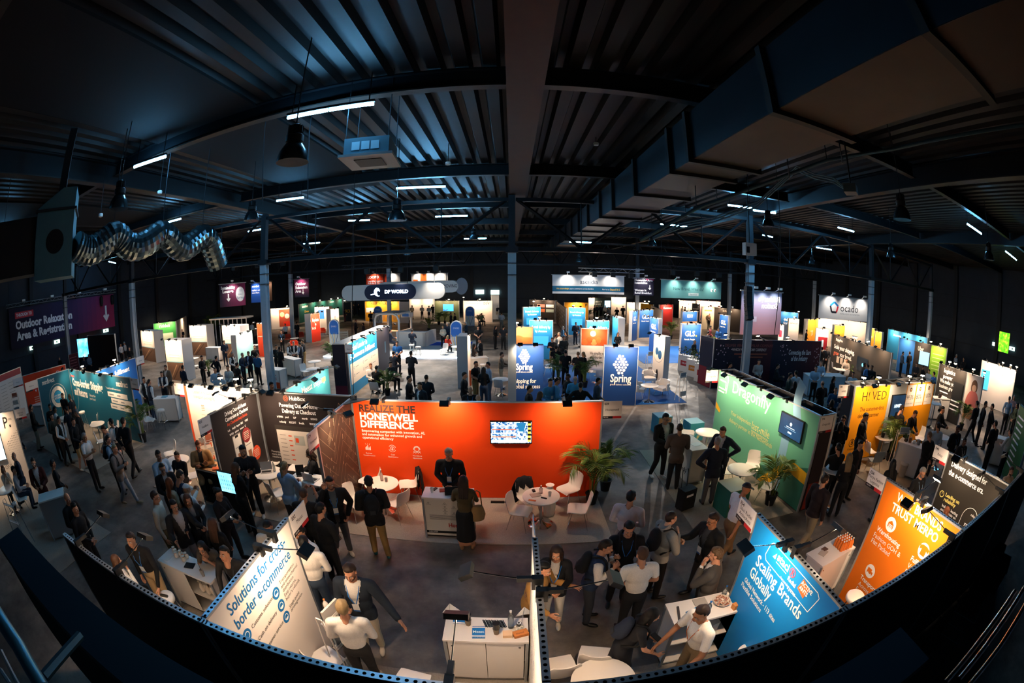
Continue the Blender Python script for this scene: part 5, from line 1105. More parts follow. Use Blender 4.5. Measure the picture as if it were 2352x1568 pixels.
# near stands
c = counter('white cupboard with open shelf full of paper bags, bottom left',(-5.24,3.71),PI,1.34,.4,doors=2)
for k,dr in enumerate([o for o in c.children if o.name.startswith('door')]):
    if k == 0:
        for g in list(dr.children): bpy.data.objects.remove(g)
        bpy.data.objects.remove(dr)
for k in range(7):
    rnd = random.Random(k); x = -5.1+.42*rnd.random(); z = .57 if k < 5 else .1
    t = thing('paper_bag',['white gift bag inside the open cupboard shelf, %s' % q for q in ('left one','middle one','right one','back one','front one','lower left one','lower right one')][k],'bag',(-5.05+.075*k if k < 5 else -5.0+.2*(k-5),3.64+.04*(k % 2),z)); m = MB(); m.lathe([(.0,0),(.04,0),(.05,.1),(.02,.18),(.045,.22),(0,.2)],M('EFE0CE',.6),n=9); m.build('body',t)
for k,(x,y) in enumerate([(-5.75,3.88),(-5.66,3.84),(-5.55,3.86),(-5.6,3.78),(-5.46,3.82),(-5.38,3.76),(-5.4,3.86)]):
    t = thing('gift_pouch','small white gift pouch tied in orange on the cupboard, %s from the left' % ORD[k],'pouch',(x,y,1.03)); m = MB(); m.lathe([(0,0),(.045,.01),(.055,.05),(.02,.085),(.035,.11),(0,.1)],M('F0DFCB',.7),n=10); m.build('body',t,60); m = MB(); m.lathe([(.022,.08),(.024,.085),(.022,.09)],M('D87A30',.6),n=10); m.build('ribbon',t)
t = cup('clear iced drink cup with a black straw on the cupboard',-4.78,3.6,1.03,.13,M('E6D8CC',.1,0,0,0,20,1,.5)); m = MB(); m.tube([(.0,.0,.02),(-.03,.02,.25)],.005,BLACK,5); m.build('straw',t)
flatitem('tablet','dark tablet on the cupboard beside the gift pouches','tablet',-5.2,3.7,1.03,.3,.2,.15,.012,BLACK); flatitem('folder','white folder on the left end of the cupboard','folder',-5.78,3.66,1.03,.1,.16,.22,.012,WPLAS)
STOOL.place((-5.42,2.95),.3,'round white stool with a black clip on it, bottom left','round white bar stools'); flatitem('stapler','black stapler lying on the bottom left stool','stapler',-5.42,2.95,.79,.3,.16,.05,.03,M('2A261F',.4))
STOOL.place((-4.35,2.72),.1,'round white stool partly hidden beside the slogan partition','round white bar stools')
c = counter('white cupboard with sliding doors at the bottom centre',(-.33,3.67),PI,1.02,.42,doors=2)
BLU = M('1B6FB8',.5)
def d_book(m,T):
    m.rect(-.08,.07,.08,.09,0,TW,T); m.rect(-.08,-.09,.08,-.07,0,TW,T); m.text('Meest',0,-.02,.04,TW,.0,'C',bold=.03,T=T)
    for k in range(8): m.text('X',-.08+.02*k,.095,.014,TW,0,T=T); m.text('X',-.08+.02*k,-.11,.014,TW,0,T=T)
flatitem('book','blue brochure block at the front of the bottom centre cupboard','brochure',-.42,3.6,1.03,.05,.16,.2,.03,BLU,draw=d_book); flatitem('book','blue brochure block at the back left of the bottom centre cupboard','brochure',-.68,3.83,1.03,.0,.16,.14,.03,BLU,draw=d_book)
for k in range(22): x = -.36+.0125*k; t = thing('pen','black pen in the fan of pens on the bottom centre cupboard','pen',(x,3.78-.004*(k % 3),1.031+.004*(k % 2)),.35,'black pens'); m = MB(); m.tube([(0,-.07,.006),(0,.07,.006)],.0055,M('15181C',.3),5); m.build('barrel',t); m = MB(); m.tube([(0,.02,.006),(0,.03,.006)],.0058,CHROME,5); m.build('ring',t)
for k,(x,y) in enumerate([(-.56,3.75),(-.2,3.6)]):
    t = thing('cup',['stacked dark paper cups at the back of the bottom centre cupboard','stacked dark paper cups at the front of the bottom centre cupboard'][k],'cup',(x,y,1.03)); m = MB(); m.lathe([(0,0),(.032,0),(.042,.1),(.044,.105)],M('6A5A48',.4),n=18); m.build('lower_cup',t,50); m = MB(); m.lathe([(.036,.09),(.044,.2),(.046,.215),(.0,.215)],M('15120F',.4),n=18); m.build('upper_cup',t,50)
t = bottle('clear water bottle on the bottom centre cupboard',-.02,3.72,1.03,.34)
flatitem('box','wooden box with dark print on the bottom centre cupboard','box',.1,3.58,1.03,.35,.19,.1,.05,M('B9733A',.5,0,0,.2,15),draw=lambda m,T: m.text('meest',-.06,-.02,.03,TK,0,T=T)); flatitem('box','small cream box on the bottom centre cupboard','box',-.06,3.57,1.03,.05,.12,.1,.05,M('E6C39E',.5))
for k in range(7): rnd = random.Random(k+5); t = thing('sweet','white wrapped sweet beside the water bottle, %s of the heap' % ORD[k],'sweet',(.0+.16*rnd.random(),3.66+.08*rnd.random(),1.03),rnd.random()*3); m = MB(); m.lathe([(0,0),(.016,.004),(.02,.014),(.014,.024),(0,.026)],M('E9E4DC',.4),n=8); m.build('wrapper',t,60); m = MB(); m.box(-.035,-.008,.008,-.016,.008,.018,M('E9E4DC',.4)); m.build('twist',t)
t = thing('cup','dark patterned cup beside the water bottle','cup',(.08,3.74,1.03)); m = MB(); m.lathe([(0,0),(.03,0),(.036,.07),(.03,.07)],M('2A2A2C',.3),n=16); m.build('body',t,50); m = MB(); m.ring(0,0,.015,.03,0,TW,T=Matrix.Translation((0,0,.071)) @ Matrix.Rotation(-PI/2,4,'X')); m.build('rim',t)
for k,(x,y,lab) in enumerate([(-.82,3.87,'small white table flag at the left of the bottom centre cupboard'),(.12,3.84,'small white table flag leaning by the edge-on partition')]):
    t = thing('table_flag',lab,'flag',(x,y,1.03),.3); m = MB(); m.tube([(0,0,0),(.03,0,.28)],.004,CHROME,5); m.build('pole',t); m = MB(); m.add([(.03,0,.28),(.02,.004,.12),(-.08,.02,.09),(.16,0,.1),(.03,.003,.28),(.02,.01,.12),(-.08,.026,.09),(.16,.006,.1)],[(0,1,2),(0,3,1),(6,5,4),(5,7,4)],TW); m.build('cloth',t)
for k,(x,y) in enumerate([(.02,2.82),(-.28,2.74)]):
    t = thing('shopping_bag',['big white paper carrier bag on the floor beside the edge-on partition','small white paper carrier bag on the floor at the bottom centre'][k],'bag',(x,y,.012)); s = 1 if k == 0 else .6; m = MB()
    for a,c in (((-.17,-.07),(.17,-.07)),((.17,-.07),(.17,.07)),((.17,.07),(-.17,.07)),((-.17,.07),(-.17,-.07))): m.add([(a[0]*s,a[1]*s,0),(c[0]*s,c[1]*s,0),(c[0]*s,c[1]*s,.4*s),(a[0]*s,a[1]*s,.4*s)],[(0,1,2,3)],M('F0E4DA',.6))
    m.box(-.17*s,-.07*s,0,.17*s,.07*s,.01,M('F0E4DA',.6)); m.build('body',t); m = MB(); m.tube([(-.07*s,-.07*s,.4*s),(-.05*s,-.075*s,.52*s),(.05*s,-.075*s,.52*s),(.07*s,-.07*s,.4*s)],.004,WPLAS,5); m.build('handle',t)
chair(738,1500,150,'white chair at the lower end of the slogan partition, seen from behind',.6); chair(935,1545,170,'white chair at the bottom edge left of the centre cupboard',.7)
rack('white leaflet frame leaning against the slogan partition',-2.3,3.4,R(75),.42,.3,1.35,3,None,True)
table(1385,1562,'round white table cut by the bottom picture edge',None,.74); chair(1368,1492,165,'white chair behind the table at the bottom edge, seen from its back',.65); chair(1283,1530,190,'white chair right of the edge-on partition at the bottom',.5)
c = counter('white cupboard with open shelves beside the bright blue partition',(2.58,3.68),PI,.96,.44,open_back=True)
for k,(lab,x,z,s,h) in enumerate([('white box on the upper shelf of the cupboard by the blue partition',2.8,.54,.13,'E6DED4'),('dark bag on the lower shelf of the cupboard by the blue partition',2.7,.1,.16,'2A201C')]): flatitem('box',lab,'box',x,3.62,z,.2,s*1.6,s,s*1.3,M(h,.6))
t = thing('bowl','white bowl heaped with wrapped sweets on the cupboard by the blue partition','bowl',(2.88,3.7,1.03)); m = MB(); m.lathe([(0,.005),(.08,.005),(.135,.05),(.13,.05),(.07,.012),(0,.012)],M('E8DDD0',.3),n=28); m.build('dish',t,50)
m = MB(); rnd = random.Random(9)
for i in range(120):
    a = rnd.uniform(0,6.28); r = .115*math.sqrt(rnd.random()); z = .045+.045*(1-(r/.12)**2); m.box(-.013,-.007,-.005,.013,.007,.005,M(['D8B8A0','C88A70','F0E0D0','9A5A40'][i % 4],.4),Matrix.Translation((r*math.cos(a),r*math.sin(a),z)) @ Matrix.Rotation(rnd.uniform(0,3),4,'Z') @ Matrix.Rotation(rnd.uniform(-.6,.6),4,'X'))
s_ = m.build('sweets',t); s_['kind'] = 'stuff'
flatitem('tablet','tablet with a blue folder on the cupboard by the blue partition','tablet',2.42,3.62,1.03,.3,.2,.15,.02,M('1E7FB0',.4),draw=lambda m,T: m.text('POCKET',-.07,.0,.03,TW,0,T=T)); flatitem('notebook','grey notebook with a pen on the cupboard by the blue partition','notebook',2.58,3.82,1.03,.0,.2,.15,.012,M('B8B0A6',.6))
flatitem('tray','slim dark tray at the left end of the cupboard by the blue partition','tray',2.2,3.66,1.03,1.35,.3,.03,.02,M('4A4440',.4)); flatitem('box','small wooden calendar cube on the cupboard by the blue partition','cube',3.02,3.52,1.03,.2,.08,.08,.09,M('D08A4A',.5))
bottle('plastic water bottle with blue cap at the right end of the cupboard',2.98,3.84,1.03,.2,None,'2A6AB8'); bottle('plastic water bottle with blue cap in front of the man in white',2.62,3.6,1.03,.2,None,'2A6AB8')
stool(1722,1498,'white stool half hidden behind the rail under the blue partition')
c = counter('white cupboard before the orange partition with bottles on top',(5.42,4.08),R(-172),.98,.44,doors=2); k = 0
for i in range(5):
    for j in range(4):
        x,y = 5.58+.068*i,3.98+.068*j; bottle('orange juice bottle in the tight block of bottles on the cupboard',x,y,1.03,.2,M('E0772E',.25),'F0ECE6','orange juice bottles')
flatitem('flyer','printed flyers on the cupboard before the orange partition','flyer',5.2,4.1,1.03,.4,.2,.14,.01,M('C8B8A8',.6)); flatitem('book','dark leaflet on the cupboard before the orange partition','leaflet',5.3,4.18,1.03,.2,.12,.1,.012,M('6A4A38',.6))
rack('white leaflet frame between the blue partition and the cupboard',4.35,3.75,R(-60),.42,.3,1.2,2)
STOOL.place((5.35,3.0),.4,'round white stool with a dark coat before the orange partition','round white bar stools'); t = thing('coat','dark coat bundled behind the stool at the orange partition','coat',(5.1,2.9,0)); m = MB(); m.lathe([(.0,.0),(.2,.02),(.24,.3),(.17,.62),(.08,.72),(0,.72)],cloth('1B1614'),n=11); m.build('fabric',t,70)
# green wall stand
gx,gy = table(1625,993,'upper round white table before the green wall'); gx2,gy2 = table(1703,1078,'lower round white table before the green wall')
chair(1578,990,60,'white chair left of the upper table before the green wall',.5); chair(1648,985,-50,'white chair right of the upper table before the green wall',.5); chair(1674,1010,-110,'white chair below the upper table, edge on',.5)
chair(1668,1082,80,'white chair left of the lower table before the green wall'); chair(1728,1068,-40,'white chair behind the lower table before the green wall',.5); chair(1762,1118,-140,'white chair at the amber stripe before the green wall')
c = counter('white counter with tilted lettering board before the green wall',(4.78,9.6),R(-85),1.0,.5); m = MB(); m.text('Dragonfly',.0,.3,.13,TK,-.256,'C',bold=.01); m.build('lettering',c); flatitem('card_reader','dark card terminal on the counter before the green wall','terminal',4.72,9.85,1.03,.3,.16,.12,.07,DARK); flatitem('brochure','white papers on the counter before the green wall','papers',4.85,9.45,1.03,.3,.28,.2,.006,TW)
for lab,x,y,s,d in (('pale blue cube on the floor left of the green wall stand',5.2,13.1,.55,0),('pale blue cube with white lines beside the green wall',6.1,12.3,.55,1),('green patterned cube table before the lower table of the green stand',5.15,7.6,.62,2)):
    t = thing('display_cube',lab,'cube',(x,y,0),.1); m = MB(); m.box(-s/2,-s/2,0,s/2,s/2,s*1.15,M('3E9BB0' if d < 2 else '2C6E58',.5)); m.build('body',t); m = MB(); m.box(-s/2,-s/2,s*1.15,s/2,s/2,s*1.17,M('7FC4D4' if d < 2 else 'EFE2C8',.5)); m.build('lid',t)
    m = MB(); W_ = M('B88A60' if d == 0 else 'E8E4DC',.6); m.rect(-s*.45,.04,s*.45,s*1.1,-s/2-.003,W_) if d == 0 else [m.poly([(-s*.3,.1),(0,.3),(-s*.3,.4)],-s/2-.003,M('8FBFD0',.5)),m.poly([(.02,.02),(s*.3,.2),(.02,.2)],-s/2-.003,M('D8D8A0',.5))]; m.build('print',t)
PALM3.place((6.35,7.5),.5,'palm in a black pot before the amber stripe of the green wall','potted palms',1.1)
t = thing('suitcase','black trolley suitcase with pull handle before the green wall counter','suitcase',(*P(1578,1128,.5),0),R(20)); m = MB(); m.box(-.2,-.13,.05,.2,.13,.58,BLACK); m.build('body',t); m = MB(); m.tube([(-.13,.1,.58),(-.13,.14,1.02),(.05,.14,1.02),(.05,.1,.58)],.011,STEEL,6); m.build('pull_handle',t); m = MB(); m.rect(-.12,.4,.1,.46,-.131,TW); m.build('luggage_tag',t)
for sx in (-1,1): m = MB(); m.tube([(sx*.16-.015,.08,.035),(sx*.16+.015,.08,.035)],.035,BLACK,10); m.build('wheel',t)
# amber wall stand
ax,ay = table(2030,1005,'round white table before the amber wall'); chair(2030,1003,0,'white chair behind the round table at the amber wall',.6); chair(1998,1038,80,'grey white chair at the left of the amber wall',.45); chair(2012,1048,160,'grey white chair seen from behind at the amber wall',.6,CHAIR_G)
chair(2075,985,-30,'white chair behind the counter of the amber stand',.7); chair(2115,995,-60,'white chair at the right end of the amber wall',.65); flatitem('tablet','small dark card stand on the amber stand table','card stand',ax-.1,ay,.74,.3,.12,.1,.14,DARK)
x,y = P(2095,1020,1.03); c = counter('white counter with small goods before the amber wall',(x,y),R(-70),1.0,.5)
for k in range(4): flatitem('box','small %s goods on the counter before the amber wall' % ['dark','brown','white','grey'][k],'box',x-.12+.08*k,y+.25-.15*k,1.03,.4*k,.12,.1,.1+.06*(k % 2),M(['2A2420','8A5A38','E6E0D8','7A7874'][k],.6))
x,y = P(2062,1065,.1); PALM.place((x,y+.5),1.0,'palm between the frame rack and the counter of the amber stand','potted palms'); rack('white frame rack in front of the palm at the amber stand',x-.35,y-.1,R(-30),.5,.35,1.3,2)
x,y = P(2075,1075,.3); t = thing('waste_bin','grey white waste bin beside the counter of the amber stand','bin',(x,y,0)); m = MB(); m.lathe([(0,0),(.13,0),(.16,.42),(.165,.44),(.14,.44),(.12,.05),(0,.04)],M('B9B4AC',.5),n=20); m.build('body',t,40); m = MB(); m.lathe([(.16,.40),(.17,.42),(.17,.44),(.15,.46)],M('E0DCD6',.5),n=20); m.build('liner',t,60)
HIGHT.place((*P(2165,1005,1.1),),0,'white high table right of the amber stand','round white tables'); HIGHT.place((*P(2148,928,1.1),),0,'white high table at the right end of the amber wall','round white tables')
# teal wall stand
table(222,970,'round white table before the teal wall'); chair(215,960,-40,'white chair before the teal wall, its back to the wall',.6); chair(248,975,-80,'white chair right of the teal wall table',.6); chair(262,980,-20,'white chair at the right before the teal wall',.6); chair(232,1010,150,'white chair in front of the teal wall table',.45); STOOL.place((*P(187,942,.79),),0,'white bar stool before the teal wall','round white bar stools')
c = counter('white counter of the teal wall stand',(*P(140,960,1.03),),R(-20),1.0,.5); PALM3.place((*P(330,1012,0),),2.0,'palm at the right end of the teal wall','potted palms',1.25); PALM2.place((*P(312,975,0),),.4,'second palm behind the right end of the teal wall','potted palms',.9)
chair(336,950,170,'white chair right of the teal wall, seen from behind',.6); chair(342,960,120,'white chair behind the palm at the teal wall',.5)
c = counter('white counter with orange leaflets at the orange red wall',(*P(85,925,1.03),),R(30),1.0,.5); rack('white wire rack left of the orange red wall',*P(38,930,.9),R(60),.5,.4,1.5,4)
# leftmost stand
table(12,1120,'round white table at the left picture edge'); chair(45,1130,150,'white chair at the left picture edge, seen from behind',.6); STOOL.place((*P(30,1150,.5),),0,'low white stool at the left picture edge','round white bar stools',.62)
c = counter('grey lectern counter beside the man in dark red',(-10.9,3.4),R(62),.9,.5,1.08,front='9A9490')
rack('grey wire trolley at the left edge below the off white wall',*P(35,1190,.7),R(20),.6,.4,1.2,3,GREY,False,'wire_trolley')
# ================================================================ PEOPLE NEAR
def pp(px,py,rz,label,h=1.75,legs='stand',lean=3,**kw):
    x,y = at_head(px,py,h,legs); off = .70*math.sin(R(lean))*h/1.75-LEGS[legs][0][1]; x -= math.sin(R(rz))*off; y += math.cos(R(rz))*off
    return person(label,(x,y),rz,h=h,legs=legs,lean=lean,**kw)
K = '131417'; NV = '1A2334'; WH = 'EDE6DE'; KH = 'A0804F'; BE = 'BCA585'; DG = '2A2C30'; MG = '54565A'; JE = '2C3A4C'; LG = 'A8A8A8'; LB = '9DBBD2'; BLU_ = '2F6FB4'; LAN = '2B78C8'
# the stand in the middle
pp(1030,1042,0,'person in a black pullover behind the counter at the red orange wall, hands clasped',1.8,arms='front',hair='short:g',top='DDD8D2',bottom='B7A88F',outer='hood:15171A',lan=LAN,hp=18)
pp(1063,1106,180,'person with long brown hair in an olive top at the counter, shoulder bag',1.70,arms='table',sex='f',hair='long:n',top='4A4029',bottom=K,btype='skirt',shoes='8A6A50')
t = thing('handbag','tan shoulder bag of the long haired visitor at the counter','bag',(-.66,6.86,.72),.4); m = MB(); m.lathe([(.0,.0),(.13,.01),(.16,.12),(.12,.28),(.09,.33)],cloth('9A7C54'),n=14,T=Matrix.Scale(.55,4,(0,1,0))); m.build('pouch',t,60); m = MB(); m.tube([(-.09,0,.32),(-.06,0,.62),(.0,0,.68),(.06,0,.62),(.09,0,.32)],.012,cloth('8A6C48'),6); m.build('strap',t,60)
pp(846,1108,200,'person in a black shirt and khaki trousers left of the counter, looking left',1.8,arms='front',hair='short:k',top=K,bottom=KH,shoes='1F5A66',outer='open:15161A',extras='P',lan=None,legs='step')
pp(757,1108,30,'bearded person in a black hoodie and grey trousers, phone at the ear',1.8,arms='pocket/ear',hair='short:n',top='5A6670',bottom=MG,outer='open:121317',shoes='D8CDB8',lan=LAN,extras='B',legs='step',skin='p')
pp(712,1042,-60,'person with dark fringe seated behind the laptop counter of the charcoal stand',1.68,legs='perch',arms='table',sex='f',hair='bob:n',top='E0CFC4',bottom=K,outer='open:17181B',hp=20)
pp(652,1072,175,'person with blond ponytail in a blue denim jacket at the charcoal stand',1.72,arms='table',sex='f',hair='pony:y',top='8FA9C4',bottom='20242A',outer='open:7FA3C8')
pp(696,1134,190,'bald person in a black shirt holding up a phone behind the slogan board',1.78,arms='photo',hair='buzz:b',top=K,bottom=K,sleeve='short')
pp(557,1034,25,'curly dark haired person in a dark shirt, arms crossed, at the charcoal stand',1.85,arms='cross',hair='curly:k',top='2A2A2C',bottom='1D1D20',extras='B',shoes='E2DAD0',lan='333A42',legs='step')
pp(540,1074,160,'person with very long wavy hair, all in black, hand at the neck',1.76,arms='strap',sex='f',hair='long:b',top=K,bottom=K,shoes=K)
pp(500,1132,90,'person in a black suit with a white tablet, walking right, behind the slogan partition',1.7,arms='tablet',sex='f',hair='bun:k',top=K,bottom=K,outer='suit:121317',legs='step',lan='2A3440')
pp(455,1022,40,'person in a beige blazer seated with arms crossed before the peach wall',1.8,legs='perch',arms='cross',hair='short:r',top='23262B',bottom='1B1D22',outer='open:B08A5E',hp=18)
pp(406,1046,10,'dark haired person in black seated at the peach wall table',1.7,legs='sit',arms='table',hair='short:k',top=K,bottom=K)
pp(412,1092,160,'person in a navy quilted vest, white sleeves, looking at a phone',1.8,arms='phone',hair='short:k',top=WH,bottom=JE,outer='vest:22344E',hp=25)
pp(427,1122,175,'person with a white cap behind the navy vest',1.62,arms='tablet',hair='cap:D8D0C6',top=WH,bottom=K)
pp(388,1108,170,'person with auburn hair in a striped cream top seen from behind',1.68,arms='front',sex='f',hair='long:r',top='D6C2A2',bottom='3A3630',sleeve='short')
pp(372,1074,60,'person with glasses and curly black hair in a black jacket',1.72,arms='tablet',hair='curly:k',top='B8B0AC',bottom=K,outer='open:15161A',extras='G')
pp(363,1044,80,'person in a pale blue shirt turned right, left of the peach wall table',1.78,arms='phone',hair='short:n',top='BFD0DE',bottom=DG,lan=LAN)
pp(355,1140,120,'person in a cream shirt and brown trousers at the left of the middle aisle',1.78,arms='down',hair='short:n',top='DACBB6',bottom='6A5838')
pp(398,1160,70,'person in a black suit with open hand beside the cream shirt',1.76,arms='gest',hair='short:k',top='C8C4C0',bottom='8A8684',outer='suit:131418')
pp(430,1146,60,'person with light brown hair in a dark jacket gesturing with both hands',1.7,arms='tablet/gest',sex='f',hair='long:b',top='9A8E86',bottom=K,outer='open:16171B')
pp(487,1202,190,'person with straight brown hair in black, back to the camera, above the cupboard',1.66,arms='front',sex='f',hair='long:b',top=K,bottom=K)
pp(466,1262,25,'person with glasses and black hair smiling over the cupboard, patterned scarf',1.66,legs='bend',lean=28,arms='chin/low',sex='f',hair='bob:k',top='4A443E',bottom=K,extras='G',sleeve='short',hp=-8)
pp(514,1268,10,'person in a black polo looking up beside the slogan partition',1.76,legs='stand',lean=12,arms='low',hair='short:k',top='1B1B1D',bottom=K,hp=-22,lan='2A3440')
pp(300,1236,20,'person in a black shirt with tote bag leaning behind the bottom left rail',1.82,lean=10,arms='low/down',hair='curly:n',top=K,bottom='C6A67A',lan=LAN,hp=-6)
pp(266,1288,160,'person with brown hair seated behind the bottom left rail, hand at the head',1.68,legs='perch',arms='chin',sex='f',hair='bob:b',top='EFE8E0',bottom=K)
pp(153,1142,100,'balding person in black in the dark left aisle',1.76,arms='front',hair='bald:g',top=K,bottom=K,outer='open:0E0F11')
pp(170,1166,110,'dark haired person in black behind the left rail end',1.78,arms='front',hair='short:k',top=K,bottom=K)
pp(614,1208,20,'bearded person in a white shirt behind the end of the slogan partition',1.76,arms='tablet',hair='buzz:k',top=WH,bottom=DG,extras='B',skin='t',hp=24)
pp(690,1222,-20,'bearded person in a white shirt half hidden by the slogan name board',1.74,arms='front',hair='short:k',top='E4E2E2',bottom=JE,extras='B',skin='t',lan='2A3F66')
pp(697,1248,200,'person in a white shirt and jeans with back turned right of the slogan partition',1.74,arms='front',hair='short:k',top='EDE5DC',bottom=JE,skin='t',lan='27365A',extras='n',shoes='D8D0C6')
pp(803,1312,5,'bearded person in a navy blazer spreading an arm with a white bottle',1.84,arms='wide/phone',hair='short:n',top='E2DCD6',bottom='C8BCA6',outer='suit:1C2531',lan=LAN,extras='B',hp=14,shoes='D2C8BA')
pp(786,1398,195,'person in a white long sleeved shirt seen from behind at the bottom',1.76,arms='front',hair='short:y',top='EFE9E2',bottom='131316',shoes='CDBEA6')
b_ = bottle('white bottle held by the bearded person in the navy blazer',*P(748,1392,1.25),1.2,.2,WPLAS,'D8803A')
# right of the middle partition
pp(1277,1270,-12,'person with long dark hair in a black blazer and white jeans, hands together',1.72,arms='tablet/gest',sex='f',hair='long:n',top='E2D8CE',bottom='CFC8BE',outer='open:121317',lan=LAN,shoes='D8CBB4',extras='n')
pp(1246,1305,60,'person in a camel coat half hidden by the edge-on partition',1.7,arms='gest',hair='short:k',top='A0743C',bottom='2A2018',outer='open:A0743C',lean=12)
pp(1448,1142,150,'person in a pale pink shirt with dark lanyard walking away right',1.78,arms='front',hair='short:k',top='D8CACD',bottom='8A8278',lan='2A2430',extras='n',legs='walk')
pp(1443,1214,-8,'person in a black t-shirt with blue lanyard and backpack, smiling, hands joined',1.78,arms='table',hair='short:k',top=K,bottom=K,sleeve='short',lan=LAN,extras='Pn',hp=18)
pp(1388,1256,75,'person in a navy vest with white sleeves and a backpack, leaning right',1.76,arms='strap',lean=10,hair='short:n',top='E8E0D8',bottom='33373F',outer='vest:22324C',extras='P')
pp(1474,1276,180,'brown haired person in a white shirt seen from behind in the group',1.76,arms='front',hair='short:b',top='F0E8E0',bottom='1C1D20',sleeve='short',lan=LAN,extras='n')
pp(1538,1192,100,'person in a grey hoodie with a black backpack, arms crossed',1.82,arms='cross',hair='buzz:n',top='8F8E8A',bottom=K,outer='hood:908F8B',extras='PC',skin='l')
pp(1637,1196,-75,'person with glasses in a black jacket and badge, hand held out',1.82,arms='down/gest',hair='short:n',top='3A3A3C',bottom='3E3A36',outer='open:101113',extras='G',lan='202A34',skin='t')
pp(1644,1276,-130,'curly haired person in a grey suit, hand at the chin',1.76,arms='chin',hair='curly:o',top='E6DED6',bottom='3C3A38',outer='suit:46423E')
pp(1712,1122,100,'person with dark cap and white t-shirt walking behind the blue partition',1.8,arms='swing/swingb',hair='cap:2B2C32',top='E4E0E4',bottom='7A5F40',sleeve='short',legs='walk',lean=10,skin='t')
pp(1893,1104,95,'person in a dark red jumper and beige trousers walking right',1.8,arms='down',hair='short:n',top='B8C4D0',bottom='8C7C64',outer='hood:1E1214',legs='walk',extras='B',shoes='8A7E6E',lan=LAN)
pp(1611,1408,-80,'person in a white t-shirt leaning on the cupboard by the blue partition',1.8,arms='low/reach',lean=12,hair='short:n',top='F2EAE2',bottom='8F7A5E',sleeve='short',skin='t',lan='D8702A',extras='n')
pp(1490,1424,80,'person with black hair in a dotted dress with dark backpack, looking at a phone',1.66,arms='tablet/reach',lean=22,legs='bend',sex='f',hair='long:k',top='1E2026',bottom='1E2026',btype='dress',sleeve='short',extras='Q',skin='l')
flatitem('phone','black phone held by the visitor in the dotted dress','phone',*P(1505,1464,1.0),1.0,.4,.08,.16,.012,BLACK)
# between red orange wall and green wall
pp(1528,962,15,'person with glasses in a black suit and white shoes left of the green stand',1.86,arms='down/tablet',hair='short:k',top='D8D4D0',bottom=K,outer='suit:111216',extras='G',shoes='E8E4E0',legs='step')
pp(1561,985,165,'person in a brown grey suit jacket seen from behind at the green stand',1.82,arms='phone',hair='buzz:n',top='B8B4B0',bottom='1F2024',outer='suit:5C5048',skin='t')
pp(1660,990,-60,'person in a navy suit leaning over the counter of the green stand',1.8,arms='hip/low',lean=16,hair='short:b',top='DAD4CE',bottom='1B2029',outer='suit:1B2433')
pp(1647,1018,170,'person in a navy jacket and grey trousers seen from behind at the green counter',1.76,arms='hip/front',hair='short:g',top=NV,bottom='5A5A5C',outer='open:1B2130',shoes='2A2420')
pp(1930,980,140,'dark clothed person with hands folded right of the green wall',1.72,arms='front',sex='f',hair='bob:k',top=K,bottom=K,skin='b'); pp(1937,966,-80,'dark haired person in black facing left behind the green wall corner',1.78,arms='tablet',hair='short:k',top=K,bottom=K,extras='G')
pp(1950,1054,150,'person with long blond hair in black below the amber wall',1.68,arms='front',sex='f',hair='long:y',top=K,bottom=K)
pp(1925,1032,170,'person in black at the dark high table behind the green stand',1.74,arms='table',hair='short:k',top=K,bottom=K); HIGHT.place((*P(1915,1078,1.1),),0,'white high table in the dark aisle right of the green wall','round white tables')
# amber stand
pp(1987,960,20,'person in a black jacket standing left before the amber lettering',1.84,arms='front',hair='short:k',top='B8B2AA',bottom=K,outer='open:121316',hp=20)
pp(2070,942,70,'person in a dark jacket reading a phone before the grey strip of the amber wall',1.84,arms='pocket/phone',hair='short:n',top='DCD6CE',bottom=K,outer='open:17171A',hp=18)
pp(2101,952,0,'person in black bending over the counter before the amber wall',1.76,arms='table',lean=14,hair='short:b',top=K,bottom=K,outer='hood:121316',hp=22)
pp(1975,1024,0,'dark haired person in a black blazer below the amber wall',1.7,arms='pocket',sex='f',hair='bun:k',top='3A2A28',bottom=K,outer='open:141518')
pp(2135,1002,170,'bald person in black with yellow lettering on the back, amber stand',1.82,arms='back',hair='buzz:o',top=K,bottom=K,outer='hood:111215',legs='apart')
pp(2154,982,150,'person in a light blue shirt behind the bald person in black',1.78,arms='front',hair='short:k',top='A8BED0',bottom=DG,skin='t')
pp(2164,944,10,'person in a dark zip jacket at a laptop right of the amber wall',1.8,arms='table',hair='short:k',top=K,bottom=K,outer='hood:14161A')
pp(2199,988,-20,'dark skinned person in black with a badge right of the amber stand',1.82,arms='front',hair='buzz:k',top=K,bottom=K,skin='d',lan='3A6FA8',outer='open:101114'); pp(2214,1016,-20,'dark skinned person in black with a white lanyard lower right of the first',1.72,arms='front',hair='buzz:k',top=K,bottom=K,skin='d',lan='C8CCD0')
pp(2117,1088,-10,'grey haired person with glasses and badge behind the orange partition',1.76,arms='front',hair='short:g',top='15161A',bottom=K,sleeve='short',extras='GB',lan='8FB8D8',hp=18)
pp(2050,1068,160,'person with black hair in black before the name board of the orange partition',1.68,arms='front',sex='f',hair='long:k',top=K,bottom=K)
pp(2173,1178,170,'person with reddish hair below the black partition',1.6,legs='perch',arms='table',sex='f',hair='bob:r',top='2A2420',bottom=K)
pp(2321,1086,-30,'person in a tan top seated right of the black partition',1.74,legs='perch',arms='table',hair='short:b',top='D8B48E',bottom=DG,extras='B')
pp(2244,930,170,'person all in black with white trainers walking away at the right',1.78,arms='front',hair='short:k',top=K,bottom=K,legs='walk',shoes='E8E2D8'); pp(2263,932,30,'person in a black suit facing another suit at the right',1.84,arms='pocket',hair='short:k',top='C8C4C0',bottom=K,outer='suit:101114')
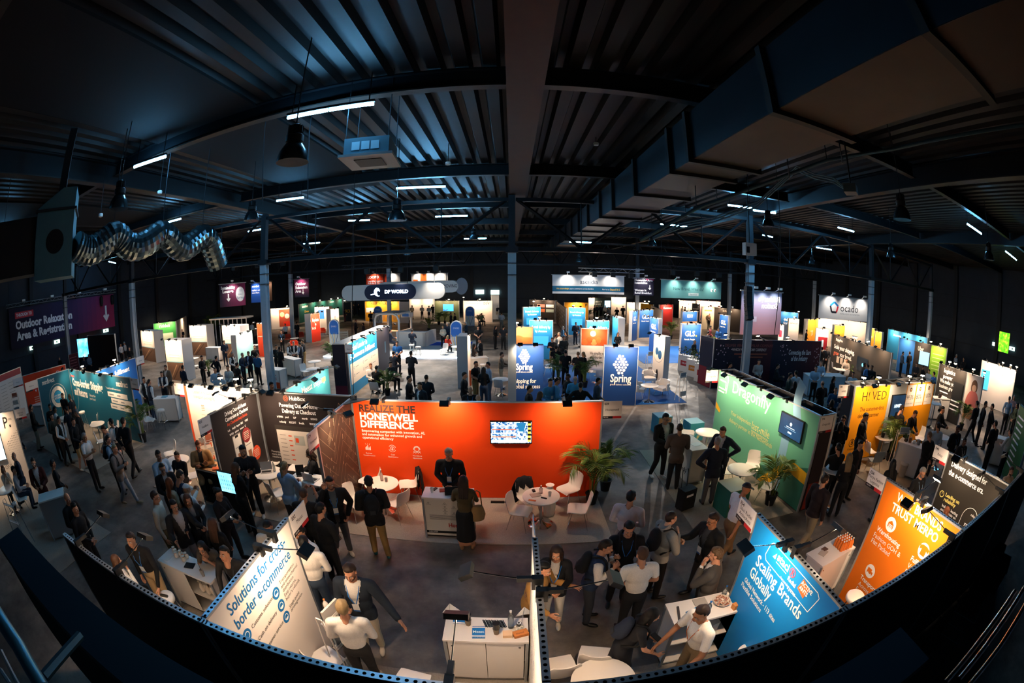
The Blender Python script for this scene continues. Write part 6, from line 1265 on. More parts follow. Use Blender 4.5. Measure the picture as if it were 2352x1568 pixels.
pp(2279,938,-150,'person in a black suit seen from behind at the right',1.84,arms='back',hair='short:k',top=K,bottom=K,outer='suit:0F1013'); pp(2286,978,160,'tall person in black seen from behind before the grey counter at the right',1.84,arms='front',hair='short:n',top=K,bottom=K,outer='hood:0F1013')
pp(2320,996,160,'person in a white shirt and black trousers at the right edge',1.76,arms='table',hair='short:k',top='E8E2DA',bottom=K); pp(2318,920,120,'person in a light blue shirt at the right edge',1.78,arms='pocket',hair='short:k',top='8FA8C0',bottom=K); pp(2329,916,-100,'person in a grey checked shirt at the right edge',1.74,arms='cross',hair='short:g',top='6A5A60',bottom='5A5E50'); pp(2336,934,-120,'person in an olive top at the right edge',1.72,arms='front',sex='f',hair='bob:k',top='4A5038',bottom=K)
# left: before the teal wall
pp(143,906,20,'bald person in a black polo before the ring diagram on the teal wall',1.8,arms='down',hair='buzz:n',top=K,bottom=DG,sleeve='short'); pp(160,910,-60,'blond person in a navy t-shirt before the teal wall',1.8,arms='down',hair='short:y',top='161C2A',bottom=K,sleeve='short')
pp(114,932,80,'dark haired person in black at the left of the teal stand',1.74,arms='front',hair='short:k',top=K,bottom=K); pp(125,938,160,'person in a white shirt seen from behind in the teal stand',1.74,arms='table',hair='curly:k',top=WH,bottom=K,skin='b')
pp(152,938,-70,'dark haired person in a navy t-shirt facing left in the teal stand',1.78,arms='table',hair='short:k',top='141A26',bottom=K,sleeve='short'); pp(176,946,-40,'grey haired person in a black jacket in the teal stand',1.78,arms='pocket',hair='short:g',top='3A3C40',bottom=K,outer='open:121317')
pp(118,954,100,'person in a dark khaki jacket at the left of the teal stand queue',1.76,arms='front',hair='short:n',top='4A4638',bottom=K,outer='open:3A382E'); pp(134,962,110,'person in a brown vest with white sleeves in the teal stand queue',1.76,arms='front',hair='short:k',top=WH,bottom=K,outer='vest:2E2A24',legs='step')
pp(167,966,110,'person in a black jacket and beige shorts before the teal stand',1.8,arms='front',hair='short:n',top=K,bottom='B08A56',btype='shorts',outer='open:101114',shoes='D8D0C0',legs='step'); pp(193,1002,110,'grey haired person in a white polo holding a cup before the teal stand',1.78,arms='phone',hair='short:g',top=WH,bottom='15161A',sleeve='short',skin='t')
pp(238,982,-10,'brown haired person in a grey blazer bending over the teal stand table',1.78,arms='table',lean=14,hair='short:n',top='D0CCC8',bottom=K,outer='open:8C8684',hp=22); pp(255,968,-70,'person in a white shirt with backpack straps before the teal stand',1.76,arms='table',hair='short:k',top=WH,bottom=K,extras='P',skin='t')
pp(282,966,190,'tall person in a black suit striding at the right of the teal stand',1.9,arms='back',hair='short:k',top=K,bottom='14161A',outer='suit:0F1013',legs='walk'); pp(247,1008,130,'person in a blue denim shirt with a small backpack',1.74,arms='phone',hair='short:k',top='5A80A2',bottom=K,extras='P')
pp(262,1028,110,'person with short blond hair in a grey jacket walking in jeans',1.74,arms='phone',hair='short:y',top='8A8078',bottom='8C98A4',outer='open:7A726C',legs='walk',shoes='8A7A5E',extras='P')
pp(330,870,80,'person in a dark vest with white sleeves right of the teal stand',1.8,arms='pocket',hair='short:k',top=WH,bottom=K,outer='vest:15181F',skin='t'); pp(342,876,170,'person in a navy quilted vest and jeans seen from behind, white trainers',1.8,arms='down',hair='short:n',top='D8DCE0',bottom='3A4C64',outer='vest:1A2434',shoes='E8E2D8')
pp(371,857,30,'person in a navy vest holding blue papers at the far left counter',1.78,arms='tablet',hair='short:k',top=WH,bottom=K,outer='vest:15202E'); pp(380,842,10,'person in a beige suit behind the far left counter',1.8,arms='down',hair='short:n',top='C8C4BE',bottom='6A5848',outer='suit:6E5E50')
pp(71,934,160,'person in a dark suit and beige trousers in the left aisle',1.84,arms='front',hair='short:n',top=K,bottom='8F8676',outer='suit:1E1A18',legs='step'); pp(37,984,150,'person in black at the off white wall end on the left',1.78,arms='front',hair='short:n',top=K,bottom=K,outer='open:0F1013')
pp(32,1046,-10,'bald person with glasses in a navy blazer at the off white wall',1.78,arms='front',hair='bald:g',top='2A2E36',bottom='1C2430',outer='open:1B2738',extras='GB',legs='perch'); pp(30,1078,150,'person in a pale shirt seated at the left edge, back turned',1.74,legs='sit',arms='table',hair='short:n',top='B0A8AA',bottom='2A3444'); pp(6,1075,90,'person in a cream top seated at the left picture edge',1.7,legs='sit',arms='chin',sex='f',hair='bob:r',top='D8C8B4',bottom='20242A')
pp(76,1060,60,'person in a dark red suit with a tablet at the grey lectern',1.84,arms='tablet',hair='short:n',top='C8C0BA',bottom='4A1E18',outer='suit:521F1A',shoes='DCD4CA',legs='step',extras='B'); pp(120,1064,170,'person with black curls in black beside the grey lectern',1.72,arms='front',sex='f',hair='curly:k',top=K,bottom=K,skin='b')
pp(21,870,90,'dark silhouette of a person before the pale timetable board',1.7,arms='front',hair='short:k',top=K,bottom=K,lo=True); pp(30,866,-90,'person in dark blue and white trousers before the pale timetable board',1.82,arms='front',hair='short:k',top='10151F',bottom='C8C4C0',lo=True)
pp(623,884,80,'person with dark hair looking over the charcoal rear wall',1.8,arms='front',hair='short:k',top=K,bottom=K,skin='t')
pp(735,1170,160,'person in black half hidden behind the slogan name board',1.76,arms='front',hair='short:k',top=K,bottom=K)
# ================================================================ THE HALL BEYOND: STANDS, BANNERS, VISITORS
def fw(label,x0,y0,x1,y1,front,texts=(),h=2.5,lights=0,back='C8CCCE',name='exhibition_wall',draw=None,z0=0,**kw):
    a = P(x0,y0,h); c = P(x1,y1,h)
    def dr(m,w):
        for q in texts:
            s,u,v,hh,col = q[:5]; m.text(s,u*w,v*h,hh,M(col,.5),-.006,align=q[5] if len(q) > 5 else 'C',w=(q[6]*w if len(q) > 6 else None),bold=.015)
        if draw: draw(m,w)
    t = wall(name,label,a,c,h=h,front=front,back=back,draw=dr if (texts or draw) else None,rail=False,thick=.12,**kw)
    if lights:
        w = math.dist(a,c); lamps_on(t,w,[w*(i+.5)/lights for i in range(lights)],label,h,ARM2)
    return t
def tower(label,x0,y0,x1,y1,front,d=.5,side='D8D4CE',h=2.5,texts=(),draw=None,name='display_tower',group=None):
    """free standing box panel: front from (x0,y0) to (x1,y1) along its top edge"""
    a = Vector((*P(x0,y0,h),0)); c = Vector((*P(x1,y1,h),0)); w = (c-a).length; WALLS.append((a.xy,c.xy)); t = thing(name,label,'display panel',a,math.atan2(c.y-a.y,c.x-a.x),group)
    m = MB(); m.box(0,.006,0,w,d,h,M(side,.55)); m.build('body',t); m = MB(); m.box(.02,0,.02,w-.02,.006,h-.02,M(front,.5)); m.build('front_panel',t)
    if texts or draw:
        m = MB()
        for q in texts: m.text(q[0],q[1]*w,q[2]*h,q[3],M(q[4],.5),-.005,'C',bold=.02,w=(q[5]*w if len(q) > 5 else None))
        if draw: draw(m,w)
        m.build('lettering',t)
    lamps_on(t,w,[w*.5] if w <= 1.2 else [w*.28,w*.72],label,h,ARM2)  # arm lamps added to each tower to brighten the far stands
    return t
def banner(label,Y,tl,tr,br,bl,front,draw=None,cat='banner',rope=True,back=None,thick=.03):
    """fabric hanging from the roof; corners picked on rays at distance Y (a number or left/right pair)"""
    yl,yr = Y if isinstance(Y,tuple) else (Y,Y); A,B,C_,D_ = (Vector(PY(*tl,yl)),Vector(PY(*tr,yr)),Vector(PY(*br,yr)),Vector(PY(*bl,yl)))
    zt = (A.z+B.z)/2; zb = (C_.z+D_.z)/2; t = thing('hanging_banner',label,cat,(A.x,A.y,zb),math.atan2(B.y-A.y,B.x-A.x)); w = math.hypot(B.x-A.x,B.y-A.y); h = zt-zb
    m = MB(); m.box(0,0,0,w,thick,h,M(front,.8)); m.build('fabric',t)
    m = MB(); m.tube([(-.1,0,h+.04),(w+.1,0,h+.04)],.04,ALU,6); m.build('top_bar',t)
    for u in (w*.1,w*.9): m = MB(); m.tube([(u,0,h),(u,0,9.27-zb)],.015,STEEL,4); m.build('rope',t)
    for u in ([.2,.5,.8] if w > 3 else [.5]):
        m = MB(); m.tube([(w*u,.0,h+.05),(w*u,-.55,h+.25)],.03,CHROME,6); m.box(w*u-.12,-.68,h+.18,w*u+.12,-.5,h+.3,WPLAS); m.build('spotlight',t); spot((w*u,-.6,h+.15),(w*u,.1,h*.35),55,(1,.9,.8),t,110)
    if draw: m = MB(); draw(m,w,h); m.build('lettering',t)
    return t
# ---- hanging banners
PUR = '2B2440'; MAG = 'A8305E'
def grad(m,w,h,c0,c1,n=14,vert=False):
    a,b = hexl(c0),hexl(c1)
    def s(v): v = max(0,min(1,v)); v = 12.92*v if v < .0031308 else 1.055*v**(1/2.4)-.055; return '%02X' % int(round(v*255))
    for i in range(n):
        k = i/(n-1); c = ''.join(s(a[j]*(1-k)+b[j]*k) for j in range(3))
        if vert: m.rect(0,h*i/n,w,h*(i+1)/n,-.003,M(c,.8))
        else: m.rect(w*i/n,0,w*(i+1)/n,h,-.003,M(c,.8))
def arrow(m,u,v,s,mat): m.rect(u-.09*s,v,u+.09*s,v+.95*s,-.006,mat); m.poly([(u-.34*s,v+.22*s),(u,v-.22*s),(u+.34*s,v+.22*s),(u+.2*s,v+.34*s),(u,v+.12*s),(u-.2*s,v+.34*s)],-.007,mat)
def d_out(m,w,h):
    grad(m,w*.45,h,'221F33','25244A'); 
    for i in range(12): m.rect(w*(.45+.55*i/12),0,w*(.45+.55*(i+1)/12),h,-.003,M(['25244A','2D254E','382852','432A55','4F2C57','5C2E59','682F5A','75305B','82315C','8E325C','9A335D','A6345D'][i],.8))
    m.rect(w*.055,h*.74,w*.22,h*.9,-.006,M('D83A48',.6)); m.text('THROUGH TO',w*.065,h*.785,h*.08,TW,-.008,bold=.03,w=w*.14); m.text('Outdoor Relaxation',w*.055,h*.48,h*.2,TW,-.008,bold=.04,w=w*.78); m.text('Area & Registration',w*.055,h*.2,h*.2,TW,-.008,bold=.04,w=w*.78); arrow(m,w*.915,h*.28,h*.42,TW)
def wallbanner():
    a = (XL+.4,11.3); c = (XL+.4,25.2); t = thing('hanging_banner','huge dark purple banner with white two line lettering and arrow on the left','banner',(*a,2.85),PI/2); w,h = 13.9,3.1
    m = MB(); m.box(0,0,0,w,.03,h,M('24223A',.8)); m.build('fabric',t); m = MB(); d_out(m,w,h); m.build('lettering',t)
    m = MB()
    for k in range(2): m.tube([(-.3,-.1,h+.15+.25*k),(w+.3,-.1,h+.15+.25*k)],.035,ALU,6)
    for i in range(30): u = -.3+i*(w+.6)/30; m.tube([(u,-.1,h+.15+.25*(i % 2)),(u+(w+.6)/30,-.1,h+.4-.25*(i % 2))],.015,ALU,4)
    m.build('lighting_truss',t)
    for u in (1.5,5,8.5,12): spot((u,-1.1,h+.5),(u,.1,h*.3),420,(1,.92,.9),t,105); m = MB(); m.tube([(u,-.1,h+.3),(u,-1.0,h+.5)],.03,CHROME,6); m.box(u-.18,-1.25,h+.42,u+.18,-.95,h+.58,WPLAS); m.build('spotlight',t)
    for u in (w*.86,w*.97): m = MB(); m.lathe([(.12,-.9),(.2,-.6),(.2,-.1),(.1,.05)],BLACK,(u,-.35,h-.1),12); m.build('moving_light',t)
    m = MB(); m.tube([(0,-.1,h+.3),(0,-.1,9.27-2.85)],.02,STEEL,4); m.tube([(w,-.1,h+.3),(w,-.1,9.27-2.85)],.02,STEEL,4); m.build('rope',t)
wallbanner()
def d_sus(m,w,h): grad(m,w,h,'241F33','8E325C'); m.text('Sustainability',w*.33,h*.78,h*.13,TW,-.006,'C',bold=.04,w=w*.56); m.text('Lounge',w*.33,h*.62,h*.13,TW,-.006,'C',bold=.04); arrow(m,w*.34,h*.28,h*.3,TW); m.disc(w*.8,h*.52,w*.17,-.006,TW,h*.33); m.text('Spring',w*.8,h*.32,h*.1,M('1A4A8A',.5),-.008,'C'); [m.disc(w*(.73+.045*i),h*(.5+.055*j),h*.016,-.008,M('1A4A8A',.5),n=8) for i in range(4) for j in range(5)]
banner('dark magenta banner with white arrow and white oval logo left of the left column',(28,29.5),(504,651),(563,649),(566,695),(508,708),'2A2036',d_sus)
banner('royal blue banner half hidden behind the left column',31,(576,649),(600,649),(600,693),(578,693),'1A4FA8',lambda m,w,h: [m.text('awarded',w*.1,h*.8,h*.1,TW,-.006,bold=.02,w=w*.7),m.text('explore our\nstand here',w*.1,h*.6,h*.1,TW,-.006,w=w*.8)])
banner('narrow brown picture banner right of the left column',40,(617,645),(624,645),(624,689),(618,689),'6A4A36')
banner('dark magenta outdoor area banner beside the rear left column',36,(676,640),(709,640),(709,682),(676,680),'2A2036',lambda m,w,h: [grad(m,w,h,'1E1C30','8E2F5C',10,True),m.text('Outdoor\nRelaxation\nArea',w*.06,h*.68,h*.15,TW,-.006,bold=.04,w=w*.85),arrow(m,w*.6,h*.2,h*.25,TW)])
banner('orange red banner with small white capitals behind the oval sign',48,(841,629),(881,628),(881,656),(841,656),'D8421C',lambda m,w,h: [m.text('LOOPO',w*.1,h*.65,h*.2,TW,-.006,bold=.04),m.text('Last-Mile Logistics\nBuilt for E-Commerce',w*.1,h*.35,h*.13,TW,-.006,bold=.02)])
banner('white and orange picture banner behind the oval sign',48,(883,628),(919,628),(919,650),(883,652),'E6E0DA',lambda m,w,h: [m.rect(0,0,w*.3,h,-.004,M('D8421C',.6))])
banner('white banner with orange blocks right behind the oval sign',48,(945,628),(1029,628),(1029,648),(945,650),'E8E2DC',lambda m,w,h: [m.rect(w*.25,0,w*.42,h,-.004,M('E86A20',.6)),m.rect(w*.05,h*.1,w*.18,h*.4,-.004,M('E86A20',.6)),m.text('welcome',w*.72,h*.55,h*.16,GREY,-.006)])
def d_as(m,w,h): m.rect(0,h*.12,w,h*.42,-.004,M('0E5A7C',.6)); m.text('asendia',w*.5,h*.55,h*.24,M('1E3450',.5),-.006,'C',w=w*.36); m.text('We smart-design',w*.055,h*.24,h*.075,M('E8C050',.5),-.006,w=w*.17,bold=.02); m.text('your e-commerce across borders',w*.235,h*.24,h*.075,TW,-.006,w=w*.33); m.text('Find us at',w*.69,h*.22,h*.075,TW,-.006,w=w*.1); m.text('Stand B13',w*.8,h*.21,h*.1,M('E8C050',.5),-.006,w=w*.15,bold=.03)
banner('long white and teal banner with dark lettering right of the middle column',34,(1269,630),(1434,637),(1433,678),(1269,673),'D9DADA',d_as)
banner('small dark purple banner with arrow between two long banners',34,(1456,640),(1502,641),(1502,680),(1456,678),'1E1C33',lambda m,w,h: [m.text('Networking Area\nRoundtables',w*.04,h*.85,h*.12,TW,-.006,bold=.04,w=w*.9),m.text('Women in\nRetail Breakfast',w*.04,h*.25,h*.12,TW,-.006,bold=.04,w=w*.9),arrow(m,w*.8,h*.38,h*.26,TW),m.rect(w*.6,h*.9,w,h,-.004,M('A8305E',.6))])
banner('long mint banner with a joking question and two eyes',(33,34),(1519,641),(1657,652),(1656,690),(1518,683),'6DB0AE',lambda m,w,h: [m.text('New Brand. Who dis?',w*.19,h*.45,h*.17,M('1E5A64',.5),-.006,w=w*.58),m.disc(w*.825,h*.51,h*.08,-.005,TW,h*.1),m.disc(w*.885,h*.51,h*.08,-.005,TW,h*.1),m.disc(w*.835,h*.49,h*.035,-.008,BLACK),m.disc(w*.895,h*.49,h*.035,-.008,BLACK),m.rect(w*.43,h*.15,w*.6,h*.32,-.005,M('CFE4E2',.6)),m.text('Stand C22',w*.515,h*.19,h*.08,M('1E5A64',.5),-.008,'C')])
def d_re(m,w,h):
    grad(m,w,h,'C490A0','8092B8',12,True); m.text('Recharge',w*.95,h*.78,h*.13,TW,-.006,bold=.03,w=w*.85,mirror=True); m.text('Station',w*.9,h*.62,h*.13,TW,-.006,bold=.03,w=w*.6,mirror=True); m.rect(w*.2,h*.3,w*.38,h*.42,-.006,M('C0B8D0',.6))
banner('tall translucent pink blue banner with mirrored lettering behind the loudspeaker column',(20.5,20.5),(1704,668),(1796,676),(1789,771),(1698,768),'8A8CB0',d_re)
def d_oc(m,w,h):
    pts = [(w*.28+h*.24*math.sin(a),h*.52+h*.25*math.cos(a)) for a in [2*PI*k/5 for k in range(5)]]
    for i,c in enumerate(('1F6FB0','C0303A','20222A','20222A','2A9AD0')): m.line(*pts[i],*pts[(i+1) % 5],h*.09,-.006,M(c,.5))
    m.text('ocado',w*.4,h*.38,h*.32,M('1E2024',.5),-.006,w=w*.38); m.text('INTELLIGENT AUTOMATION',w*.4,h*.24,h*.07,GREY,-.006,w=w*.38)
banner('white banner with a red and blue pentagon logo',(24,22.5),(1882,679),(2000,693),(1995,745),(1877,729),'D4D4D4',d_oc)
# ---- oval hanging sign
t = thing('oval_sign','long pale grey oval hanging sign with a navy middle and glowing lettering','hanging sign'); A = Vector(PY(785,673,29)); B = Vector(PY(1022,673,29)); t.location = A; w = B.x-A.x; hh = PY(905,655,29)[2]-PY(905,691,29)[2]; r = hh/2
def capsule(m,u0,u1,r,y0,y1,mat):
    pts = [(u0+r+r*math.cos(a),r*math.sin(a)) for a in [PI/2+PI*i/14 for i in range(15)]]+[(u1-r+r*math.cos(a),r*math.sin(a)) for a in [-PI/2+PI*i/14 for i in range(15)]]; n = len(pts)
    m.add([(u,y0,v) for u,v in pts]+[(u,y1,v) for u,v in pts],[tuple(range(n)),tuple(reversed(range(n,2*n)))]+[(i,n+i,n+(i+1) % n,(i+1) % n) for i in range(n)],mat)
m = MB(); capsule(m,0,w,r,0,.4,M('B4B2AE',.6)); m.build('body',t); m = MB(); capsule(m,w*.237,w*.737,r*.97,-.03,0,M('0E1A34',.4)); m.build('middle_panel',t)
GL = M('BFE0FF',.5,0,7); m = MB(); m.text('DP WORLD',w*.44,-.17*r,.42*r,GL,-.04,w=w*.23,bold=.03)
for k in range(4): m.ring(w*.375,.02*k*r,r*(.2+.11*k),r*(.24+.11*k),-.04,GL,a0=.3+.5*k,a1=4.0+.35*k)
m.line(w*.3,-r*.3,w*.345,-.18*r,.09*r,-.04,GL); m.build('lettering',t)
for u in (.1,.35,.65,.9): m = MB(); m.tube([(w*u,.2,r),(w*u,.2,9.27-A.z)],.02,STEEL,4); m.build('rope',t)
t = thing('ring_sign','white rounded hanging ring sign behind the oval sign','hanging sign'); A = Vector(PY(868,661,35)); B = Vector(PY(1052,661,35)); t.location = A; w = B.x-A.x; r = (PY(960,646,35)[2]-PY(960,676,35)[2])/2
m = MB(); capsule(m,0,w,r*.9,0,1.2,M('E2DFDA',.5)); m.build('body',t); m = MB(); m.text('MOVING',w*.82,-.15*r,.5*r,TK,-.01,w=w*.17); m.build('lettering',t); m = MB(); m.disc(0,0,r*1.15,0,M('8A94A0',.5),r*1.3,T=Matrix.Translation((w+.25,.5,0)) @ Matrix.Rotation(.7,4,'Z')); m.build('end_disc',t)
for u in (.15,.85): m = MB(); m.tube([(w*u,.5,r*.9),(w*u,.5,9.27-A.z)],.02,STEEL,4); m.build('rope',t)
for lab,x0,x1,y,Y in (('black lighting truss above the oval sign',786,1068,618,29),('silver lighting truss above the white and teal banner',1330,1480,624,33),('black lighting truss above the left stands',500,700,612,27),('black lighting truss above the mint banner',1500,1690,618,30)):
    a = Vector(PY(x0,y,Y)); c = Vector(PY(x1,y,Y)); L_ = c.x-a.x; t = thing('lighting_truss',lab,'truss',a,0,'lighting trusses'); m = MB(); mt = ALU if 'silver' in lab else STEEL
    for dy,dz in ((0,0),(.3,0),(0,.3),(.3,.3)): m.tube([(0,dy,dz),(L_,dy,dz)],.025,mt,5)
    for i in range(int(L_/.4)): m.tube([(.4*i,0,.3*(i % 2)),(.4*i+.4,0,.3-.3*(i % 2))],.012,mt,4)
    m.build('lattice',t); m = MB(); m.tube([(L_*.1,.15,.3),(L_*.1,.15,9.27-a.z)],.02,STEEL,4); m.build('hoist_rope',t); m = MB(); m.tube([(L_*.9,.15,.3),(L_*.9,.15,9.27-a.z)],.02,STEEL,4); m.build('hoist_rope',t)
    for k in range(3): m = MB(); m.box(L_*(.2+.28*k),-.15,-.4,L_*(.2+.28*k)+.35,.15,-.02,BLACK); m.build('lamp_unit',t); spot((L_*(.2+.28*k)+.17,-.1,-.45),(L_*(.2+.28*k)+.17,-7+3*k,-6),1000,(1,.88,.76),t,110)
# ---- wall with big blue lettering behind the charcoal stand, cyan wall, royal blue honeycomb panels
def d_glob(m,w):
    m.rect(.05,.05,w*.74,2.46,-.004,M('1583C0',.5)); m.text('Global Leader in',w*.03,2.05,.27,TW,-.006,w=w*.42,bold=.01); m.text('E-Commerce Fulfillment',w*.03,1.68,.27,TW,-.006,w=w*.68,bold=.02); m.rect(w*.03,.55,w*.71,1.5,-.006,M('EDE6DA',.5))
    for i in range(6): m.ring(w*(.1+.2*(i % 3)),1.25-.35*(i//3),.05,.07,-.008,M('2A5A90',.5)); m.rect(w*(.13+.2*(i % 3)),1.23-.35*(i//3),w*(.2+.2*(i % 3)),1.26-.35*(i//3),-.008,GREY)
    m.text('QPRO',w*.77,2.0,.28,M('3A3A3C',.5),-.006,w=w*.1); m.rect(w*.76,.05,w*.86,.7,-.005,M('1583C0',.5)); m.rect(w*.87,1.0,w*.985,1.65,-.03,M('17506E',.4))
GW = fw('blue and white wall with fulfilment lettering behind the charcoal stand',797,787,890,746,'EFE6DC',draw=d_glob,lights=5,back='15161C'); t = thing('storage_room','dark navy storage box end beside the blue and white wall','stand structure',(-7.95,17.0,0)); m = MB(); m.box(0,0,0,.62,7.0,2.46,M('15182A',.6)); m.build('body',t); m = MB(); m.box(0,0,2.46,.62,7.0,2.5,ALU); m.build('top_frame',t); m = MB(); m.rect(.0,.02,.62,.6,-.004,M('5A1830',.6)); m.build('gradient_panel',t)
sign('name board at the end of the blue and white wall',(-7.3,16.98),(-6.95,16.98),'',['Quivo'],2.06,.42)
CY = wall('exhibition_wall','cyan wall rising behind the charcoal rear wall',(-6.0,9.5),(-6.0,12.4),front='4FB8CC',back='D8DADA',draw=lambda m,w: [m.text('Meest',.9,2.1,.2,TW,bold=.02),m.text('shipping',1.7,2.1,.18,TW),m.rect(2.3,2.1,2.6,2.25,-.004,M('D8E0A0',.5))]); lamps_on(CY,3,[.6,2.2],'cyan wall')
def honey(m,u,v,s):
    for j in range(-3,4):
        n = 5-abs(j)+(1 if abs(j) < 3 else 0)*0
        for i in range(n): m.disc(u+(i-(n-1)/2)*s,v+j*s*.86,s*(.36+.1*((i+j) % 3 == 0)),-.006,TW,n=10)
def d_sp1(m,w): honey(m,w*.42,2.05,.1); m.text('Spring',w*.42,1.5,.26,TW,-.006,'C',bold=.02,w=w*.5); m.text('global delivery solutions',w*.42,1.38,.06,TW,-.006,'C',w=w*.5); m.text('Shipping for\nglobal success',w*.05,.95,.17,TW,-.006,bold=.02,w=w*.85)
tower('royal blue panel with white honeycomb logo behind the middle column',1172,793,1249,793,'183F80',.4,'183F80',draw=d_sp1)
def d_sp2(m,w): honey(m,w*.5,1.75,.135); m.text('Spring',w*.52,1.02,.33,TW,-.006,'C',bold=.02,w=w*.62); m.text('global delivery solutions',w*.52,.88,.07,TW,-.006,'C',w=w*.62)
tower('royal blue honeycomb panel standing free right of the red orange wall',1388,795,1467,797,'183F80',.35,'D8D8D6',draw=d_sp2); carpet('blue carpet of the royal blue honeycomb stand',.1,16.3,7.6,24.5,'14569A')
fw('photo wall with brown parcels behind the honeycomb panel',1172,749,1224,750,'D89A6A',lights=1,draw=lambda m,w: [m.disc(w*.35,1.5,.5,-.005,M('B8703C',.6)),m.rect(w*.5,.7,w*.95,1.9,-.006,M('C8783A',.6)),m.disc(w*.3,.9,.4,-.007,M('F0D8C0',.6))])
fw('white wall with an orange photo disc and grey lettering',1334,753,1397,755,'EFE6DC',[('We simplify your\ncross-border\nlogistics',.35,.42,.16,'5A5248','L',.6)],lights=1,draw=lambda m,w: [m.rect(.05,1.55,w-.05,2.45,-.005,M('B5552A',.6))]+[m.disc(w*(.15+.17*i),1.72+.12*(i % 2),.17,-.007,M(['E8642A','D8501C','F0864A'][i % 3],.6)) for i in range(5)]+[m.disc(w*.45,2.2,.16,-.008,M('FFE0B0',.5))])
for k,(x0,y0,x1,y1,lab,tx) in enumerate([(1216,735,1270,736,'bright blue panel with a truck picture behind the honeycomb stand','Parcel delivery by'),(1202,705,1242,704,'bright blue panel farther back left of the striped board','Parcel delivery'),(1306,706,1345,707,'bright blue panel with a blue screen in the middle background','Parcel delivery by'),(1348,737,1400,737,'wide bright blue panel behind the orange photo disc wall','direct delivery')]):
    tower(lab,x0,y0,x1,y1,'1A78BC',.3,'D8D8D6',texts=[(tx,.5,.8,.16,'FFFFFF',.8),('by Amazon',.5,.7,.14,'FFFFFF',.5)],draw=lambda m,w: [m.rect(w*.18,.9,w*.82,1.5,-.02,M('2C9CE8',.4,0,.8))])
tower('blue and white slim panel right of the wide bright blue panel',1407,726,1420,731,'1E86CC',.5,'E0DED8'); tower('white world map tower right of the honeycomb panels',1502,768,1528,774,'F0E8DE',.35,'C8CACA',draw=lambda m,w: [m.ring(w*.5,1.55,w*.4,w*.42,-.005,GREY),m.disc(w*.35,1.7,w*.14,-.006,M('2A5A8A',.6),w*.2),m.disc(w*.62,1.55,w*.16,-.006,M('2A5A8A',.6),w*.24),m.disc(w*.45,.5,.1,-.006,BLACK,.3)])
YG = 'F2C53A'
for x0,y0,x1,y1,lab,tx in [(1566,744,1611,745,'royal blue panel with big white capitals and a yellow dot',1),(1469,712,1501,712,'royal blue panel with partly cut capitals farther back',1),(1453,716,1465,714,'narrow royal blue panel at the left of the blue capitals stand',1),(1493,728,1513,733,'royal blue panel with a small screen at an angle',1),(1653,723,1673,726,'royal blue slim panel at the right of the blue capitals stand',1),(1568,716,1602,716,'royal blue panel above a crowd photo',0)]:
    tower(lab,x0,y0,x1,y1,'174A92',.3,'DCDAD6',texts=[('GLS',.44,.68,.34,'FFFFFF',.5),('Parcels. People.',.44,.58,.09,'FFFFFF',.55)] if tx else [('delivering\nhappiness',.5,.85,.12,'FFFFFF',.7)],draw=lambda m,w,tx=tx: [m.disc(w*.76,1.72,.05,-.006,M(YG,.5))] if tx else [m.rect(0,.6,w,1.6,-.006,M('C08058',.6))])
carpet('blue carpet of the blue capitals stand',8.2,24.6,13.5,31,'16559A')
# ---- stands around the oval sign
fw('yellow wall with dark capitals under the oval sign',838,691,917,691,'E8A92E',[('KEEP WALKING',.5,.84,.32,'4A3210','C',.6)],lights=3,draw=lambda m,w: [m.disc(w*(.55+.15*i),.7,.28,-.006,M('C89050',.6),.5) for i in range(3)]+[m.rect(w*.03,1.1,w*.3,1.7,-.006,TW)]); fw('dark teal wall left of the yellow wall',686,697,790,684,'17544E',[('cosmo',.12,.78,.35,'E8E2D8'),('Grow',.15,.5,.3,'D8B040'),('Solutions',.7,.85,.2,'E8E2D8')],lights=5)
fw('dark panel with upright yellow letters under the oval sign',789,692,806,692,'1E2C38',[('PACK',.5,.45,.4,'E8B23A','C',.8)]); fw('olive wall with plants and a bright blue screen',998,690,1054,690,'3E4630',lights=3,draw=lambda m,w: [m.rect(w*.35,1.3,w*.78,2.1,-.02,M('2A8AD8',.4,0,1.5))])
fw('off white wall with a dark logo left of the middle column',1064,690,1131,690,'EFE0D2',[('DSV',.8,.82,.28,'2A2C38','C',.2),('Your e-commerce logistics',.35,.86,.12,'8A8078','C',.5)],lights=3)
fw('white back wall beside the yellow wall',918,692,938,692,'E8DED4'); fw('white wall behind the crowd under the oval sign',940,684,998,684,'E6E0DA',lights=2); fw('lit white panel in the far middle left of the column',1128,677,1146,677,'E8F0F4',h=3)
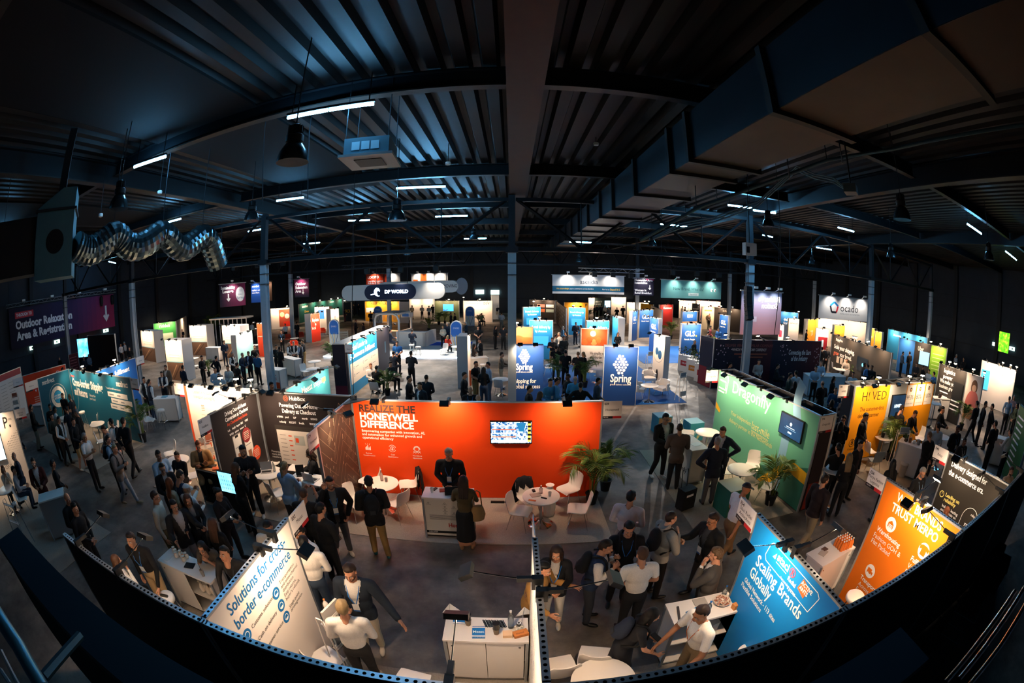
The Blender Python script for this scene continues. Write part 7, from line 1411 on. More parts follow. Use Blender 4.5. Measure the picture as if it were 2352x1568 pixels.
def arch(label,x0,x1,yb,ht,Yk=None):
    a = Vector((*P(x0,yb),0)); c = Vector((*P(x1,yb),0)); w = (c-a).length; t = thing('arched_sign',label,'sign',a,math.atan2(c.y-a.y,c.x-a.x)); r = w/2
    pts = [(0,0),(w,0),(w,ht-r)]+[(r+r*math.cos(q),ht-r+r*math.sin(q)) for q in [PI*i/14 for i in range(1,14)]]+[(0,ht-r)]; n = len(pts)
    m = MB(); m.add([(u,0,v) for u,v in pts]+[(u,.18,v) for u,v in pts],[tuple(range(n)),tuple(reversed(range(n,2*n)))]+[(i,n+i,n+(i+1) % n,(i+1) % n) for i in range(n)],M('E8E8E6',.5)); m.build('body',t)
    m = MB(); q = [(w*.06+.88*u,.03+.97*(v-.03)) for u,v in pts]; m.poly(q,-.005,M('2F72C8',.5)); m.rect(w*.06,.03,w*.94,ht*.5,-.007,M('DDE0DC',.5)); m.text('DP WORLD',w*.5,ht*.74,.12,TW,-.008,'C',w=w*.5)
    for k in range(5): m.line(w*.5,.05,w*(.1+.2*k),ht*.55,.04,-.009,M(['E8D070','6AA0D0','E8B84A','C8D8E0','3A5A7A'][k],.5))
    m.build('picture',t); return t
arch('arched blue topped sign standing left of the blue and white wall',758,781,800,2.3); arch('arched blue topped sign in front of the off white wall',1069,1090,748,2.1); arch('big arched blue topped sign beside the seated visitor in red',1035,1062,808,2.2); arch('arched blue topped sign under the yellow wall',859,878,740,2.0)
x,y = P(990,800); m = MB(); m.box(x-7.2,y-3.6,.0005,x+3.2,y+3.5,.1,M('B9C0C4',.5)); t = tag(m.build('stand_platform'),'pale grey raised platform under the oval sign stand','platform'); m = MB(); m.box(x-7.2,y-3.64,.03,x+3.2,y-3.6,.09,M('DCEBFF',.5,0,5)); m.build('light_strip',t)
m = MB(); x0,y0 = P(978,797); m.box(x0,y0+.3,.1,x0+3.4,y0+2.0,.115,M('1F56C0',.9)); tag(m.build('carpet'),'bright blue carpet patch on the pale platform','carpet')
x,y = P(890,792,0); t = thing('arch_kiosk','white rounded arch kiosk with a bar counter under the oval sign','kiosk',(x,y,.1),R(-12)); m = MB(); pts = [(-1.1,0),(-1.1,1.9),(-.95,2.25),(-.6,2.4),(.6,2.4),(.95,2.25),(1.1,1.9),(1.1,0)]
for i in range(len(pts)-1): m.tube([(pts[i][0],0,pts[i][1]),(pts[i+1][0],0,pts[i+1][1])],.09,WPLAS,8); m.tube([(pts[i][0],2.2,pts[i][1]),(pts[i+1][0],2.2,pts[i+1][1])],.09,WPLAS,8)
m.build('arch_frame',t); m = MB(); m.box(-1.05,0,2.3,1.05,2.2,2.45,WPLAS); m.build('roof',t); m = MB(); m.box(.6,1.4,2.0,1.4,2.0,2.35,WPLAS); m.rect(.7,2.05,1.3,2.3,1.39,M('2F72C8',.5)); m.build('logo_box',t); m = MB(); m.box(-1.0,.5,0,1.0,1.2,.95,M('A88A70',.6)); m.build('inner_counter',t)
m = MB(); m.box(1.15,-.6,0,1.35,1.8,1.08,WPLAS); m.box(1.3,-.6,0,3.6,-.35,1.08,M('E6D8CC',.5)); m.box(1.25,-.7,1.08,3.7,-.1,1.12,WPLAS); m.box(3.4,-.6,0,3.6,1.6,1.08,M('E6D8CC',.5)); m.build('bar_front',t)
spot((0,1.0,2.2),(0,1,0),120,WARM,t,140)
tower('white slim wall with grey edge right of the pale platform',1073,772,1080,764,'F0E6DC',.5,'A8ACB0')
fw('orange red lounge seat back in the middle aisle',1052,850,1082,849,'C85A28',h=.8,posts=False,name='lounge_seat',cat='sofa')
c = counter('white counter with flowers in the middle aisle',P(1095,820,1.03),R(20),1.1,.5)
# ---- left background stands
fw('green wall with white table graphic at the left hall side',352,741,403,735,'3F9A4A',[('ridden',.5,.8,.35,'F0E8E0')],lights=2,draw=lambda m,w: [m.rect(w*.3,.7,w*.85,1.4,-.006,M('D8E8C8',.5))]); fw('white wall right of the green wall',405,735,428,723,'EFE8DE',lights=1)
for x0,y0,x1,y1,lab in [(377,779,416,779,'white booth tower with wood grain base and orange seat niche, nearest the left column'),(434,746,473,745,'white booth tower with wood grain base in the left background'),(509,746,551,746,'white booth tower before the slatted pergola'),(322,757,352,759,'tall white booth tower right of the left column, farthest left')]:
    tower(lab,x0,y0,x1,y1,'F2E6DA',1.0,'E2DCD6',draw=lambda m,w: [m.rect(.05,.05,w-.05,1.15,-.006,M('6A5040',.6)),m.rect(.05,1.15,w-.05,1.2,-.007,M('7FC0D0',.5))]+[m.rect(w*.2,2.1-.17*k,w*.8,2.13-.17*k,-.007,M('C8BCB0',.5)) for k in range(5)]+[m.text('Tgreen',w*.2,2.3,.09,GREY),m.line(.3,.1,w*.6,1.0,.08,-.008,M('A88464',.6)),m.line(.6,.1,w*.8,1.0,.08,-.008,M('4A382C',.6))])
tower('light blue curved panel with white edge before the left column',541,768,579,757,'8CC8CE',.4,'E2DCD6'); tower('narrow orange red panel left of the left column',589,741,603,741,'E0421E',.4,'E2DCD6',texts=[('transport',.5,.6,.1,'F8D0C0',.8)]); tower('coral red panel with white lettering right of the left column',713,720,734,717,'E8402E',.8,'E8E2DC',texts=[('Anywhere',.5,.72,.3,'FFFFFF',.7),('is',.5,.58,.25,'FFFFFF',.15),('local',.3,.45,.25,'FFFFFF',.4)])
tower('white booth with a blue screen behind the coral red panel',722,704,756,703,'EFE6DC',.8,draw=lambda m,w: [m.rect(w*.25,1.2,w*.65,2.2,-.006,M('3A8AC8',.4,0,.8))]); tower('white booth with a small red mark right of the blue screen booth',759,709,778,707,'F0E8E0',.8,texts=[('?',.5,.6,.3,'D84050')]); fw('white wall with red people photo behind the left column',621,707,669,704,'E8DCD0',lights=2,draw=lambda m,w: [m.rect(w*.4,.3,w*.95,2.3,-.005,M('B04A30',.6)),m.disc(w*.55,1.7,.3,-.007,M('E8B890',.6)),m.disc(w*.78,1.5,.3,-.007,M('F0D8C8',.6)),m.rect(w*.6,.3,w*.95,.9,-.007,M('E0321E',.6))])
fw('dark teal wall with white lettering left of the left column',553,702,582,697,'1F4A54',[('The future of\nlogistics is\nhere now',.5,.6,.2,'E8E0D4','C',.8)],lights=1); fw('colourful picture wall left of the left column',583,696,600,695,'C8A890',draw=lambda m,w: [m.rect(w*.1*k,.2,w*.1*(k+1),2.3,-.005,M(['B87A5A','5A7A70','D8B070','9A5A50','E0C8A8'][k % 5],.6)) for k in range(10)])
t = thing('pergola','pale slatted pergola between the white booth towers','pergola',(*P(528,800),0),R(8)); m = MB()
for k in range(9): m.box(-2+.5*k,0,.0,-1.94+.5*k,.08,2.6,M('E6D8CA',.6))
m.box(-2.1,-.1,2.6,2.1,1.4,2.72,M('E6D8CA',.6)); m.build('slats',t)
t = thing('pallet_fence','pale slatted crate fence left of the arched blue sign','fence',(*P(790,790),0),.3); m = MB()
for k in range(5): m.box(-1.2,0,.15+.2*k,.4,.05,.28+.2*k,M('D8C8B4',.7))
m.box(-1.2,.05,0,-1.12,.1,1.15,M('D8C8B4',.7)); m.box(.32,.05,0,.4,.1,1.15,M('D8C8B4',.7)); m.build('slats',t)
for px,py,lab in [(660,775,'orange tub chair left of the coral red panel'),(690,770,'orange tub chair beside the coral red panel'),(740,760,'orange red tub chair under the blue screen booth'),(675,790,'orange tub chair at the oval white table, left background')]:
    TUB_O.place(P(px,py,.4),.6,lab,'tub chairs')
for px,py,lab in [(676,775,'white table among the orange tub chairs'),(722,828,'white round table left of the dark storage box'),(718,845,'lower white round table left of the dark storage box'),(445,820,'white table among the wood grain booths'),(585,790,'white round table left of the left column')]: table(px,py,lab)
chair(700,848,60,'white chair by the lower table left of the dark storage box',.5); chair(440,800,20,'white chair among the wood grain booths'); chair(450,838,150,'white chair before the wood grain booths')
c = counter('white counter with orange folders right of the left column',P(668,820,1.03),R(-30),1.6,.5); c = counter('white cube counter with a red logo before the left column',P(636,845,1.03),R(-10),.8,.6); m = MB(); m.text('G',0,.5,.3,M('C83030',.5),-.306,'C',bold=.03); m.rect(-.38,.08,.38,.4,-.304,M('E0501E',.5)); m.build('lettering',c); c = counter('white cupboard under the wood grain booths',P(490,795,1.03),0,1.4,.5)
# ---- middle background
t = fw('dark board with coloured stripes right of the middle column',1217,688,1275,690,'2A2422',lights=2,draw=lambda m,w: [m.rect(w*(.3+.35*(i % 2)),1.1+.55*(i//2),w*(.6+.35*(i % 2)),1.45+.55*(i//2),-.006,M(['C86A40','A0B0A8','D87A6A','A8B4B8'][i],.6)) for i in range(4)]); fw('dark photo dotted wall beside the coloured stripe board',1277,690,1300,708,'221E1C',draw=lambda m,w: [m.rect(w*.08*i,.3*j+.2,w*.08*i+w*.05,.3*j+.4,-.006,M(['6A5848','8A7A68','4A4440'][(i+j) % 3],.6)) for i in range(1,12) for j in range(7)])
fw('yellow wall behind the bright blue screen panel',1296,694,1352,695,'E8A626',[('P',.9,.82,.3,'2A2010')],lights=1); fw('white wall with dark screen in the far middle',1352,684,1366,684,'E8E0D8',lights=1); fw('dark green wall with a lit screen in the far middle',1366,684,1404,684,'3A4A48',[('solutions for\nyou ready',.25,.75,.25,'E0E4E0','C',.4)],draw=lambda m,w: [m.rect(w*.6,1.2,w*.95,2.1,-.02,M('A8D4E8',.4,0,1.4))])
fw('white wall far right of the long white banner',1404,682,1438,683,'EFE4DA',lights=2); fw('beige curved wall with people photo right of the rear column',1440,694,1490,696,'E8D4BC',lights=2); fw('yellow wall right of the rear column',1472,697,1500,700,'EBB02E',draw=lambda m,w: [m.rect(w*.6,.8,w*.95,1.8,-.02,M('6AB0D8',.4,0,.8))]); fw('white angled wall behind the blue capitals panels',1495,702,1520,712,'EEE2D6'); fw('red wall with white mark far behind the blue capitals stand',1515,700,1546,700,'B02A2A',[('Konnect',.6,.8,.25,'FFFFFF')],lights=1)
fw('white wall under the mint banner',1560,690,1598,692,'F2E6DC',lights=2,draw=lambda m,w: [m.ring(w*.2,2.0,.14,.17,-.006,M('D89A60',.5))]); fw('dark panel with white lettering under the mint banner',1590,697,1608,698,'221E20',[('Innovation\nfor logistics',.5,.7,.2,'E8E0DA','C',.8)]); fw('pale pink striped fascia under the mint banner',1600,690,1655,694,'D8A8B0',h=2.7,lights=3); fw('cream poster wall with a tripod picture',1613,705,1641,706,'E8D8B8',lights=1,draw=lambda m,w: [m.disc(w*.5,1.3,.3,-.006,M('5A4A38',.6)),m.rect(w*.2,2.0,w*.8,2.2,-.006,M('8A7A50',.6))]); fw('dark wall beside the rear right column',1641,706,1702,712,'2A2420',[('solutions',.5,.84,.22,'B8A89A')],lights=2)
fw('blue wall with white lettering behind the mirrored banner',1793,716,1834,720,'2468A8',[('delivery\nfor you',.5,.6,.3,'E8F0F8','C',.7)],lights=2); tower('white tower with small pink lettering right of the mirrored banner',1812,733,1836,735,'F2E8E0',.5,texts=[('delivery.all',.5,.82,.15,'E0506A',.7)]); tower('white red tower behind the navy red wall',1789,746,1801,748,'EFE4DC',.5,draw=lambda m,w: [m.rect(w*.1,1.6,w*.7,2.1,-.006,M('D8304A',.5))])
tower('orange tower left of the white pentagon banner',1856,735,1876,735,'F0A030',.5,texts=[('ocado',.5,.55,.15,'F8E8D0',.5)]); tower('orange tower below the left end of the pentagon banner',1875,733,1891,733,'F0A030',.5); tower('orange tower below the middle of the pentagon banner',1917,748,1941,750,'F0A030',.5); tower('orange panel below the right end of the pentagon banner',1990,753,2010,757,'F0A030',.4,texts=[('picking',.5,.7,.15,'FFF0E0',.6)]); tower('orange panel beside the far right column',2011,762,2026,765,'EFA236',.4)
fw('white wall under the pentagon banner',1880,729,1990,743,'EFE0D2',h=2.7,lights=4); fw('dark grey wall right of the pentagon banner',1956,739,1990,748,'3A3A44',[('in Agent',.4,.8,.2,'D8D8E0')]); tower('white panel with a red lettered square before the pentagon banner',1875,755,1904,758,'F2E6DC',.4,draw=lambda m,w: [m.rect(w*.2,1.0,w*.95,1.9,-.006,M('8A1A26',.5)),m.rect(w*.5,1.2,w*.65,1.7,-.007,M('A8D0E8',.5))])
# navy red lounge wall, planters, frames
def d_conn(m,w):
    for i in range(20): m.rect(w*i/20,.02,w*(i+1)/20,2.47,-.003,M(['15182C','15182C','16172A','181729','1C1628','221627','2A1626','331624','3C1623','441622','15182C','15182C','16172A','1A1729','1E1628','281626','321625','3E1624','481823','501A22'][i],.6))
    m.text('DELIVER VENDOR SIMILAR COMPANY',w*.3,2.12,.15,M('8A4A44',.5),-.006,'C',w=w*.42); m.text('WHICH VENDOR IS MY CURRENCY',w*.3,1.92,.13,M('C8B8B0',.5),-.006,'C',w=w*.3,bold=.02); m.rect(w*.17,1.72,w*.46,1.8,-.006,M('8A4A38',.5)); m.rect(w*.21,1.56,w*.42,1.64,-.006,M('8A4A38',.5))
    m.text('Connecting the Stars',w*.78,1.75,.26,TW,-.006,'C',w=w*.23,shear=.25); m.text('of the Industry',w*.78,1.42,.26,TW,-.006,'C',w=w*.17,shear=.25); rnd = random.Random(1)
    for i in range(50): m.disc(w*rnd.choice([rnd.uniform(.02,.15),rnd.uniform(.58,.66),rnd.uniform(.93,.99)]),rnd.uniform(1.2,2.3),.03,-.006,M('D8B8C0',.5),n=5)
NW = fw('long navy and dark red wall with starry lettering behind the green stand',1641,779,1887,785,'1A1628',draw=d_conn,back='D8D2CA'); 
for k,(x,y) in enumerate([(1678,772),(1754,775),(1823,778)]): X,Y = P(x,y+8,2.5); lamp(X,Y,R(176),'glowing arm lamp behind the long navy and red wall, %s from left' % ORD[k])
t = thing('wall_end','navy panel end with dark red foot left of the starry wall','display panel',(*P(1641,779,2.5),0),R(-80)); m = MB(); m.box(-1.2,0,0,0,.06,2.5,M('151C38',.6)); m.build('panel',t); m = MB(); m.rect(-1.18,.02,-.02,1.0,-.003,M('8A1C30',.6)); m.build('gradient',t)
for k,(px,py) in enumerate([(1578,850),(1597,862),(1617,874)]):
    t = thing('planter_box','white planter box with a %s sign, %s of the row by the starry wall' % (['red','orange','red'][k],['far','middle','near'][k]),'planter',(*P(px,py,.1),0),R(-62),'white planter boxes'); m = MB(); m.box(-.55,-.25,0,.55,.25,.95,WPLAS); m.build('box',t); m = MB(); m.rect(-.35,.35,.35,.65,-.256,M(['B8262C','D8862A','B8262C'][k],.5)); m.text('DELIVER',0,.46,.1,TW,-.26,'C',w=.5); m.build('sign',t)
    m = MB(); rnd = random.Random(k)
    for i in range(140): x,y,z = rnd.uniform(-.55,.55),rnd.uniform(-.28,.28),rnd.uniform(.95,1.4); d = Vector((rnd.uniform(-1,1),rnd.uniform(-1,1),rnd.uniform(-.3,1))).normalized()*.11; n = Vector((-d.y,d.x,.3)).normalized()*.035; p = Vector((x,y,z)); m.add([p,p+d*.5+n,p+d,p+d*.5-n],[(0,1,2,3)],M(['2E4A24','44602E','1E3820'][i % 3],.5))
    m.build('foliage',t)
for k,(px,py) in enumerate([(1490,860),(1562,920)]): rack(['white display frame on the blue carpet before the world map tower','white display frame on the edge of the blue carpet'][k],*P(px,py),.4,.45,.3,1.15,2)
for px,py,rz,lab in [(1467,892,60,'white tub chair left of the low table on the blue carpet'),(1490,868,0,'white tub chair behind the low table on the blue carpet'),(1520,890,-60,'white tub chair right of the low table on the blue carpet')]: TUB.place(P(px,py,.4),R(rz),lab,'tub chairs')
table(1492,885,'small round white table between the tub chairs on the blue carpet',None,.74)
for px,py,lab in [(1270,838,'round white table before the honeycomb panel on the left'),(1372,846,'round white table before the orange photo disc wall'),(1150,870,'round white table with a laptop left of the middle column'),(868,865,'round white table before the blue and white wall'),(1050,795,'round white table by the arched sign'),(1930,850,'round white table before the dark shipping wall'),(2150,925,'round white table beside the black photo wall'),(1508,770,'round white table in the blue capitals stand')]: table(px,py,lab)
for px,py,rz,lab in [(1258,842,90,'white chair left of the table before the left honeycomb panel'),(1350,850,60,'white chair left of the table before the orange disc wall'),(1375,862,180,'white barrel chair in front of the orange disc wall table'),(862,890,180,'grey white chair seen from behind, blue and white wall stand'),(1148,885,160,'white chair left of the middle column'),(1020,800,-20,'white chair under the seated visitor in red'),(1917,845,60,'white chair before the dark shipping wall, left'),(1940,862,170,'white chair before the dark shipping wall, front'),(2188,935,40,'white chair right of the amber stand in the right aisle'),(2225,950,-60,'white chair by the black photo wall')]: chair(px,py,rz,lab,.5)
for px,py,lab in [(945,790,'bar stool at the platform bar, left'),(960,795,'bar stool at the platform bar, right'),(1110,835,'white bar stool at the middle aisle counter')]: stool(px,py,lab)
# right background
fw('dark wall with white shipping lettering left of the far right column',1912,768,2048,812,'2A241E',[('ShippyPro',.08,.86,.16,'F0E8E0','L'),('Scale your shipping,',.06,.66,.26,'F4EEE6','L',.38),('grow',.06,.5,.26,'E87050','L',.1),('your brand.',.18,.5,.26,'F4EEE6','L',.22)],draw=lambda m,w: [m.rect(w*.5,.9,w*.68,1.7,-.03,M('0E1A24',.3)),m.disc(w*.6,1.3,.1,-.034,M('6AC0E0',.4,0,1))]+[m.rect(w*(.13+.07*k),.8,w*(.18+.07*k),1.2,-.006,M('D8C0A8',.5)) for k in range(3)]+[m.poly([(w*.7,.05),(w*.98,.05),(w*.98,.9),(w*.82,.9),(w*.82,.6),(w*.7,.6)],-.006,M('D8CC6A',.5))],lights=4)
c = counter('white curved reception counter behind the starry wall',P(1895,862,1.05),R(-15),2.4,.8,1.05,front='A8C4D4',open_back=True)
fw('bright blue wall right of the far right column',2040,757,2131,778,'2C92CC',[('bluewave',.25,.8,.2,'FFFFFF')],lights=3); fw('dark wall with blue, screen and lime sections',2066,777,2176,802,'24211F',[('Uber',.47,.76,.3,'F0EAE2','C',.12)],draw=lambda m,w: [m.rect(.03,.05,w*.34,2.45,-.005,M('2A6AB0',.5)),m.rect(w*.46,1.0,w*.66,1.9,-.03,M('8CC8E8',.4,0,1.0)),m.rect(w*.68,.05,w*.99,2.45,-.005,M('7CB030',.5))]+[m.rect(w*.72,1.9-.25*k,w*.95,1.95-.25*k,-.006,M('C8E090',.5)) for k in range(5)],lights=3)
fw('black wall with white bullet lettering at the right',2158,836,2222,857,'26221E',[('logistics\npower',.4,.86,.2,'F0E8E0','C',.4),('We make your\nbusiness grow',.4,.66,.18,'F0E8E0','C',.6)],draw=lambda m,w: [m.rect(w*.6,1.1,w*.95,1.9,-.03,BLACK)]+[m.rect(w*(.15+.45*(k//4)),1.2-.2*(k % 4),w*(.45+.45*(k//4)),1.26-.2*(k % 4),-.006,TW) for k in range(8)],lights=2); fw('photo wall of a person holding a parcel at the right',2222,857,2259,869,'E0CFC0',draw=lambda m,w: [m.disc(w*.55,1.95,.22,-.006,M('6A4A34',.6),.32),m.disc(w*.55,1.2,.45,-.007,M('C86A60',.6),.6),m.rect(w*.15,.5,w*.7,1.1,-.009,M('D8A070',.6)),m.disc(w*.55,1.9,.15,-.008,M('D8A888',.6))])
fw('off white wall at the right picture edge',2256,829,2334,853,'D8CFC8',[('DealDock',.8,.78,.2,'B8A8A0')],lights=3,draw=lambda m,w: [m.rect(.1,.9,w*.28,2.0,-.03,M('3AA0CC',.4,0,1.0))]); fw('green wall with white list at the right picture edge',2342,930,2372,960,'2F6A3C',draw=lambda m,w: [m.rect(.15,2.1-.2*k,.9,2.16-.2*k,-.006,TW) for k in range(9)])
t = tv('bright green leafy screen on the right hall wall',PY(2268,838,14.5)[:2],R(-90),1.9,1.7,2.2,screen_mat('3A8A10','A8E030','5AB818',4,1.2)); t.location.x = XR-.12
x,y = P(2310,1010,1.03); counter('grey counter with small items in the right aisle',(x,y),R(-60),1.3,.5)
c = counter('white counter with posters behind the black photo wall',P(2160,915,1.03),R(-30),1.2,.5)
# exit signs, timetable screen, entrance frame on the left
for k,(X,Y,z) in enumerate([(XL+.1,14.0,2.6),(XL+.1,17.2,2.6),(XL+.1,24,2.6),(XR-.1,14.5,2.7),(XR-.1,12.2,2.7)]): t = thing('exit_sign','small lit %s exit sign on the %s hall wall' % (['first','second','third','first','second'][k],'left' if X < 0 else 'right'),'exit sign',(X,Y,z)); m = MB(); m.box(-.05,-.35,-.15,.05,.35,.15,M('C8F0E0',.5,0,1.5)); m.box(-.06,-.12,-.08,.06,.02,.08,M('0E7A4A',.5)); m.build('panel',t)
for k,(px,py) in enumerate([(1102,670),(1137,671)]): X,Y,Z = PY(px,py,YF-.2); t = thing('exit_sign','small lit exit sign on the far wall, %s' % ['left one','right one'][k],'exit sign',(X,Y,Z)); m = MB(); m.box(-.6,-.05,-.3,.6,.15,.3,M('E0FFF0',.5,0,2)); m.build('panel',t)
t = tv('blue lit screen in the dark left entrance',P(178,790,2.2),R(30),2.0,1.5,1.2,screen_mat('2A8AC8','8ACFF0','50B0E0',2,1.3)); m = MB(); m.box(.2,-.03,-1.2,1.8,.05,0,DARK); m.build('stand',t)
for k,(px,y0,y1) in enumerate([(212,772,828),(238,772,820)]): a = Vector(PY(px,y0,22)); c = Vector(PY(px+4,y1,22)); m = MB(); m.tube([c,a],.035,M('FF5A30',.5,0,6),6); m.tube([(c.x,c.y,0),c],.03,DARK,6); tag(m.build('light_tube'),'glowing red light tube in the dark left entrance, %s one' % ['left','right'][k],'lamp','red light tubes')
fw('dark brown entrance wall behind the red light tubes',200,768,262,764,'2A1A18',h=3.0); fw('dark red notice board in the left entrance',157,812,178,806,'5A1A24',h=2.0,draw=lambda m,w: [m.rect(.1,1.7-.2*k,w-.2,1.75-.2*k,-.006,M('C07078',.5)) for k in range(7)])
# plants
for px,py,s,lab in [(890,907,1.0,'palm before the blue and white wall'),(1282,880,.9,'palm behind the red orange wall, left of the honeycomb panel'),(1342,890,1.0,'palm behind the red orange wall, right one'),(480,862,.9,'palm in front of the wood grain booths'),(765,838,1.0,'palm left of the dark storage box'),(492,770,2.1,'big dark bush by the left hall side'),(1008,745,1.2,'palm before the olive wall, left'),(1022,742,1.0,'palm before the olive wall, right'),(985,760,1.0,'palm at the end of the bar counter'),(1540,780,1.2,'palm between the blue capitals panels'),(1352,735,.9,'palm before the yellow wall'),(1960,878,1.0,'palm before the dark shipping wall'),(2205,990,1.0,'white flowering plant in the right aisle'),(1100,745,.8,'palm before the off white wall'),(1645,800,.8,'plant beside the slim royal blue panel')]: (PALM,PALM2,PALM3)[len(lab) % 3].place(P(px,py),px*.7,lab,'potted palms',s)
def snap(X,Y,label,z,proto):
    p = Vector((X,Y)); best = None; rz = math.atan2(-X,Y)+PI
    for a,c in WALLS:
        d = c-a; t = max(0,min(1,(p-a).dot(d)/d.length_squared)); q = a+d*t; k = (q-p).length
        if best is None or k < best[0]: best = (k,q)
    ok = best[0] < 2.5; q = best[1] if ok else p
    o = proto.place((q.x,q.y,2.52),rz,label,'exhibition arm lamps')
    if not ok: m = MB(); m.box(-.02,-.02,-2.52,.02,.02,-.05,ALU); m.build('pole',o)
for reg,q in (('at the left',[(240,828),(166,850),(523,870),(558,873),(660,702),(725,689),(747,686),(768,684),(790,690),(596,873)]),('right of the middle column',[(1226,693),(1247,687),(1318,702),(1369,732),(1240,730),(1190,742),(1460,692),(1480,692),(1497,692),(1045,685),(1065,683),(1098,689)]),('under the mint and pentagon banners',[(1560,691),(1582,697),(1604,699),(1627,703),(1642,696),(1656,705),(1688,707),(1855,719),(1868,720),(1834,735),(1900,727),(1935,735)]),('behind the amber wall',[(1965,871),(2003,871),(2062,863),(2090,861),(1955,778),(1985,781),(2020,790),(2126,790),(2152,795)]),('at the far right',[(2186,837),(2200,841),(2245,853),(2258,871),(2298,839),(2315,845),(2332,849)])):
    for k,(px,py) in enumerate(q): snap(*P(px,py,2.62),'%s glowing arm lamp facing the camera %s' % (ORD[k],reg),2.5,ARM2)
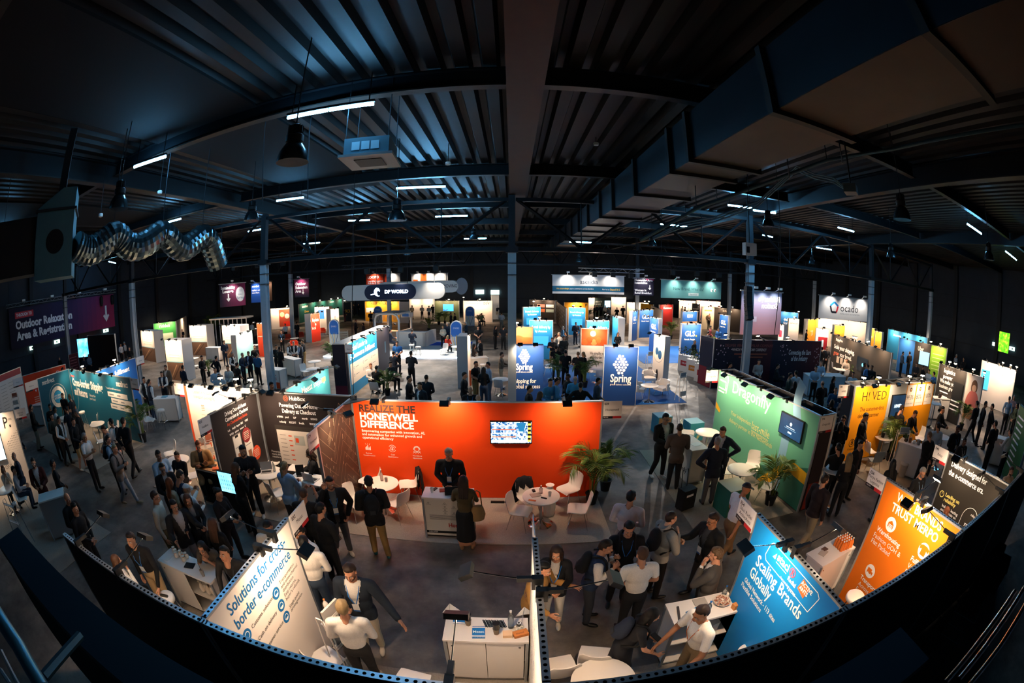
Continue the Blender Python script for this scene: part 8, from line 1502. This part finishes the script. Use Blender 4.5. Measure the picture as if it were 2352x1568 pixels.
# ---- visitors far away
def fp(rows):
    for px,py,rz,top,bot,hair,opt,lab in rows:
        kw = {}; legs = 'stand'; arms = 'front'; h = 1.75; f = opt.split()
        for o in f:
            if o in ('sit','perch','walk'): legs = o; arms = 'table' if o != 'walk' else 'down'
            elif o == 'f': kw['sex'] = 'f'; h = 1.68
            elif o in ARMS or o == 'cross': arms = o
            elif o.startswith('o:'): kw['outer'] = 'open:'+o[2:]
            elif o.startswith('v:'): kw['outer'] = 'vest:'+o[2:]
            elif o == 'ss': kw['sleeve'] = 'short'
            elif o.startswith('s:'): kw['skin'] = o[2:]
            elif o == 'lan': kw['lan'] = LAN
        x,y = at_head(px,py,h,legs); person(lab,(x,y),rz,h=h,legs=legs,arms=arms,lean=3,hair=hair,top=top,bottom=bot,lo=True,**kw)
fp([
(514,784,60,NV,NV,'short:k','o:1A2638','bearded person in a navy suit before the wood grain booths'),(462,820,90,K,K,'short:k','','person in black before the palm of the wood grain booths'),(495,821,170,K,K,'short:k','hip','broad person in black seen from behind, wood grain booths'),(532,812,90,WH,K,'short:g','v:1A1C20','grey haired person in a black vest left of the left column'),(555,814,90,K,K,'short:g','o:2A3648','grey haired person in a slate suit left of the left column'),
(571,810,0,'A8C4DC',K,'short:n','o:1A2434 lan','person in a navy suit with badge left of the left column'),(589,814,175,'1F5A88',K,'buzz:n','','bald person in a blue jumper seen from behind by the left column'),(584,796,60,K,K,'short:k','','person in black behind the blue jumper'),(493,848,60,'A8BED0',K,'buzz:n','','bald person in a light blue shirt above the peach wall'),(503,862,30,'B8C0C8',K,'buzz:o','','bald person low behind the peach wall'),(524,843,0,'D8D0C4',DG,'short:n','lan','person in an off white shirt above the peach wall'),(543,837,160,K,K,'short:k','ss','person in a black t-shirt seen from behind above the peach wall'),(418,843,170,NV,NV,'short:k','','person in navy seen from behind before the orange niche'),
(646,761,20,K,K,'short:k','lan','person in black with badge right of the left column'),(633,795,60,K,K,'short:k','s:t','person in black close to the left column'),(641,800,170,K,K,'short:k','s:d','person in a lettered black shirt at the orange counter'),(662,789,100,'C8CCD0',K,'bald:w','v:1C1E22','bald person in a dark vest at the orange counter'),(674,787,30,WH,K,'short:g','v:1C1E22','grey haired person in a dark vest at the orange counter'),(689,789,-90,'7F94B0','2A3040','short:n','v:1C2028','person in a dark vest and blue sleeves, left facing, coral panel'),(696,783,-80,K,KH,'short:o','','person in black behind the dark vest at the coral panel'),(578,741,170,WH,K,'short:k','','person in a white shirt seen from behind, far left column'),(655,745,0,WH,K,'short:k','perch','person in white with a camera tripod, left background'),(681,741,170,K,K,'short:k','','person in black at the camera, left background'),(355,785,100,'D8D0C8',K,'bob:y','f','blond person in white among the white towers'),(369,775,-90,K,K,'short:k','','person in black before the green wall'),(418,757,30,NV,K,'short:k','sit','person seated before the white wall, far left'),(432,765,170,K,K,'long:n','f','long haired person in black left of the white tower'),(276,790,100,'B8C0CC',K,'short:k','','person in a pale shirt in the dark left entrance'),(286,786,-60,'8A98A8',K,'short:g','','grey haired person in the dark left entrance'),(297,798,40,K,K,'short:k','','person in black in the dark left entrance'),(255,805,120,K,K,'short:k','','person in dark clothes beside the glowing red tubes'),(203,815,100,'6A7A90',K,'short:g','','person before the blue lit entrance screen'),(192,820,60,NV,K,'short:k','','darker person before the blue lit entrance screen'),(137,820,20,K,K,'short:k','','lone dark person in the left entrance'),
(912,788,0,'1F62B0',K,'short:k','ss lan','person in a bright blue polo before the blue and white wall'),(903,812,160,NV,NV,'short:k','sit','person in navy seated before the blue and white wall'),(896,836,60,DG,K,'short:k','sit','dark person seated by the palm, blue and white wall'),(851,840,40,'E8DED4',K,'short:r','sit','person in a white blazer seated, blue and white wall'),(864,846,170,K,K,'short:k','sit','person in black seated with back turned, blue and white wall'),(943,812,170,'26282E',K,'short:k','cross','person in a charcoal suit standing with back turned in the middle aisle'),(946,760,175,NV,NV,'short:k','perch','person in navy on a bar stool at the platform bar'),(896,760,120,NV,NV,'short:k','perch','person in navy seated beside the arch kiosk'),(941,737,60,'3A2A24',K,'long:n','f','long haired person behind the platform bar'),
(1017,751,20,'E0CDB0',K,'curly:y','f','person with blond curls in a cream top by the arched sign'),(1028,744,-30,NV,NV,'short:w','o:1A2636','grey haired person in a navy suit by the arched sign'),(1028,774,170,'C8301E',K,'bob:y','f sit','blond person in a red top seated by the arched sign'),(1071,742,-60,'2A3A44',K,'bob:w','f','person in a dark top with white hair right of the arched sign'),(1098,752,10,K,K,'short:k','ss','person in a black t-shirt standing right of the arched sign'),(1102,740,-60,K,K,'long:k','f','long haired person in black right of the arched sign'),(1103,782,-60,'D0CCC8',K,'short:n','o:15161A','person in a black suit and white shirt at the flower counter'),(1087,795,90,'2A1E1A',K,'long:n','f','long haired person at the flower counter'),(1091,836,60,K,KH,'short:k','ss','person in a black polo with back to the orange seat'),(1110,850,170,K,'3A4C64','long:k','f','person with long black hair seen from behind in the middle aisle'),(1123,838,-80,'9DB4CC','6A7A90','short:k','','person in a light blue shirt in the middle aisle'),(1064,862,90,'17181C',K,'short:n','','dark suited person close to the orange seat'),(937,870,90,'15171D',K,'curly:k','','curly person in black behind the red orange wall, left'),(966,885,-40,'C8CCD4',K,'short:n','o:161C28','person in a navy suit low behind the red orange wall'),(978,868,170,'161C28',K,'buzz:n','','big person in a navy suit behind the red orange wall'),(1080,896,0,K,K,'bald:g','lan','bald person with a blue lanyard just above the red orange wall'),(1098,914,0,K,K,'bald:g','','bald head just above the red orange wall edge'),(1137,752,60,K,K,'long:k','f','person with a white bag left of the middle column'),(1156,752,170,'1A1C22',K,'short:k','ss','person in a dark t-shirt left of the middle column'),(1142,703,170,NV,'B8AE9E','short:k','','person in blue walking away in the far aisle'),(1152,720,170,'A8B0BA','7A7468','short:n','','person in grey walking away in the far aisle'),(1150,815,90,'6A5E50','A8987E','short:n','table','person in a grey brown suit leaning by the middle column'),
(816,736,100,WH,K,'short:k','o:15161C','person in a dark suit beside the crate fence'),(835,743,-90,K,K,'bob:k','f','dark haired person left of the arch kiosk'),(851,716,30,K,K,'short:k','','person before the yellow wall, left'),(857,718,100,WH,'6A7A90','short:k','','person in white and jeans before the yellow wall'),(946,703,170,'C0AE90','6A6A70','short:b','','person in beige seen from behind under the oval sign'),(969,703,170,'9A9A94',DG,'short:k','','person in a grey shirt seen from behind under the oval sign'),(985,704,170,'9DB4CC',NV,'short:k','','person in light blue seen from behind under the oval sign'),(994,701,170,K,K,'short:k','','person in black seen from behind under the oval sign'),(976,697,30,K,K,'short:n','','dark person deeper under the oval sign'),(957,697,90,NV,K,'short:k','','person in navy deeper under the oval sign'),(823,698,60,K,K,'short:k','','dark person before the dark teal wall, right'),(813,699,-60,'1C1416',K,'short:k','','dark person before the dark teal wall, left'),(791,710,90,K,'4A1E26','long:k','f','person in black and red before the dark teal wall'),(1106,722,40,'6A7A50',K,'short:k','sit','person seated before the off white wall'),(1035,720,100,'2A3038',K,'short:k','','person before the olive wall, left'),(1045,722,-60,K,K,'short:k','','person in black before the olive wall, right'),
])
fp([
(1269,780,-30,'14161A',KH,'short:k','phone','person in black with beige trousers reading a phone, honeycomb stand'),(1294,777,30,'3A342C',K,'short:b','o:3A342C','person in an open olive coat at the honeycomb stand'),(1285,768,-60,'A8A8A8',K,'short:g','','grey haired person at the honeycomb stand'),(1277,800,170,K,K,'short:k','ss','person in black before the olive coat'),(1299,810,175,K,K,'short:k','ss','person in a lettered black t-shirt with back turned, left one'),(1328,814,178,K,K,'buzz:o','ss','bald person in a lettered black t-shirt with back turned, right one'),(1341,814,-60,K,K,'bob:y','f ss','blond person in black beside the lettered t-shirts'),(1322,744,20,NV,NV,'short:k','o:15192A','person in a navy suit before the blue screen panel'),(1335,750,-90,'8A7A6A',K,'bob:n','f','person in a taupe top before the blue screen panel'),(1292,753,90,'5A8AB0',K,'bob:g','f','person in a blue top behind the honeycomb stand'),(1302,766,-90,'1E1E22',K,'long:k','f','person with long black hair behind the honeycomb stand'),(1276,772,90,'9A9890',K,'short:k','','person in grey behind the honeycomb stand'),(1419,768,0,K,K,'bob:n','f','person in black behind the long table right of the blue panels'),
(1365,704,90,K,K,'short:k','','first dark person of the far middle group'),(1372,703,-60,'1C2430',K,'short:k','','second dark person of the far middle group'),(1381,703,170,NV,K,'short:k','','person in navy of the far middle group'),(1390,704,20,'D8D0C8',K,'short:n','','person in white of the far middle group'),(1399,708,-60,'6A7480',K,'short:n','','person in grey right of the far middle group'),(1417,709,170,K,K,'short:k','sit','person in black seated in the far middle'),(1431,705,170,K,K,'short:k','','person in black by the rear right column'),
(1262,878,30,'4A9AD0',K,'short:k','lan','person in a sky blue shirt just behind the red orange wall'),(1276,876,90,'5AA0D0',K,'short:k','s:t','second person in sky blue just behind the red orange wall'),(1213,894,90,K,K,'short:k','','dark person in profile just behind the red orange wall'),(1238,908,120,'2A2420',K,'long:b','f','head with brown hair just above the red orange wall'),(1321,872,170,'5AB0D8',K,'bald:g','','bald person in turquoise behind the red orange wall'),(1306,866,-60,K,K,'curly:k','s:d','person with black curls behind the red orange wall'),(1333,888,170,'101116',K,'short:k','hip','broad person in black behind the red orange wall, right'),(1371,876,90,'3A4454',K,'short:k','','person in slate grey left of the big honeycomb panel'),
(1594,786,40,K,K,'buzz:g','','person in black before the big blue capitals panel'),(1619,782,-80,WH,K,'short:k','','person in a white shirt before the starry wall end'),(1631,753,60,'8A3A40',K,'short:k','','person in a red shirt behind the blue capitals panel'),(1651,758,-60,'2A5A90',K,'short:k','','person in blue behind the starry wall'),(1626,766,100,'2A2C34',K,'short:k','','person in grey behind the blue capitals panel'),(1629,724,20,'5A4A40',K,'short:n','','person before the cream poster wall'),(1613,722,-90,'1F4A88',K,'short:k','','person in blue left of the cream poster wall'),(1567,706,30,'D8D0CA',K,'short:n','','person in white under the mint banner'),(1573,708,60,K,K,'short:k','','person in black under the mint banner'),
(1676,840,60,'1A2632',K,'short:k','sit','person seated in the dark lounge, left'),(1742,832,0,'A8A4A0',K,'short:k','','person in grey with badge in the dark lounge'),(1785,843,60,DG,K,'short:k','sit','person seated in the dark lounge behind the green wall'),(1813,864,60,'1F3A34',K,'short:k','','person in dark green in the dark lounge'),(1829,860,170,'C8D0D8',K,'short:k','','person in a white shirt with back turned in the dark lounge'),(1826,885,170,K,K,'long:k','f','person in black in the dark lounge behind the green wall'),(1874,848,-40,'A8BCD0',K,'short:k','table','person in pale blue bending over the reception counter'),(1885,836,-20,'A8B8C8',K,'short:b','table','second person in pale blue at the reception counter'),(1913,872,20,K,K,'long:k','f','person in black before the reception counter'),(1890,884,170,K,K,'bald:o','','bald person right of the green wall in the rear aisle'),(1919,898,-40,'2A5A80',K,'buzz:o','','person in blue at the white terminal, rear aisle'),(1910,928,120,'17181C',K,'bob:n','f','person with dark bob at the white terminal'),(1938,920,-90,'4A3A38',K,'bob:y','f','blond person right of the white terminal'),(1888,804,170,K,K,'short:k','','person in black before the dark shipping wall, left'),(1899,802,-40,'26282C',K,'short:n','','person in dark grey before the dark shipping wall'),(1945,830,-60,'B8A898',K,'short:n','sit','person seated at the table before the dark shipping wall'),(1852,762,60,K,K,'short:k','','person in black below the orange towers'),(1862,758,-60,'D8CCC0',K,'bob:o','f','person in white below the orange towers'),(1913,768,60,'3A3A40',K,'short:k','','person right of the red lettered panel'),(1976,765,20,K,'2A2420','curly:k','f','person in black and orange under the pentagon banner'),
(2043,780,60,NV,K,'short:k','','person in navy left before the bright blue wall'),(2055,780,-60,K,K,'short:k','','person in black before the bright blue wall'),(2073,814,60,'5A6470',K,'short:k','','person in grey before the blue section of the dark wall'),(2090,814,170,K,K,'short:k','','person in black before the dark wall with blue section'),(1984,840,60,K,K,'short:k','s:d','person in black by the yellow corner of the dark shipping wall'),(1994,844,170,'5A86B8',K,'short:k','','person in a blue shirt by the dark shipping wall'),(2003,846,-60,K,K,'short:k','s:d','third person by the dark shipping wall'),(2134,856,-90,WH,K,'short:k','sit','person in white seated left of the black bullet wall'),(2146,862,170,'2A5AA0',K,'short:k','','person in blue left of the black bullet wall'),(2196,820,60,'8A94A0',K,'short:g','','grey haired person behind the black bullet wall'),(2213,828,-60,K,K,'short:k','','dark person by the right hall wall'),(2287,886,0,'1E2024',K,'short:n','sit lan','person seated with badge before the off white wall at right'),(2159,910,60,'D8D0C8',K,'long:n','f sit','person with long hair in white seated right of the amber stand'),(2105,840,-60,'2A2C30',K,'short:k','sit','person seated at tables below the lime section'),(2120,846,60,K,K,'short:k','sit','second person seated at tables below the lime section'),(2340,985,-90,'2A2C30',K,'short:k','','dark person at the very right edge of the aisle'),(2000,870,60,'8A8C90',K,'short:k','','person in pale grey behind the amber wall'),(1960,862,-60,'C8CCD0',K,'short:k','','person in a white shirt left behind the amber wall'),
])
# ---------------------------------------------------------------- tidy up
bpy.data.scenes.remove(TMP)
bpy.context.view_layer.update()
